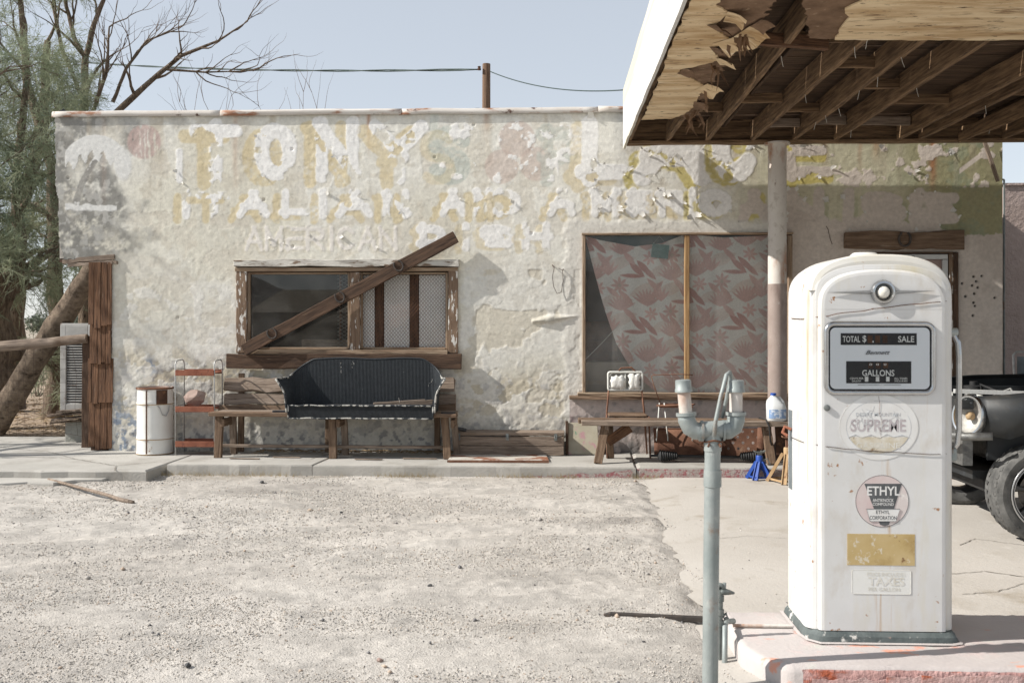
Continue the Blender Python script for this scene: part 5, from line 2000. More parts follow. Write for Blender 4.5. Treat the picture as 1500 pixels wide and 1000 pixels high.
# faded SUPREME emblem
s_px = 1 / 332
em = disc('supreme_emblem', 1287, 625.5, 57 * s_px, 48 * s_px, PYF + .0002, 'decal_white', pump)
ring('emblem_ring', 1287, 625.5, 57 * s_px, 48 * s_px, .0022, PYF - .0014, 'decal_ring', em)
ring('emblem_ring', 1287, 625.5, 47 * s_px, 39 * s_px, .0016, PYF - .0014, 'decal_grey', em)
cc = fpt(1287, 625.5)
pts = [(cc.x + 46 * s_px * math.cos(math.radians(a_)), cc.z + 38 * s_px * math.sin(math.radians(a_))) for a_ in np.linspace(202, 338, 26)]
plate('emblem_foot', pts, PYF - .0012, .0008, mt['decal_tan'], em)
dtext('DESERT MOUNTAIN', 1254, 1319, 604.5, 609.5, 'decal_grey', PYF - .0016, em, bold=.004)
dtext('SUPREME', 1246, 1327, 614, 632, 'decal_faded', PYF - .0016, em, bold=.02)
dtext('GASOLINE', 1254, 1318, 648, 656, 'decal_sand', PYF - .0024, em, bold=.012)
bb = MB()
top_l, bot_l = [], []
rz_r = random.Random(3)
zig = [1242, 1252, 1262, 1275, 1287, 1298, 1308, 1320, 1332]
bb.tube([fpt(x_, 641 - (5 if i % 2 else 0) + rz_r.uniform(-1, 1), .0022) for i, x_ in enumerate(zig)], .0009, 4)
bb.build('mountain_line', mt['decal_grey'], em)
r = random.Random(31)
for k in range(22):       # fine crazing of the enamel
    ang = r.uniform(.1, math.pi - .1)
    q0 = Vector((1287 + r.uniform(-38, 38), 612 - r.uniform(-8, 26)))
    pts = [fpt(q0.x, q0.y, .0021)]
    for j in range(3):
        q0 = q0 + Vector((math.cos(ang), math.sin(ang))) * r.uniform(4, 9)
        ang += r.uniform(-.8, .8)
        pts.append(fpt(q0.x, q0.y, .0021))
    if all(((p_.x - cc.x) / (45 * s_px)) ** 2 + ((p_.z - cc.z) / (38 * s_px)) ** 2 < 1 for p_ in pts):
        bb = MB()
        bb.tube(pts, .0004, 3)
        bb.build('enamel_crack', mt['decal_grey'], em)
bb = MB()
bb.tube([fpt(x_, y_, .0024) for x_, y_ in ((1287, 580), (1289, 592), (1288, 604), (1292, 618), (1289, 632), (1291, 641))], .0005, 4)
bb.build('enamel_crack', mt['rust_wire'], em)
# ETHYL badge
et = disc('ethyl_badge', 1292, 733.5, 38.5 * s_px, 38 * s_px, PYF + .0002, 'decal_pink', pump)
ring('badge_ring', 1292, 733.5, 38.5 * s_px, 38 * s_px, .0022, PYF - .0014, 'decal_black', et)
tri = [fpt(x_, y_) for x_, y_ in ((1266, 708), (1321, 708), (1302, 768), (1296, 770), (1289, 768))]
plate('badge_triangle', [(p_.x, p_.z) for p_ in tri][::-1], PYF - .0012, .0008, mt['decal_black'], et)
dtext('ETHYL', 1270, 1318, 712, 725, 'decal_white', PYF - .0024, et, bold=.02)
dtext('ANTIKNOCK', 1278, 1309, 730, 734.5, 'decal_white', PYF - .0024, et, bold=.01)
dtext('COMPOUND', 1278, 1309, 736, 740, 'decal_white', PYF - .0024, et, bold=.01)
bn = [fpt(x_, y_) for x_, y_ in ((1269, 745), (1318, 745), (1312, 763), (1274, 763))]
plate('badge_banner', [(p_.x, p_.z) for p_ in bn][::-1], PYF - .0022, .0008, mt['decal_white'], et)
bb = MB()
bb.tube([(p_.x, PYF - .0032, p_.z) for p_ in bn], .0009, 4, close=True)
bb.build('banner_edge', mt['decal_black'], et)
dtext('ETHYL', 1283, 1303, 747, 752, 'decal_black', PYF - .0034, et, bold=.01)
dtext('CORPORATION', 1273.5, 1313, 755, 760.5, 'decal_black', PYF - .0034, et, bold=.01)
# gold rectangle and faded tax plate
a, c = fpt(1241, 827), fpt(1340, 782)
plate('gold_plate', [(a.x, a.z), (c.x, a.z), (c.x, c.z), (a.x, c.z)], PYF + .0002, .0014, mt['decal_gold'], pump)
a, c = fpt(1248, 869), fpt(1334, 835)
tp_ = plate('tax_plate', rrect(a.x, c.x, a.z, c.z, .006, 3), PYF + .0002, .0013, mt['decal_plate'], pump)
bb = MB()
bb.tube([(x_, PYF - .0013, z_) for x_, z_ in rrect(a.x, c.x, a.z, c.z, .006, 3)], .0007, 4, close=True)
bb.build('plate_edge', mt['decal_sand'], tp_)
dtext('PRICE INCLUDES', 1270, 1326, 838, 843, 'decal_sand', PYF - .002, tp_)
dtext('TAXES', 1272, 1325, 845, 857, 'decal_sand', PYF - .002, tp_, bold=.02)
dtext('PER GALLON', 1272, 1318, 860, 865, 'decal_sand', PYF - .002, tp_)
# wires wrapped round the body
def wrap(pts, rad, m, name):
    bb = MB()
    bb.tube(pts, rad, 5)
    return bb.build(name, mt[m], pump, smooth=3.14)


yl = PYF + .30
def zat(py):
    return fpt(1290, py).z


def wire_pts(pl, pr_, sag):
    out = []
    xs2 = [(-PHW - .012, PYF + .30), (-PHW - .012, PYF + .085), (-PHW + .004, PYF + .05), (-PHW + .048, PYF + .016), (-PHW + .075, PYF - .004)]
    n_ = 12
    out = [(x, y_) for x, y_ in xs2] + [(-PHW + .075 + (2 * PHW - .15) * k / n_, PYF - .004) for k in range(1, n_)]
    out += [(-x, y_) for x, y_ in reversed(xs2)]
    N_ = len(out)
    return [Vector((PXC + x, y_, zat(pl + (pr_ - pl) * (x + PHW) / (2 * PHW) + sag * math.sin(math.pi * (x + PHW) / (2 * PHW))) + random.Random(i + int(pl)).uniform(-.0025, .0025))) for i, (x, y_) in enumerate(out)]


wrap(wire_pts(466, 440, -2), .0017, 'rust_wire', 'tie_wire')
wrap(wire_pts(652, 665, 3), .0016, 'dark_wire', 'tie_wire')
# hose pipe on the right side
bb = MB()
sx_ = PXC + PHW
pts = [Vector((sx_ - .005, PYF + .08, zat(487))), Vector((sx_ + .02, PYF + .08, zat(489))), Vector((sx_ + .036, PYF + .07, zat(503))), Vector((sx_ + .040, PYF + .07, zat(525))),
       Vector((sx_ + .040, PYF + .07, zat(580))), Vector((sx_ + .040, PYF + .07, zat(630))), Vector((sx_ + .034, PYF + .075, zat(652))), Vector((sx_ + .014, PYF + .08, zat(664)))]
bb.tube(pts, .0125, 10)
bb.build('handle_pipe', mt['chrome'], pump, smooth=3.14)
bb = MB()
bb.box((sx_ + .014, PYF + .08, zat(668)), (.03, .05, .06))
bb.build('pipe_bracket', mt['galv'], pump, bevel=.012, bseg=3)
bb = MB()
bb.lathe([(0, 0), (.02, 0), (.02, .03), (0, .03)], 12, Matrix.Translation((sx_ + .004, PYF + .08, zat(487))) @ Matrix.Rotation(-math.pi / 2, 4, 'Y') @ Matrix.Translation((0, 0, -.03)))
bb.build('pipe_bracket', mt['galv'], pump)
# thin dark plate standing in for a dark reflection on the left flank
bb = MB()
bb.box((PXC - PHW - .007, PYF + .33, (zat(610) + zat(735)) / 2), (.006, .07, abs(zat(610) - zat(735))))
bb.build('side_piece', mt['dark_panel'], pump, bevel=.005)
bb = MB()
bb.tube([Vector((PXC - PHW - .012, PYF + .30, zat(640))), Vector((PXC - PHW - .04, PYF + .31, zat(636))), Vector((PXC - PHW - .05, PYF + .31, zat(645))), Vector((PXC - PHW - .03, PYF + .3, zat(650)))], .008, 7)
bb.build('nozzle_hook', mt['rust_red'], pump)
# conduit along the island top
bb = MB()
bb.tube([(.83, 4.64, IH + .010), (1.10, 4.64, IH + .010)], .008, 8)
con = bb.build('conduit', mt['column_white'], smooth=.8)
tag(con, 'thin pinkish conduit lying along the island top beside the pump plinth', 'pipe')
# ================================================================== things along the wall
# ---- leaning timber with horseshoes across the left window
tb = thing('leaning_timber', 'long dark timber with horseshoes slanting across the left window', 'timber', P(360, 516, D - .12))
a, c = P(357, 513, D - .13), P(668, 347, D - .09)
tbp = plank('timber', a, c, .128, .055, mt['wood_dark'], tb, up=(-.35, 0, 1), rough=.10, seg=16)
ax = (c - a).normalized()
upv = Vector((-ax.z, 0, ax.x))
for t in (.14, .46, .735):
    p_ = a + (c - a) * t + Vector((0, -.03, 0)) + upv * .015
    horseshoe(p_, ax, upv, (0, -1, 0), .058, mt['dark_steel'], tbp)

# ---- bench under the left window
bench = thing('wooden_bench', 'long weathered plank bench under the boarded window', 'bench', P(490, 672, 10.1) * 1)
sz = P(490, 607, 10.1).z
xa, xb = P(307, 607, 10.1).x, P(669, 607, 10.1).x
plank('seat_plank', (xa, 10.14, sz), (xb, 10.14, sz - .004), .17, .04, mt['wood_brown'], bench, up=(0, 1, 0), rough=.08, seg=14)
plank('seat_plank', (xa + .03, 10.33, sz + .002), (xb - .02, 10.33, sz), .18, .036, mt['wood_grey'], bench, up=(0, 1, 0), rough=.08, seg=14)
for (y0_, y1_, x0, x1, yy_, m) in ((553, 573, 329, 666, 10.60, 'wood_grey'), (577, 592, 328, 668, 10.56, 'wood_grey'), (592.5, 606, 320, 668, 10.47, 'wood_brown')):
    aa, cc_ = P(x0, (y0_ + y1_) / 2, yy_), P(x1, (y0_ + y1_) / 2, yy_)
    plank('back_plank', aa, cc_, (y1_ - y0_) * yy_ / F, .03, mt[m], bench, up=(0, .35, 1), rough=.25, seg=16)
for px_ in (352, 480, 640):
    q_ = P(px_, 600, 10.6)
    plank('back_post', (q_.x, 10.62, SW), (q_.x, 10.645, .95), .06, .04, mt['wood_brown'], bench, up=(1, 0, 0))
for px_, tilt in ((318, .01), (487, -.01), (655, -.03)):
    q_ = P(px_, 650, 10.1)
    plank('leg', (q_.x, 10.13, SW), (q_.x + tilt, 10.15, sz - .02), .075, .055, mt['wood_brown'], bench, up=(1, 0, 0))
    plank('leg', (q_.x + .07, 10.42, SW), (q_.x + .07 + tilt, 10.36, sz - .02), .065, .055, mt['wood_grey'], bench, up=(1, 0, 0))
    plank('cross_piece', (q_.x + .055, 10.10, sz - .09), (q_.x + .055, 10.44, sz - .09), .08, .04, mt['wood_brown'], bench)
zst = P(490, 655, 10.2).z
plank('stretcher', (P(325, 655, 10.3).x, 10.26, zst + .005), (P(486, 655, 10.3).x, 10.28, zst), .05, .03, mt['wood_grey'], bench, up=(0, 1, 0))
plank('stretcher', (P(489, 655, 10.3).x, 10.27, zst), (P(652, 655, 10.3).x, 10.26, zst), .05, .03, mt['wood_grey'], bench, up=(0, 1, 0))
for k, (x0, x1, y_) in enumerate(((337, 380, 671), (400, 440, 669), (590, 640, 671), (520, 560, 672))):
    aa, cc_ = G(x0, y_, SW + .008), G(x1, y_ + .6, SW + .008)
    o = plank('wood_sliver', aa, cc_, .03, .008, mt['wood_grey'], None, up=(0, 1, 0))
    tag(o, ['flat grey wood sliver lying just right of the first bench leg', 'thin wood sliver on the sidewalk under the bench seat left half', 'thin wood sliver on the sidewalk near the right bench leg', 'short wood sliver lying right of the middle bench leg'][k], 'wood scrap')

# ---- wicker settee resting on the bench
st_ = thing('wicker_settee', 'black frayed wicker settee without legs resting on the wooden bench', 'settee', P(535, 613, 10.1))
zb = sz + .022
def sx2(px):
    return P(px, 600, 10.25).x


xl, xr = sx2(428), sx2(640)
xm = (xl + xr) / 2
hwid = (xr - xl) / 2
depth = .40
yfr, ybk = 10.035, 10.44


def plan(s):
    """s 0..1 along the U from the front of the left arm round the back to the front of the right arm"""
    L1, L2 = .30, 2 * hwid - .2
    ra = .12
    segs = [depth - ra, math.pi / 2 * ra, 2 * hwid - 2 * ra, math.pi / 2 * ra, depth - ra]
    tot = sum(segs)
    d = s * tot
    if d < segs[0]:
        return Vector((-hwid, yfr + d, 0)), Vector((-1, 0, 0))
    d -= segs[0]
    if d < segs[1]:
        a_ = d / ra
        return Vector((-hwid + ra - ra * math.cos(a_), ybk - ra + ra * math.sin(a_), 0)), Vector((-math.cos(a_), math.sin(a_), 0))
    d -= segs[1]
    if d < segs[2]:
        return Vector((-hwid + ra + d, ybk, 0)), Vector((0, 1, 0))
    d -= segs[2]
    if d < segs[3]:
        a_ = d / ra
        return Vector((hwid - ra + ra * math.sin(a_), ybk - ra + ra * math.cos(a_), 0)), Vector((math.sin(a_), math.cos(a_), 0))
    d -= segs[3]
    return Vector((hwid, ybk - ra - d, 0)), Vector((1, 0, 0))


def toph(s):
    e = min(s, 1 - s)
    return .335 + .20 * float(ss(.10, .25, e)) + .006 * math.sin(s * 21)


def shell(s, t):
    p_, n_ = plan(s)
    e = min(s, 1 - s)
    fl = .07 * float(ss(.16, .0, e)) * max(0, t - .55) ** 1.3 * 3.0 + .03 * t
    return Vector((xm + p_.x, p_.y, zb)) + n_ * fl + Vector((0, 0, toph(s) * t))


bb = MB()
for k in range(150):
    s_ = k / 149
    bb.tube([shell(s_, t) + Vector((0, 0, 0)) for t in np.linspace(0, 1, 8)], .0046, 5, cap=False)
o = bb.build('wicker_weave', mt['wicker_black'], st_, smooth=3.14)
o['kind'] = 'stuff'
bb = MB()
bb.grid([[shell(s_, t) + Vector((0, .001, 0)) for t in np.linspace(.01, .99, 8)] for s_ in np.linspace(0, 1, 60)])
bb.build('back_shell', mt['wicker_black'], st_, smooth=3.14)
bb = MB()
bb.tube([shell(s_, 1.0) + Vector((0, 0, .003)) for s_ in np.linspace(.14, .86, 60)], .0085, 7)
bb.build('top_rail', mt['wicker_black'], st_, smooth=3.14)
for s0, s1 in ((0, .14), (1, .86)):
    bb = MB()
    bb.tube([shell(s0 + (s1 - s0) * k / 12, 1.0) + Vector((0, 0, .006)) for k in range(13)], .011, 7)
    bb.tube([shell(s0, t) + Vector((0, -.008, 0)) for t in np.linspace(0, 1.03, 9)], .010, 7)
    bb.build('arm_rail', mt['wicker_worn'], st_, smooth=3.14)
# front apron between two rails
bb = MB()
za, zc2 = zb - .055, zb + .075
for k in range(118):
    x = xl + .03 + (xr - xl - .06) * k / 117
    bb.tube([(x, yfr + .01, za), (x + .006, yfr + .006, zc2)], .0042, 5, cap=False)
o = bb.build('front_apron', mt['wicker_black'], st_, smooth=3.14)
o['kind'] = 'stuff'
bb = MB()
bb.add([(xl + .02, yfr + .013, za), (xr - .02, yfr + .013, za), (xr - .02, yfr + .012, zc2), (xl + .02, yfr + .012, zc2)], [(0, 1, 2, 3)])
bb.build('apron_backing', mt['leather_black'], st_)
for z_ in (za, zc2):
    bb = MB()
    bb.tube([(xl + .01 + (xr - xl - .02) * k / 14, yfr - .001, z_ + random.Random(k).uniform(-.004, .004)) for k in range(15)], .008, 6)
    bb.build('apron_rail', mt['wicker_worn'], st_, smooth=3.14)
for x_ in (xl + .015, xr - .015):
    bb = MB()
    bb.tube([(x_, yfr - .001, za), (x_, yfr - .001, zc2)], .008, 6)
    bb.build('apron_rail', mt['wicker_worn'], st_, smooth=3.14)
bb = MB()
bb.box2((xl + .02, yfr + .02, zc2 - .03), (xr - .02, ybk - .02, zc2 - .015))
bb.build('seat_web', mt['leather_black'], st_)
# frayed cane ends
bb = MB()
r = random.Random(9)
for (x0, y0_) in ((516, 532), (588, 585), (630, 605), (440, 600), (445, 590), (600, 614), (540, 615), (500, 534), (632, 560), (436, 562)):
    p_ = P(x0, y0_, 10.2 if y0_ > 570 else 10.45)
    for _ in range(3):
        q1 = p_ + Vector((r.uniform(-.03, .03), r.uniform(-.04, 0), r.uniform(-.05, .05)))
        q2 = q1 + Vector((r.uniform(-.03, .03), r.uniform(-.03, 0), r.uniform(-.05, .03)))
        bb.tube([p_, q1, q2], .0016, 4)
bb.build('frayed_cane', mt['wicker_worn'], st_)
# dark flat bars sticking out below the settee
for i, (x0, x1, y_) in enumerate(((399, 425, 603), (646, 667, 606))):
    pa, pb = P(x0, y_, 10.12), P(x1, y_, 10.12)
    bb = MB()
    bb.bar(pa, pb, .035, .025)
    o = bb.build('skid_bar', mt['leather_black'], st_, bevel=.008)
stick = plank('wood_stick', P(547, 591, 10.26), P(623, 586, 10.3), .022, .016, mt['wood_grey'], None)
tag(stick, 'pale wood stick lying on the black wicker settee seat', 'stick')
stick = plank('wood_board', P(540, 596, 10.42), P(640, 588, 10.44), .05, .016, mt['wood_grey'], None)
tag(stick, 'short grey board at the back of the black wicker settee seat', 'board')

# ---- white drum
dc = P(227.5, 660, 10.5)
drum = thing('steel_drum', 'rust rimmed white steel drum with a dark stripe against the wall', 'drum', (dc.x, 10.49, SW))
dh = .70
prof = [(0, .0), (.185, .0), (.189, .006), (.186, .014)]
for k in range(29):
    z_ = .02 + (dh - .04) * k / 28
    bulge = sum(.008 * math.exp(-((z_ - zz_) / .012) ** 2) for zz_ in (.17, .36 + .18))
    prof.append((.184 + bulge, z_))
prof += [(.186, dh - .012), (.190, dh - .006), (.189, dh), (.180, dh), (.178, dh - .02)]
bb = MB()
bb.lathe(prof, 36, Matrix.Translation((dc.x, 10.49, SW)))
dbody = bb.build('drum_body', mt['drum_white'], drum, smooth=.7)
bb = MB()
bb.lathe([(.1915, dh - .016), (.1935, dh - .006), (.192, dh + .004), (.184, dh + .005), (.176, dh - .012), (0, dh - .018)], 36, Matrix.Translation((dc.x, 10.49, SW)))
bb.build('drum_rim', mt['rust'], drum, smooth=.7)


def arc_strip(r0, a0, a1, z0, z1, n=10):
    return [[Vector((dc.x + r0 * math.cos(math.radians(a_)), 10.49 + r0 * math.sin(math.radians(a_)), SW + z_)) for z_ in np.linspace(z0, z1, 6)] for a_ in np.linspace(a0, a1, n)]


bb = MB()
bb.grid(arc_strip(.1955, 264, 269, .01, dh - .02, 4))
bb.build('stripe', mt['drum_dark'], drum)
bb = MB()
bb.grid(arc_strip(.1945, 296, 332, dh * .76, dh - .02))
bb.build('rust_patch', mt['drum_dark'], drum)
bb = MB()
hp = [Vector((dc.x + .20 * math.cos(math.radians(a_)), 10.49 + .20 * math.sin(math.radians(a_)), SW + z_)) for a_, z_ in ((300, dh * .74), (306, dh * .70), (314, dh * .60), (326, dh * .58), (336, dh * .66), (338, dh * .74))]
bb.tube(hp, .006, 6)
bb.build('handle', mt['steel_wire'], drum)
for zz_ in (.17, .54, .015):
    bb = MB()
    bb.lathe([(.1905, zz_ - .016), (.1935, zz_ - .012), (.1905, zz_ - .008)], 36, Matrix.Translation((dc.x, 10.49, SW)))
    bb.build('rust_ring', mt['jack_tan'], drum, smooth=3.14)

# ---- wire rack with rusty shelves
x0r, x1r = P(257, 660, 10.3).x, P(314, 660, 10.3).x
rack = thing('wire_rack', 'wire rack with three rusty red shelves beside the white drum', 'rack', ((x0r + x1r) / 2, 10.4, SW))
yf_, yb_ = 10.30, 10.55
zt_ = P(260, 528, 10.3).z
for x in (x0r, x1r):
    bb = MB()
    bb.tube([(x, yf_, SW), (x, yf_, zt_ - .04), (x, yf_ + .02, zt_ - .01), (x, yf_ + .06, zt_), (x, yb_ - .06, zt_ + .005), (x, yb_ - .02, zt_ - .01), (x, yb_, zt_ - .04), (x, yb_, SW)], .007, 6)
    bb.build('wire_frame', mt['steel_wire'], rack, smooth=3.14)
    for z_ in (546, 599, 650):
        bb = MB()
        zz_ = P(260, z_, 10.3).z
        bb.tube([(x, yf_, zz_ + .03), (x, yb_, zz_ + .03)], .004, 5)
        bb.build('side_wire', mt['steel_wire'], rack)
for py_ in (546, 599, 650):
    zz_ = P(260, py_, 10.3).z
    bb = MB()
    bb.box2((x0r, yf_ - .012, zz_ - .03), (x1r, yf_ - .004, zz_ + .03))
    bb.box2((x0r, yf_ - .004, zz_ - .002), (x1r, yb_, zz_ + .004))
    bb.box2((x0r, yb_, zz_ - .02), (x1r, yb_ + .006, zz_ + .03))
    bb.build('shelf', mt['rust_red'], rack, bevel=.003)


def rock(name, c, s, m, seed, label, flat=1.0, cat='rock', group=None, sharp=True):
    r2 = random.Random(seed)
    import bmesh
    bm = bmesh.new()
    bmesh.ops.create_icosphere(bm, subdivisions=2, radius=1)
    planes = [Vector((r2.uniform(-1, 1), r2.uniform(-1, 1), r2.uniform(-.7, 1))).normalized() for _ in range(14)]
    for v_ in bm.verts:
        p_ = v_.co.copy()
        for n_ in planes:
            d_ = p_.dot(n_) - .60
            if d_ > 0:
                p_ -= n_ * d_
        v_.co = Vector((p_.x * s[0], p_.y * s[1], p_.z * s[2]))
    zmin = min(v_.co.z for v_ in bm.verts)
    me = bpy.data.meshes.new(name)
    bm.to_mesh(me)
    bm.free()
    me.materials.append(m)
    o = bpy.data.objects.new(name, me)
    C.objects.link(o)
    put(o, Matrix.Translation(Vector(c) - Vector((0, 0, zmin))))
    return tag(o, label, cat, group)


rp = P(288, 598, 10.42)
rock('rock', (rp.x, 10.42, P(260, 599, 10.3).z + .004), (.14, .10, .12), mt['rock'], 17, 'reddish broken rock sitting on the middle shelf of the wire rack')

# ---- long wooden crate at the wall
ca, cb = P(664, 663, 10.42), P(826, 633, 10.42)
crate = thing('wooden_chest', 'long low weathered wooden chest with latches against the wall', 'chest', ((ca.x + cb.x) / 2, 10.5, SW))
zc0, zc1 = SW, cb.z
for k in range(2):
    z_ = zc0 + .005 + (zc1 - zc0 - .05) * (k + .5) / 2
    plank('front_plank', (ca.x, 10.42, z_), (cb.x, 10.42, z_), (zc1 - zc0 - .05) / 2 - .004, .022, mt['wood_grey'], crate, rough=.08, seg=12)
for x_ in (ca.x + .012, cb.x - .012):
    plank('end_panel', (x_, 10.435, (zc0 + zc1) / 2 - .02), (x_, 10.66, (zc0 + zc1) / 2 - .02), zc1 - zc0 - .06, .02, mt['wood_grey'], crate)
plank('lid', (ca.x - .01, 10.54, zc1 - .02), (cb.x + .005, 10.54, zc1 - .02), .26, .035, mt['wood_grey'], crate, up=(0, 1, 0), rough=.05, seg=12)
for px_ in (672, 743, 814):
    q_ = P(px_, 640, 10.40)
    bb = MB()
    bb.box((q_.x, 10.405, zc1 - .05), (.03, .012, .07))
    bb.tube([(q_.x - .012, 10.398, zc1 - .03), (q_.x - .012, 10.388, zc1 - .06), (q_.x + .012, 10.388, zc1 - .06), (q_.x + .012, 10.398, zc1 - .03)], .004, 5)
    bb.build('latch', mt['galv_dark'] if px_ != 743 else mt['galv'], crate)
bb = MB()
bb.box((P(676, 634, 10.45).x, 10.5, zc1 + .02), (.10, .06, .03), Matrix.Rotation(.2, 3, 'Y'))
bb.build('hinge_lump', mt['dark_rock'], crate, bevel=.01)

# ---- flat rusty sheet
pts = [G(655, 677, SW), G(804, 676.5, SW), G(800, 668.5, SW), G(662, 668.5, SW)]
sh = thing('metal_sheet', 'flat rust streaked white metal sheet lying on the sidewalk', 'metal sheet', (sum(p_.x for p_ in pts) / 4, sum(p_.y for p_ in pts) / 4, SW))
bb = MB()
bb.prism([(p_.x, p_.y) for p_ in pts], Matrix.Translation((0, 0, SW + .012)), .010)
bb.build('sheet', mt['rust_sheet'], sh, bevel=.003)
bb = MB()
bb.box2((pts[0].x, pts[0].y - .004, SW + .001), (pts[1].x, pts[0].y + .006, SW + .024))
bb.build('front_lip', mt['rust'], sh)
bb = MB()
bb.box2((pts[3].x + .05, pts[3].y - .04, SW + .001), (pts[2].x - .05, pts[3].y - .02, SW + .0115))
bb.build('batten', mt['wood_grey'], sh)

# ---- painted board at the foot of the wall
ma, mb = P(832, 662, 10.52), P(876, 620, 10.56)
mu = thing('painted_board', 'scrap board with faded pink and green painting leaning on the wall', 'board', ((ma.x + mb.x) / 2, 10.54, SW))
plank('board', ((ma.x + mb.x) / 2, 10.52, SW), ((ma.x + mb.x) / 2, 10.63, mb.z), mb.x - ma.x, .018, mt['mural'], mu, up=(1, 0, 0), rough=.02)
plank('edge_strip', (ma.x - .01, 10.50, SW), (ma.x - .01, 10.61, mb.z + .02), .03, .02, mt['wood_dark'], mu, up=(1, 0, 0))

# ---- right bench
b2 = thing('plank_bench', 'long plank bench with splayed legs below the big window', 'bench', (P(1000, 670, 10.05).x, 10.05, SW))
zb2 = P(1000, 620, 9.95).z
xa, xb = P(852, 620, 9.95).x, P(1156, 620, 9.95).x
plank('seat_plank', (xa, 9.98, zb2), (xb, 9.98, zb2), .16, .045, mt['wood_grey'], b2, up=(0, 1, 0), rough=.08, seg=16)
plank('seat_plank', (xa - .03, 10.16, zb2 + .006), (xb, 10.16, zb2 + .004), .17, .045, mt['wood_brown'], b2, up=(0, 1, 0), rough=.08, seg=16)
for px_, dx_ in ((884, -.06), (1120, .05)):
    q_ = P(px_, 650, 9.95)
    plank('leg', (q_.x + dx_, 9.86, SW), (q_.x + .02, 9.98, zb2 - .022), .085, .05, mt['wood_brown'], b2, up=(1, 0, 0))
    plank('leg', (q_.x + .10 + dx_ * .2, 10.28, SW), (q_.x + .07, 10.16, zb2 - .022), .075, .05, mt['wood_brown'], b2, up=(1, 0, 0))
    plank('cross_piece', (q_.x + .03, 9.94, zb2 - .06), (q_.x + .06, 10.22, zb2 - .06), .07, .04, mt['wood_grey'], b2)
q1, q2 = P(890, 655, 10.06), P(920, 632, 10.06)
plank('brace', (q1.x, 10.07, q1.z + .05), (q2.x + .02, 10.07, zb2 - .05), .10, .025, mt['shingle'], b2, rough=.1)

# ---- chair with torn padding
ch = thing('broken_chair', 'old metal chair with a white back frame and torn padding behind the plank bench', 'chair', (P(918, 665, 10.42).x, 10.42, SW))
yc_ = 10.46
A = lambda px, py, y=yc_: P(px, py, y)
bb = MB()
a, c = A(891, 571), A(941, 545)
bb.tube([(p_[0], yc_, p_[1]) for p_ in rrect(a.x, c.x, a.z, c.z, .02, 4)], .012, 7, close=True)
m_x = (a.x + c.x) / 2
bb.tube([(m_x, yc_, a.z), (m_x, yc_, c.z)], .007, 6)
for (sx_, sz_) in ((1, 1), (-1, 1), (1, -1), (-1, -1)):
    xx_, zz_ = (c.x if sx_ > 0 else a.x), (c.z if sz_ > 0 else a.z)
    bb.tube([(xx_, yc_, zz_ - sz_ * .05), (xx_ - sx_ * .05, yc_, zz_)], .007, 5)
bb.build('back_frame', mt['plastic_old'], ch, smooth=3.14)
for (x_, y_, w_, h_) in ((905, 560, .07, .075), (929, 559, .06, .085)):
    q_ = A(x_, y_, yc_ + .005)
    bb = MB()
    import bmesh as _bm
    n_u, n_v = 10, 10
    rows = []
    for i in range(n_u + 1):
        row = []
        for j in range(n_v + 1):
            u_, v2 = i / n_u - .5, j / n_v - .5
            ed = max(0, 1 - (abs(u_) * 2) ** 3) * max(0, 1 - (abs(v2) * 2) ** 3)
            row.append(Vector((q_.x + u_ * w_ * 2 * (1 + .5 * (float(vn(j * .8, x_, 241)) - .5)), q_.y - .03 * ed ** .5 - .012 * float(vn(i * .9, j * .9, 240)), q_.z + v2 * h_ * 2 * (1 + .5 * (float(vn(i * .8, x_ + 5, 242)) - .5)))))
        rows.append(row)
    bb.grid(rows)
    bb.build('torn_padding', mt['pad_white'], ch, smooth=3.14)
zs_ = A(918, 607).z
for px_ in (889, 944):
    q_ = A(px_, 600)
    bb = MB()
    bb.tube([(q_.x + (.02 if px_ < 900 else -.03), yc_ + .01, a.z + .01), (q_.x, yc_ + .02, zs_ + .02), (q_.x + (-.02 if px_ < 900 else .04), yc_ + .14, SW + .004)], .010, 7)
    bb.tube([(q_.x, yc_ + .0, zs_), (q_.x + (-.01 if px_ < 900 else .03), yc_ - .18, zs_ - .01), (q_.x + (-.01 if px_ < 900 else .04), yc_ - .22, SW + .004)], .010, 7)
    bb.build('leg_frame', mt['rust'], ch, smooth=3.14)
bb = MB()
bb.box2((A(890, 600).x, yc_ - .19, zs_ - .012), (A(946, 600).x, yc_ + .12, zs_ + .016))
bb.build('seat', mt['wood_brown'], ch, bevel=.012)
bb = MB()
bb.tube([(A(896, 600).x, yc_ - .1, zs_ - .012), (A(918, 600).x, yc_ - .1, zs_ - .05), (A(940, 600).x, yc_ - .1, zs_ - .012)], .006, 5)
bb.build('seat_spring', mt['rust'], ch)
bb = MB()
bb.tube([A(906, 543), A(910, 539), A(925, 538), A(930, 543)], .009, 6)
bb.build('top_handle', mt['rust'], ch)

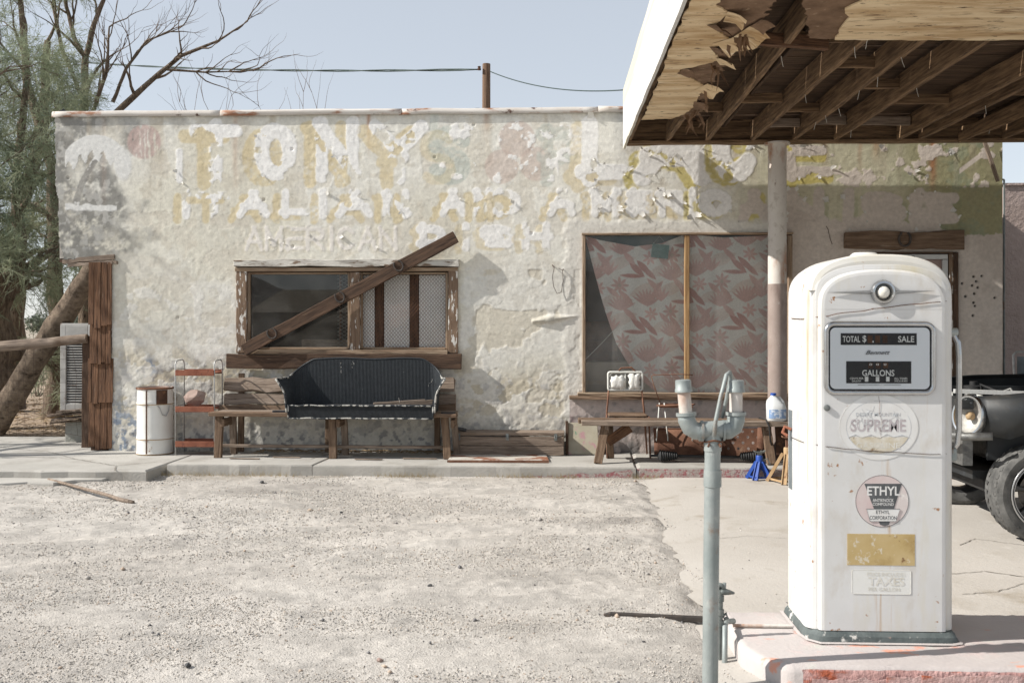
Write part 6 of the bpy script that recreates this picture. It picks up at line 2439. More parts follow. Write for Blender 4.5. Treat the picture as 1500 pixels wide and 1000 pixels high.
# ---- bare wire chair frame
wc = thing('wire_chair_frame', 'bare bent wire chair frame behind the plank bench beside the padded chair', 'chair frame', (P(980, 665, 10.42).x, 10.42, SW))
B = lambda px, py, y=10.45: P(px, py, y)
for nm, pts in (('back_wire', [B(967, 590), B(958, 565), B(954, 551), B(958, 549), B(1000, 548), B(1015, 549)]),
                ('seat_wire', [B(962, 594, 10.30), B(1010, 594, 10.30), B(1018, 592, 10.5), B(968, 591, 10.5), B(962, 594, 10.30)]),
                ('leg_wire', [B(966, 590, 10.4), B(962, 640, 10.28), G(960, 664, SW)]),
                ('leg_wire', [B(973, 590, 10.4), B(978, 640, 10.28), G(980, 664, SW)]),
                ('leg_wire', [B(1012, 592, 10.4), B(1014, 640, 10.28), G(1016, 664, SW)])):
    bb = MB()
    bb.tube(pts, .0065 if nm != 'back_wire' else .005, 6)
    bb.build(nm, mt['plastic_old'] if nm == 'leg_wire' else mt['rust'], wc, smooth=3.14)
bb = MB()
bb.box2((B(964, 597).x, 10.30, B(964, 597, 10.3).z), (B(1012, 597).x, 10.5, B(964, 594, 10.3).z))
bb.build('seat_slat', mt['rust'], wc)

# ---- rusty metal panels under the bench
pn = thing('rusty_panel', 'curved rusty brown metal panel standing under the plank bench', 'metal panel', (P(1000, 668, 10.36).x, 10.36, SW))
a, c = P(958, 669, 10.36), P(1060, 629, 10.42)
rows = []
for i in range(9):
    t = i / 8
    row = []
    for j in range(17):
        u_ = j / 16
        row.append(Vector((a.x + (c.x - a.x) * u_, 10.35 + .09 * t - .05 * math.sin(math.pi * t) * (1 - .3 * u_) - .06 * max(0, u_ - .75) - .03 * math.exp(-((u_ - .45) / .12) ** 2 - ((t - .3) / .25) ** 2), SW + .004 + (c.z - SW) * t)))
    rows.append(row)
bb = MB()
bb.grid(rows)
o = bb.build('panel', mt['rust'], pn, smooth=3.14)
s_ = o.modifiers.new('thick', 'SOLIDIFY')
s_.thickness = .004
bb = MB()
bb.tube([rows[8][j] for j in range(17)], .008, 6)
bb.build('rolled_edge', mt['rust'], pn)
pf = thing('perforated_panel', 'dark rusty panel with rows of round holes leaning under the plank bench', 'metal panel', (P(1085, 668, 10.36).x, 10.36, SW))
a, c = P(1056, 667, 10.38), P(1120, 628, 10.44)
# plate with round holes: a grid of cells, each a square ring round an octagon
bb = MB()
ncx, ncz = 9, 5
for i in range(ncx):
    for j in range(ncz):
        cx0, cx1 = a.x + (c.x - a.x) * i / ncx, a.x + (c.x - a.x) * (i + 1) / ncx
        cz0, cz1 = SW + .005 + (c.z - SW) * j / ncz, SW + .005 + (c.z - SW) * (j + 1) / ncz
        yy_ = lambda z_: 10.36 + (z_ - SW) * .22
        if (i + j) % 2 == 0 and 0 < j < ncz:
            mx_, mz_ = (cx0 + cx1) / 2, (cz0 + cz1) / 2
            rr_ = (cx1 - cx0) * .30
            sq = [(cx1, mz_), (cx1, cz1), (mx_, cz1), (cx0, cz1), (cx0, mz_), (cx0, cz0), (mx_, cz0), (cx1, cz0)]
            oc = [(mx_ + rr_ * math.cos(math.radians(45 * k)), mz_ + rr_ * math.sin(math.radians(45 * k))) for k in range(8)]
            bb.add([(x_, yy_(z_), z_) for x_, z_ in sq + oc], [(k, (k + 1) % 8, 8 + (k + 1) % 8, 8 + k) for k in range(8)])
        else:
            bb.add([(cx0, yy_(cz0), cz0), (cx1, yy_(cz0), cz0), (cx1, yy_(cz1), cz1), (cx0, yy_(cz1), cz1)], [(0, 1, 2, 3)])
o = bb.build('plate', mt['rust'], pf)
s_ = o.modifiers.new('thick', 'SOLIDIFY')
s_.thickness = .003
bb = MB()
a2, c2_ = P(1108, 660, 10.30), P(1126, 626, 10.38)
bb.grid([[Vector((a2.x + (c2_.x - a2.x) * u_ + .03 * t, 10.30 + .08 * t + .04 * u_, SW + .02 + (c2_.z - SW - .02) * t)) for u_ in (0, .5, 1)] for t in (0, .3, .6, 1)])
o = bb.build('bent_flange', mt['rust'], pf, smooth=3.14)
s_ = o.modifiers.new('thick', 'SOLIDIFY')
s_.thickness = .004
bb = MB()
bb.grid([[Vector((P(1136 + 22 * u_, 640, 10.2).x, 10.14 + .1 * t, SW + .01 + (.36 - .1 * u_ * (1 - t)) * t)) for u_ in (0, .5, 1)] for t in (0, .5, 1)])
o = bb.build('leaning_plate', mt['drum_dark'])
o.name = 'leaning_plate'
s_ = o.modifiers.new('thick', 'SOLIDIFY')
s_.thickness = .006
tag(o, 'dark metal plate leaning behind the tan jack stand under the bench end', 'metal plate')

# ---- axle shaft with rubber boots
y_ = 10.02
ax0, ax1 = P(953, 668, y_), P(1128, 671, y_)
axle = thing('axle_shaft', 'black axle shaft with two ribbed rubber boots lying on the sidewalk', 'axle', ((ax0.x + ax1.x) / 2, y_, SW))
zax = SW + .062
bb = MB()
bb.tube([(ax0.x, y_, zax), (ax1.x, y_ - .03, zax - .01)], .014, 10)
bb.build('shaft', mt['black_rubber'], axle, smooth=3.14)
for px_, sgn in ((978, 1), (1098, -1)):
    q_ = P(px_, 668, y_)
    prof = [(.02, -.10)]
    for k in range(16):
        t = k / 15
        prof.append((.058 - .022 * t + (.006 if k % 2 else -.005), -.085 + .17 * t))
    prof.append((.016, .10))
    bb = MB()
    bb.lathe(prof, 20, Matrix.Translation((q_.x, y_ - .012, zax)) @ Matrix.Rotation(math.pi / 2 * sgn, 4, 'Y'))
    bb.build('rubber_boot', mt['black_rubber'], axle, smooth=.5)
bb = MB()
bb.lathe([(0, 0), (.016, 0), (.016, .05), (.022, .05), (.022, .07), (0, .07)], 12, Matrix.Translation((ax1.x - .04, y_ - .03, zax - .01)) @ Matrix.Rotation(math.pi / 2, 4, 'Y'))
bb.build('splined_end', mt['chrome'], axle, smooth=.6)
bb = MB()
q_ = P(1040, 650, 10.1)
bb.box((q_.x, 10.12, SW + .11), (.07, .07, .2))
bb.box((q_.x, 10.10, SW + .06), (.12, .09, .10))
bb.build('strut_block', mt['black_rubber'], axle, bevel=.012)

# ---- jack stands
def jack_stand(name, label, base, hgt, spread, m, head, rot):
    t = thing(name, label, 'jack stand', base, 'jack stands by the kerb')
    bx, by, bz = base
    R = Matrix.Rotation(rot, 3, 'Z')
    legs = [R @ Vector((sx_ * spread, sy_ * spread, 0)) for sx_, sy_ in ((-1, -1), (1, -1), (1, 1), (-1, 1))]
    top = Vector((bx, by, bz + hgt * .62))
    for L_ in legs:
        bb = MB()
        foot = Vector((bx, by, bz + .004)) + L_
        tp = top + L_ * .22
        d_ = (tp - foot).normalized()
        side = d_.cross(L_).normalized()
        for s2, off in ((side * .022, 0), (side * -.022, 0)):
            bb.bar(foot + s2, tp + s2 * .7, .008, .03, up=side)
        bb.bar(foot, tp, .040, .005, up=side)
        bb.build('leg', m, t)
    for k in range(4):
        a_, c2 = legs[k], legs[(k + 1) % 4]
        bb = MB()
        zf = bz + .025
        bb.bar(Vector((bx, by, zf)) + a_ * .93, Vector((bx, by, zf)) + c2 * .93, .018, .005)
        bb.build('foot_brace', m, t)
    bb = MB()
    bb.lathe([(.034, -.03), (.034, .05), (.028, .06), (.0, .06)], 16, Matrix.Translation(top))
    bb.build('collar', m, t, smooth=.7)
    bb = MB()
    bb.box((bx, by, top.z + hgt * .12), (.03, .02, hgt * .36))
    for k in range(5):
        bb.box((bx + .018, by, top.z - .02 + k * .03), (.012, .018, .012))
    bb.build('ratchet_post', head, t)
    bb = MB()
    z_ = bz + hgt
    pr_ = [(-.055, .012), (-.05, -.004), (-.025, -.014), (.025, -.014), (.05, -.004), (.055, .012), (.04, .006), (.018, -.002), (-.018, -.002), (-.04, .006)]
    bb.prism(pr_, Matrix.Translation((bx, by + .02, z_ - .006)) @ Matrix.Rotation(rot * .3, 4, 'Z') @ Matrix.Rotation(math.pi / 2, 4, 'X'), .04)
    bb.build('saddle', head, t)
    bb = MB()
    bb.tube([top + Vector((.03, -.01, .02)), top + Vector((.07, -.02, .03)), top + Vector((.10, -.02, -.02))], .006, 6)
    bb.build('lever', head, t)
    return t


g1 = G(1113, 702, .006)
jack_stand('jack_stand', 'blue four legged jack stand on the concrete beside the kerb', (g1.x, g1.y + .02, .006), .27, .085, mt['jack_blue'], mt['galv_dark'], .25)
g2 = G(1150, 706, .006)
jack_stand('jack_stand', 'taller tan jack stand half hidden behind the petrol pump', (g2.x + .02, g2.y, .006), .43, .13, mt['jack_tan'], mt['rust'], .4)

# ---- plastic jug
jp = P(1137, 618, 10.02)
jug = thing('plastic_jug', 'white plastic gallon jug with a blue cap on the plank bench', 'jug', (jp.x, 10.02, zb2 + .024))
jz = zb2 + .024
bb = MB()
prof = [(0, 0), (.084, 0), (.093, .012), (.095, .13), (.088, .165), (.062, .205), (.034, .235), (.026, .245), (.026, .262), (0, .262)]
rows = []
for r0, z_ in prof:
    rows.append([Vector((jp.x + r0 * math.copysign(abs(math.cos(a_)) ** .7, math.cos(a_)) + (-.028 if z_ > .2 else -.028 * max(0, (z_ - .15) / .05)), 10.02 + r0 * math.copysign(abs(math.sin(a_)) ** .7, math.sin(a_)), jz + z_)) for a_ in np.linspace(0, 2 * math.pi, 25)])
bb.grid(rows)
bb.build('bottle', mt['plastic_white'], jug, smooth=.9)
bb = MB()
bb.tube([(jp.x + .0, 10.02, jz + .232), (jp.x + .035, 10.02, jz + .228), (jp.x + .066, 10.02, jz + .19), (jp.x + .082, 10.02, jz + .14)], .014, 8)
bb.build('handle', mt['plastic_white'], jug, smooth=3.14)
bb = MB()
bb.lathe([(.029, 0), (.029, .022), (.026, .024), (0, .024)], 18, Matrix.Translation((jp.x - .028, 10.02, jz + .252)))
bb.build('cap', mt['plastic_blue'], jug, smooth=.6)
bb = MB()
bb.grid([[Vector((jp.x + .0965 * math.copysign(abs(math.cos(a_)) ** .7, math.cos(a_)), 10.02 + .0965 * math.copysign(abs(math.sin(a_)) ** .7, math.sin(a_)), jz + z_)) for z_ in (.03, .12)] for a_ in np.linspace(-2.6, -.6, 14)])
bb.build('label', mt['label_blue'], jug)

# ---- strap hanging over the bench edge
bb = MB()
bb.tube([P(1112, 612, 10.0), P(1122, 614, 9.9), P(1127, 625, 9.88), P(1128, 640, 9.88), P(1130, 652, 9.9)], .008, 6)
o = bb.build('rubber_strap', mt['black_rubber'], smooth=3.14)
tag(o, 'black rubber strap hanging over the bench edge beside the jug', 'strap')

# ================================================================== foreground pipes
pp = G(1040, 1006)
sp = thing('stand_pipe', 'galvanised stand pipe with two capped elbows in the gravel foreground', 'stand pipe', (pp.x, pp.y, 0))
ys = pp.y
S = lambda px, py, d=0.0: P(px, py, ys + d)
r0 = 11.5 * ys / F
bb = MB()
bb.tube([S(1040, 1030), S(1042, 800), S(1044, 655)], r0, 20)
bb.build('post', mt['galv'], sp, smooth=.8)
for y0_, y1_, k in ((688, 712, 1.13), (640, 652, 1.12)):
    bb = MB()
    bb.tube([S(1043.6, y1_), S(1044, y0_)], r0 * k, 20)
    bb.build('collar', mt['galv'], sp, smooth=.8)
bb = MB()
bb.tube([S(1044, 660), S(1044, 640), S(1044, 622)], r0 * 1.1, 20)
bb.tube([S(1020, 634), S(1032, 630), S(1068, 628)], r0 * 1.15, 20)
tee = bb.build('tee_joint', mt['galv'], sp, smooth=.8)
el = ([S(1030, 631), S(1020, 631), S(1011, 626), S(1006, 615), S(1005, 604)], [S(1058, 630), S(1067, 630), S(1075, 625), S(1078, 615), S(1078, 603)])
arms = ([S(1005, 610), S(1001, 565)], [S(1078, 610), S(1078, 565)])
caps = ([S(1001.5, 574), S(1000.5, 556)], [S(1078, 574), S(1078.5, 556)])
for e_, a_, c2 in zip(el, arms, caps):
    bb = MB()
    bb.tube(e_, r0 * 1.12, 18)
    eo = bb.build('elbow', mt['galv'], sp, smooth=3.14)
    bb = MB()
    bb.tube([e_[0], e_[0] + (e_[1] - e_[0]) * .35], r0 * 1.32, 18)
    bb.build('elbow_collar', mt['galv'], eo, smooth=.8)
    bb = MB()
    bb.tube([e_[-1] - (e_[-1] - e_[-2]) * .4, e_[-1]], r0 * 1.28, 18)
    bb.build('elbow_collar', mt['galv'], eo, smooth=.8)
    bb = MB()
    bb.tube(a_, r0 * .82, 18)
    ao = bb.build('arm_pipe', mt['column_white'], sp, smooth=.8)
    bb = MB()
    d_ = c2[1] - c2[0]
    bb.tube([c2[0], c2[0] + d_ * .25, c2[0] + d_ * .3, c2[0] + d_ * .95, c2[1]], [r0 * 1.1, r0 * 1.1, r0 * 1.02, r0 * 1.0, r0 * .85], 18)
    bb.build('pipe_cap', mt['galv'], sp, smooth=.8)
bb = MB()
bb.tube([S(1046, 640, -.045), S(1048, 618, -.045), S(1056, 580, -.035), S(1064, 549, -.02), S(1069, 545, -.005), S(1070, 552, .01), S(1064, 585, .03), S(1058, 612, .04)], .0085, 6)
o = bb.build('handle_strap', mt['galv'], sp, smooth=3.14)
bb = MB()
for k in range(6):
    a_ = k * 1.05
    p_ = S(1044, 648) + Vector((math.cos(a_) * r0 * 1.2, math.sin(a_) * r0 * 1.2, 0))
    bb.tube([p_, p_ + Vector((math.cos(a_) * .012, math.sin(a_) * .012, -.012))], .005, 5)
bb.tube([S(1044, 645) + Vector((math.cos(a_) * r0 * 1.2, math.sin(a_) * r0 * 1.2, .004 * math.sin(3 * a_))) for a_ in np.linspace(0, 6.0, 14)], .004, 5)
bb.build('wire_tie', mt['rust_wire'], sp)

hb = thing('hose_bib', 'dark garden tap on an upright pipe behind the stand pipe', 'tap', (P(1055, 1000, 4.5).x, 4.5, 0))
T = lambda px, py, d=0.0: P(px, py, 4.5 + d)
bb = MB()
bb.tube([T(1054, 1010), T(1055, 862)], .013, 12)
bb.build('riser', mt['galv_dark'], hb, smooth=.8)
for y0_, y1_ in ((872, 880), (892, 900), (908, 916)):
    bb = MB()
    bb.tube([T(1055, y1_), T(1055, y0_)], .0175, 12)
    bb.build('coupling', mt['galv_dark'], hb, smooth=.8)
bb = MB()
bb.tube([T(1055, 866), T(1060, 866), T(1068, 867), T(1076, 868)], [.016, .016, .012, .004], 10)
bb.tube([T(1051, 862), T(1054, 856), T(1058, 857), T(1060, 864)], .012, 8)
bb.build('spout', mt['galv_dark'], hb, smooth=3.14)
bb = MB()
bb.tube([T(1061, 862), T(1061.5, 853)], .008, 8)
bb.build('tap_stem', mt['galv'], hb)
bb = MB()
bb.tube([T(1058, 902), T(1064, 898), T(1066, 904), T(1060, 906)], .008, 7)
bb.build('side_valve', mt['galv_dark'], hb, smooth=3.14)
bb = MB()
bb.tube([T(1061, 1012, -.06), T(1062, 918, -.02), T(1063, 910, .1), T(1075, 909, .14)], .0125, 10)
o = bb.build('bent_pipe', mt['galv'], smooth=3.14)
tag(o, 'short grey pipe rising beside the tap and bending onto the island', 'pipe')
ba, bc = G(893, 904), G(1060, 912)
bar = thing('steel_bar', 'rusty square steel bar lying on the gravel beside the stand pipe', 'bar', (ba + bc) / 2)
bb = MB()
ba.z = bc.z = .014
d_ = (bc - ba).normalized()
bb.bar(ba, bc, .026, .030)
bb.build('bar', mt['dark_steel'], bar, bevel=.003)
bb = MB()
bb.tube([ba - d_ * .03, ba + d_ * .004], [.006, .0165], 6)
bb.build('pointed_tip', mt['dark_steel'], bar)
# stick and stones on the gravel
sa, sb_ = G(72, 703, .02), G(194, 736, .02)
sa.z, sb_.z = .025, .02
r = random.Random(41)
bb = MB()
bb.tube([sa + (sb_ - sa) * k / 8 + Vector((r.uniform(-.015, .015), r.uniform(-.01, .01), .004)) for k in range(9)], [.012, .013, .014, .014, .015, .016, .016, .017, .018], 7)
o = bb.build('fallen_stick', mt['wood_grey'], smooth=3.14)
tag(o, 'long pale stick lying on the gravel near the broken slabs', 'stick')
for i, (x_, y_, s_) in enumerate(((384, 707, .028), (943, 939, .012), (788, 944, .018), (556, 970, .02), (275, 975, .02), (1136, 984, .02), (630, 860, .02), (902, 985, .022), (430, 968, .022), (735, 873, .018), (500, 752, .02), (260, 790, .015))):
    p_ = G(x_, y_)
    if i in (2, 5, 7, 8, 9, 11):
        continue
    lab = ['dark stone on the gravel in front of the bench', 'small grey stone on the gravel left of the steel bar', 'flat grey stone near the lower middle of the gravel', 'brownish stone on the gravel at the bottom of the yard', 'dark stone in the lower left gravel', '', 'small stone in the middle of the gravel yard',
           'small dark stone at the bottom edge below the steel bar', 'small stone left of the brownish stone on the gravel', 'small pebble in the gravel above the flat grey stone', 'dark stone cluster on the gravel below the settee', 'small dark stone in the left of the gravel'][i]
    rock('stone', (p_.x, p_.y, float(ground_z(p_.x, p_.y)) - .004), (s_, s_ * .8, s_ * .6), mt['dark_rock'] if i != 3 else mt['rock'], 50 + i, lab, cat='stone', group='loose stones on the gravel')
# ================================================================== car on the right
CW = Vector((3.32, 6.93, .34))         # near front wheel
car = thing('stripped_car', 'black stripped down car with its hood off behind the petrol pump', 'car', (4.4, 7.7, 0))
TRK = 1.47


def wheel(c, parent, side):
    R = .335
    w = bpy.data.objects.new('wheel', None)
    w.empty_display_size = .05
    C.objects.link(w)
    put(w, Matrix.Translation(c), parent)
    M = Matrix.Translation(c) @ Matrix.Rotation(math.pi / 2 * side, 4, 'X')       # local +Z points out
    prof = [(.235, -.10), (.262, -.112), (.30, -.115), (.325, -.10)]
    for k in range(9):
        t = k / 8
        prof.append((R - .004 * (2 * t - 1) ** 4 - (.006 if k in (2, 4, 6) else 0), -.095 + .19 * t))
    prof += [(.325, .10), (.30, .115), (.262, .112), (.238, .10)]
    bb = MB()
    bb.lathe(prof, 56, M)
    bb.build('tyre', mt['tyre'], w, smooth=.5)
    # tread grooves: shallow raised blocks
    bb = MB()
    for k in range(36):
        a_ = 2 * math.pi * k / 36
        for z0_, z1_ in ((-.085, -.05), (.05, .085)):
            Mk = M @ Matrix.Rotation(a_, 4, 'Z')
            bb.box(Mk @ Vector((R - .001, 0, (z0_ + z1_) / 2)), (.003, .026, z1_ - z0_), (Mk.to_3x3() @ Matrix.Rotation(.35 if z0_ > 0 else -.35, 3, 'X')))
    o = bb.build('tread_blocks', mt['tyre'], w)
    o['kind'] = 'stuff'
    bb = MB()
    bb.lathe([(.238, -.10), (.225, -.09), (.205, -.02), (.205, .05), (.222, .09), (.240, .104), (.243, .108), (.232, .111), (.218, .098), (.212, .08)], 48, M)
    bb.build('rim', mt['rim_black'], w, smooth=.7)
    bb = MB()
    bb.lathe([(.243, .1085), (.239, .1135), (.234, .1115)], 48, M)
    bb.build('rim_line', mt['rim_line'], w, smooth=3.14)
    bb = MB()
    bb.lathe([(.222, .101), (.2185, .1035), (.216, .100)], 48, M)
    bb.build('rim_line', mt['rim_line'], w, smooth=3.14)
    for k in range(7):
        Mk = M @ Matrix.Rotation(2 * math.pi * k / 7 + .22, 4, 'Z')
        bb = MB()
        sec = [(.045, .022, .060), (.10, .017, .066), (.16, .016, .078), (.215, .022, .090)]
        for (r1, w1_, z1_), (r2, w2_, z2_) in zip(sec[:-1], sec[1:]):
            vs = [Vector((r1, -w1_, z1_ - .03)), Vector((r1, w1_, z1_ - .03)), Vector((r1, w1_ * .6, z1_)), Vector((r1, -w1_ * .6, z1_)),
                  Vector((r2, -w2_, z2_ - .03)), Vector((r2, w2_, z2_ - .03)), Vector((r2, w2_ * .6, z2_)), Vector((r2, -w2_ * .6, z2_))]
            bb.add([Mk @ p_ for p_ in vs], [(0, 1, 5, 4), (1, 2, 6, 5), (2, 3, 7, 6), (3, 0, 4, 7)])
        bb.build('spoke', mt['rim_black'], w)
    bb = MB()
    bb.lathe([(.055, .03), (.055, .062), (.045, .068), (0, .07)], 20, M)
    bb.build('hub', mt['rim_black'], w, smooth=.6)
    bb = MB()
    bb.lathe([(.0, .0), (.15, .0), (.15, .014), (0.0, .014)], 32, M)
    bb.build('brake_disc', mt['brake'], w, smooth=.6)
    return w


wheel(CW, car, 1)
wheel(CW + Vector((.05, TRK, 0)), car, -1)
wheel(CW + Vector((2.55, 0, 0)), car, 1)
wheel(CW + Vector((2.55, TRK, 0)), car, -1)

# fenders with a wheel arch cut in them
def fender(yo, sgn, x0, x1, topf):
    """outer skin at y = yo; sgn +1: faces the camera"""
    n = 44
    rows = [[], [], [], []]
    for i in range(n + 1):
        x = x0 + (x1 - x0) * i / n
        d_ = (x - CW.x)
        d2 = (x - CW.x - 2.55)
        zb_ = .76 - .05 * float(ss(2.8, 3.1, x)) if x < CW.x else .40
        if abs(d_) < .42:
            zb_ = max(zb_, .36 + math.sqrt(max(0, .42 ** 2 - d_ ** 2)))
        if abs(d2) < .42:
            zb_ = max(zb_, .36 + math.sqrt(max(0, .42 ** 2 - d2 ** 2)))
        zt2 = topf(x)
        zb_ = min(zb_, zt2 - .06)
        nose = .16 * max(0, 1 - (x - x0) / .30) ** 2
        bulge = .03
        rows[0].append(Vector((x, yo + sgn * nose, zb_)))
        rows[1].append(Vector((x, yo - sgn * bulge + sgn * nose, zb_ + (zt2 - zb_) * .55)))
        rows[2].append(Vector((x, yo - sgn * .005 + sgn * nose, zt2 - .03)))
        rows[3].append(Vector((x, yo + sgn * .07 + sgn * nose * .8, zt2)))
    bb = MB()
    bb.grid(rows)
    o = bb.build('fender', mt['car_black'], car, smooth=.9)
    s2 = o.modifiers.new('thick', 'SOLIDIFY')
    s2.thickness = .006
    return o


topf = lambda x: .985 + .075 * float(ss(2.75, 3.6, x)) + .03 * float(ss(3.6, 4.6, x))
fender(CW.y - .13, 1, 2.93, 4.55, topf)
fender(CW.y + TRK + .13, -1, 2.93, 4.55, topf)
# rear quarters, doors, cabin
topr = lambda x: 1.08 - .03 * float(ss(5.8, 7.0, x))
fender(CW.y - .13, 1, 4.57, 6.95, topr)
fender(CW.y + TRK + .13, -1, 4.57, 6.95, topr)
bb = MB()
ym0, ym1 = CW.y - .05, CW.y + TRK + .05
bb.box2((4.45, ym0, .42), (4.50, ym1, 1.06))
bb.build('firewall', mt['car_black'], car)
bb = MB()
bb.box2((2.95, ym0 + .25, .40), (6.8, ym1 - .25, .46))
bb.build('floor_pan', mt['car_black'], car)
bb = MB()
bb.box2((5.9, ym0, 1.0), (6.95, ym1, 1.08))
bb.build('boot_lid', mt['car_black'], car, bevel=.03)
roof = [[Vector((x, y_, 1.47 - .03 * ((y_ - (ym0 + ym1) / 2) / .7) ** 2 - .05 * ((x - 5.3) / .5) ** 2)) for y_ in np.linspace(ym0 + .14, ym1 - .14, 8)] for x in np.linspace(4.98, 5.75, 8)]
bb = MB()
bb.grid(roof)
o = bb.build('roof', mt['car_black'], car, smooth=3.14)
s_ = o.modifiers.new('thick', 'SOLIDIFY')
s_.thickness = .02
for y_ in (ym0 + .08, ym1 - .08):
    for (xa_, xb_) in ((4.52, 4.99), (5.45, 5.42), (6.05, 5.74)):
        bb = MB()
        bb.bar((xa_, y_, 1.05), (xb_, y_ + (.06 if y_ < 7.5 else -.06), 1.43), .06, .03)
        bb.build('pillar', mt['car_black'], car)
bb = MB()
bb.add([(4.53, ym0 + .12, 1.06), (4.53, ym1 - .12, 1.06), (4.98, ym1 - .18, 1.42), (4.98, ym0 + .18, 1.42)], [(0, 1, 2, 3)])
bb.build('windscreen', mt['glass'], car)
# open engine bay
bb = MB()
bb.box2((3.0, ym0 + .12, .55), (4.44, ym0 + .15, .98))
bb.build('inner_wing', mt['car_black'], car)
bb = MB()
bb.box2((3.0, ym1 - .15, .55), (4.44, ym1 - .12, .98))
bb.build('inner_wing', mt['car_black'], car)
bb = MB()
bb.box2((2.80, ym0 + .1, .90), (2.90, ym1 - .1, .97))
bb.build('front_crossbar', mt['car_black'], car, bevel=.01)
bb = MB()
bb.box2((2.86, ym0 + .2, .50), (2.93, ym1 - .2, .89))
bb.build('radiator', mt['engine_grey'], car)
bb = MB()
bb.box2((3.15, ym0 + .45, .5), (4.0, ym1 - .45, .90))
bb.build('engine_block', mt['engine_grey'], car, bevel=.04)
for (x_, y_, r_e, h_) in ((3.42, ym0 + .20, .075, .08), (3.42, ym1 - .2, .075, .08)):
    bb = MB()
    bb.lathe([(r_e * 1.3, .93), (r_e * 1.3, .955), (r_e, .96), (r_e, .985), (r_e * .4, .99), (r_e * .4, 1.02), (0, 1.02)], 24, Matrix.Translation((x_, y_, 0)))
    bb.build('strut_top', mt['black_rubber'], car, smooth=.6)
r = random.Random(14)
for k in range(14):
    x_, y_ = r.uniform(2.95, 4.2), r.uniform(ym0 + .16, ym1 - .3)
    bb = MB()
    bb.tube([(x_, y_, .86), (x_ + r.uniform(-.1, .1), y_ + r.uniform(-.1, .1), r.uniform(.93, 1.01)), (x_ + r.uniform(-.25, .25), y_ + r.uniform(-.2, .2), r.uniform(.88, .97))], r.uniform(.006, .018), 6)
    bb.build('engine_hose', r.choice([mt['black_rubber'], mt['engine_grey'], mt['plastic_old']]), car, smooth=3.14)
bb = MB()
bb.bar((2.92, ym0 + .5, 1.0), (3.45, ym0 + .48, .985), .03, .02)
bb.build('hood_prop', mt['white_print'], car)
# headlight and bumper bar
hc = Vector((2.86, 6.99, .858))
hn = Vector((-.80, -.58, .12)).normalized()
hr = Vector((0, 0, 1)).cross(hn).normalized()
hu = hn.cross(hr)
HM = Matrix((hr, hu, hn)).transposed().to_4x4()
HM.translation = hc
HM = HM @ Matrix.Diagonal((1.0, 1.22, 1.0, 1.0))
bb = MB()
bb.lathe([(.118, -.05), (.118, .0), (.112, .012), (.102, .010), (.098, .0)], 32, HM)
hd = bb.build('headlight', mt['chrome'], car, smooth=.8)
bb = MB()
bb.lathe([(.099, .0), (.085, -.035), (.05, -.055), (0, -.062)], 32, HM)
bb.build('headlight_bowl', mt['lamp_white'], hd, smooth=3.14)
bb = MB()
bb.lathe([(.024, -.05), (.024, -.01), (.015, .0), (0, .002)], 14, HM)
bb.build('bulb', mt['jack_tan'], hd, smooth=3.14)
bb = MB()
bb.lathe([(.099, .002), (.07, .016), (.03, .024), (0, .026)], 28, HM)
bb.build('headlight_glass', mt['clear_glass'], hd, smooth=3.14)
bb = MB()
bb.tube([(2.95, CW.y - .12, .735), (2.80, CW.y - .06, .725), (2.72, CW.y + .15, .72), (2.70, CW.y + .7, .72), (2.72, CW.y + TRK - .1, .72)], .028, 8)
bb.build('bumper_bar', mt['engine_grey'], car, smooth=3.14)
bb = MB()
bb.tube([(CW.x, CW.y + .08, .34), (CW.x + .03, CW.y + TRK - .08, .34)], .03, 8)
bb.tube([(CW.x + .02, CW.y + .10, .40), (CW.x + .04, CW.y + .22, .95)], .035, 10)
bb.tube([(CW.x + .02, CW.y + TRK - .1, .40), (CW.x + .04, CW.y + TRK - .22, .95)], .035, 10)
bb.build('suspension', mt['engine_grey'], car, smooth=3.14)
bb = MB()
bb.box2((3.05, ym0 + .3, .30), (4.2, ym1 - .3, .40))
bb.build('subframe', mt['black_rubber'], car, bevel=.02)

# ---- neighbour building and chair on the far right
nb_ = thing('neighbour_building', 'pinkish stucco building standing behind the right end of the cafe', 'building', (8.0, 13.5, 0))
x0n = P(1470, 400, 12.2).x
zn_ = P(1480, 272, 12.2).z
bb = MB()
bb.box2((x0n, 12.2, 0), (x0n + 7, 17, zn_))
bb.build('wall', mt['stucco_pink'], nb_)
bb = MB()
bb.box2((x0n - .02, 12.18, zn_ + .001), (x0n + 7, 17.02, zn_ + .03))
bb.build('parapet_cap', mt['stucco_pink'], nb_)
bb = MB()
q_ = P(1472, 300, 12.1)
bb.tube([(q_.x, 12.12, 0), (q_.x, 12.12, 3.2)], .012, 6)
bb.tube([(q_.x, 12.12, 3.2), (q_.x - .1, 12.1, 3.22)], .012, 6)
bb.build('conduit', mt['galv_dark'], nb_)
pc = thing('chrome_chair', 'pale tube framed chair beyond the car beside the neighbouring wall', 'chair', (P(1500, 600, 9.6).x, 9.6, .006))
Q = lambda px, py, d=0: P(px, py, 9.5 + d)
bb = MB()
bb.tube([Q(1484, 640), Q(1486, 560), Q(1484, 520), Q(1489, 515), Q(1530, 516), Q(1534, 522), Q(1532, 640)], .012, 8)
bb.build('back_tube', mt['steel_wire'], pc, smooth=3.14)
bb = MB()
bb.box2((Q(1488, 560).x, 9.15, .45), (Q(1532, 560).x, 9.5, .48))
bb.build('seat', mt['black_rubber'], pc, bevel=.01)
for x_ in (1486, 1532):
    for yy_ in (9.17, 9.52):
        bb = MB()
        bb.tube([(Q(x_, 600).x, yy_, .45), (Q(x_, 600).x, yy_, .006)], .011, 7)
        bb.build('leg', mt['steel_wire'], pc)
bb = MB()
a, c = Q(1489, 556, .02), Q(1530, 522, .02)
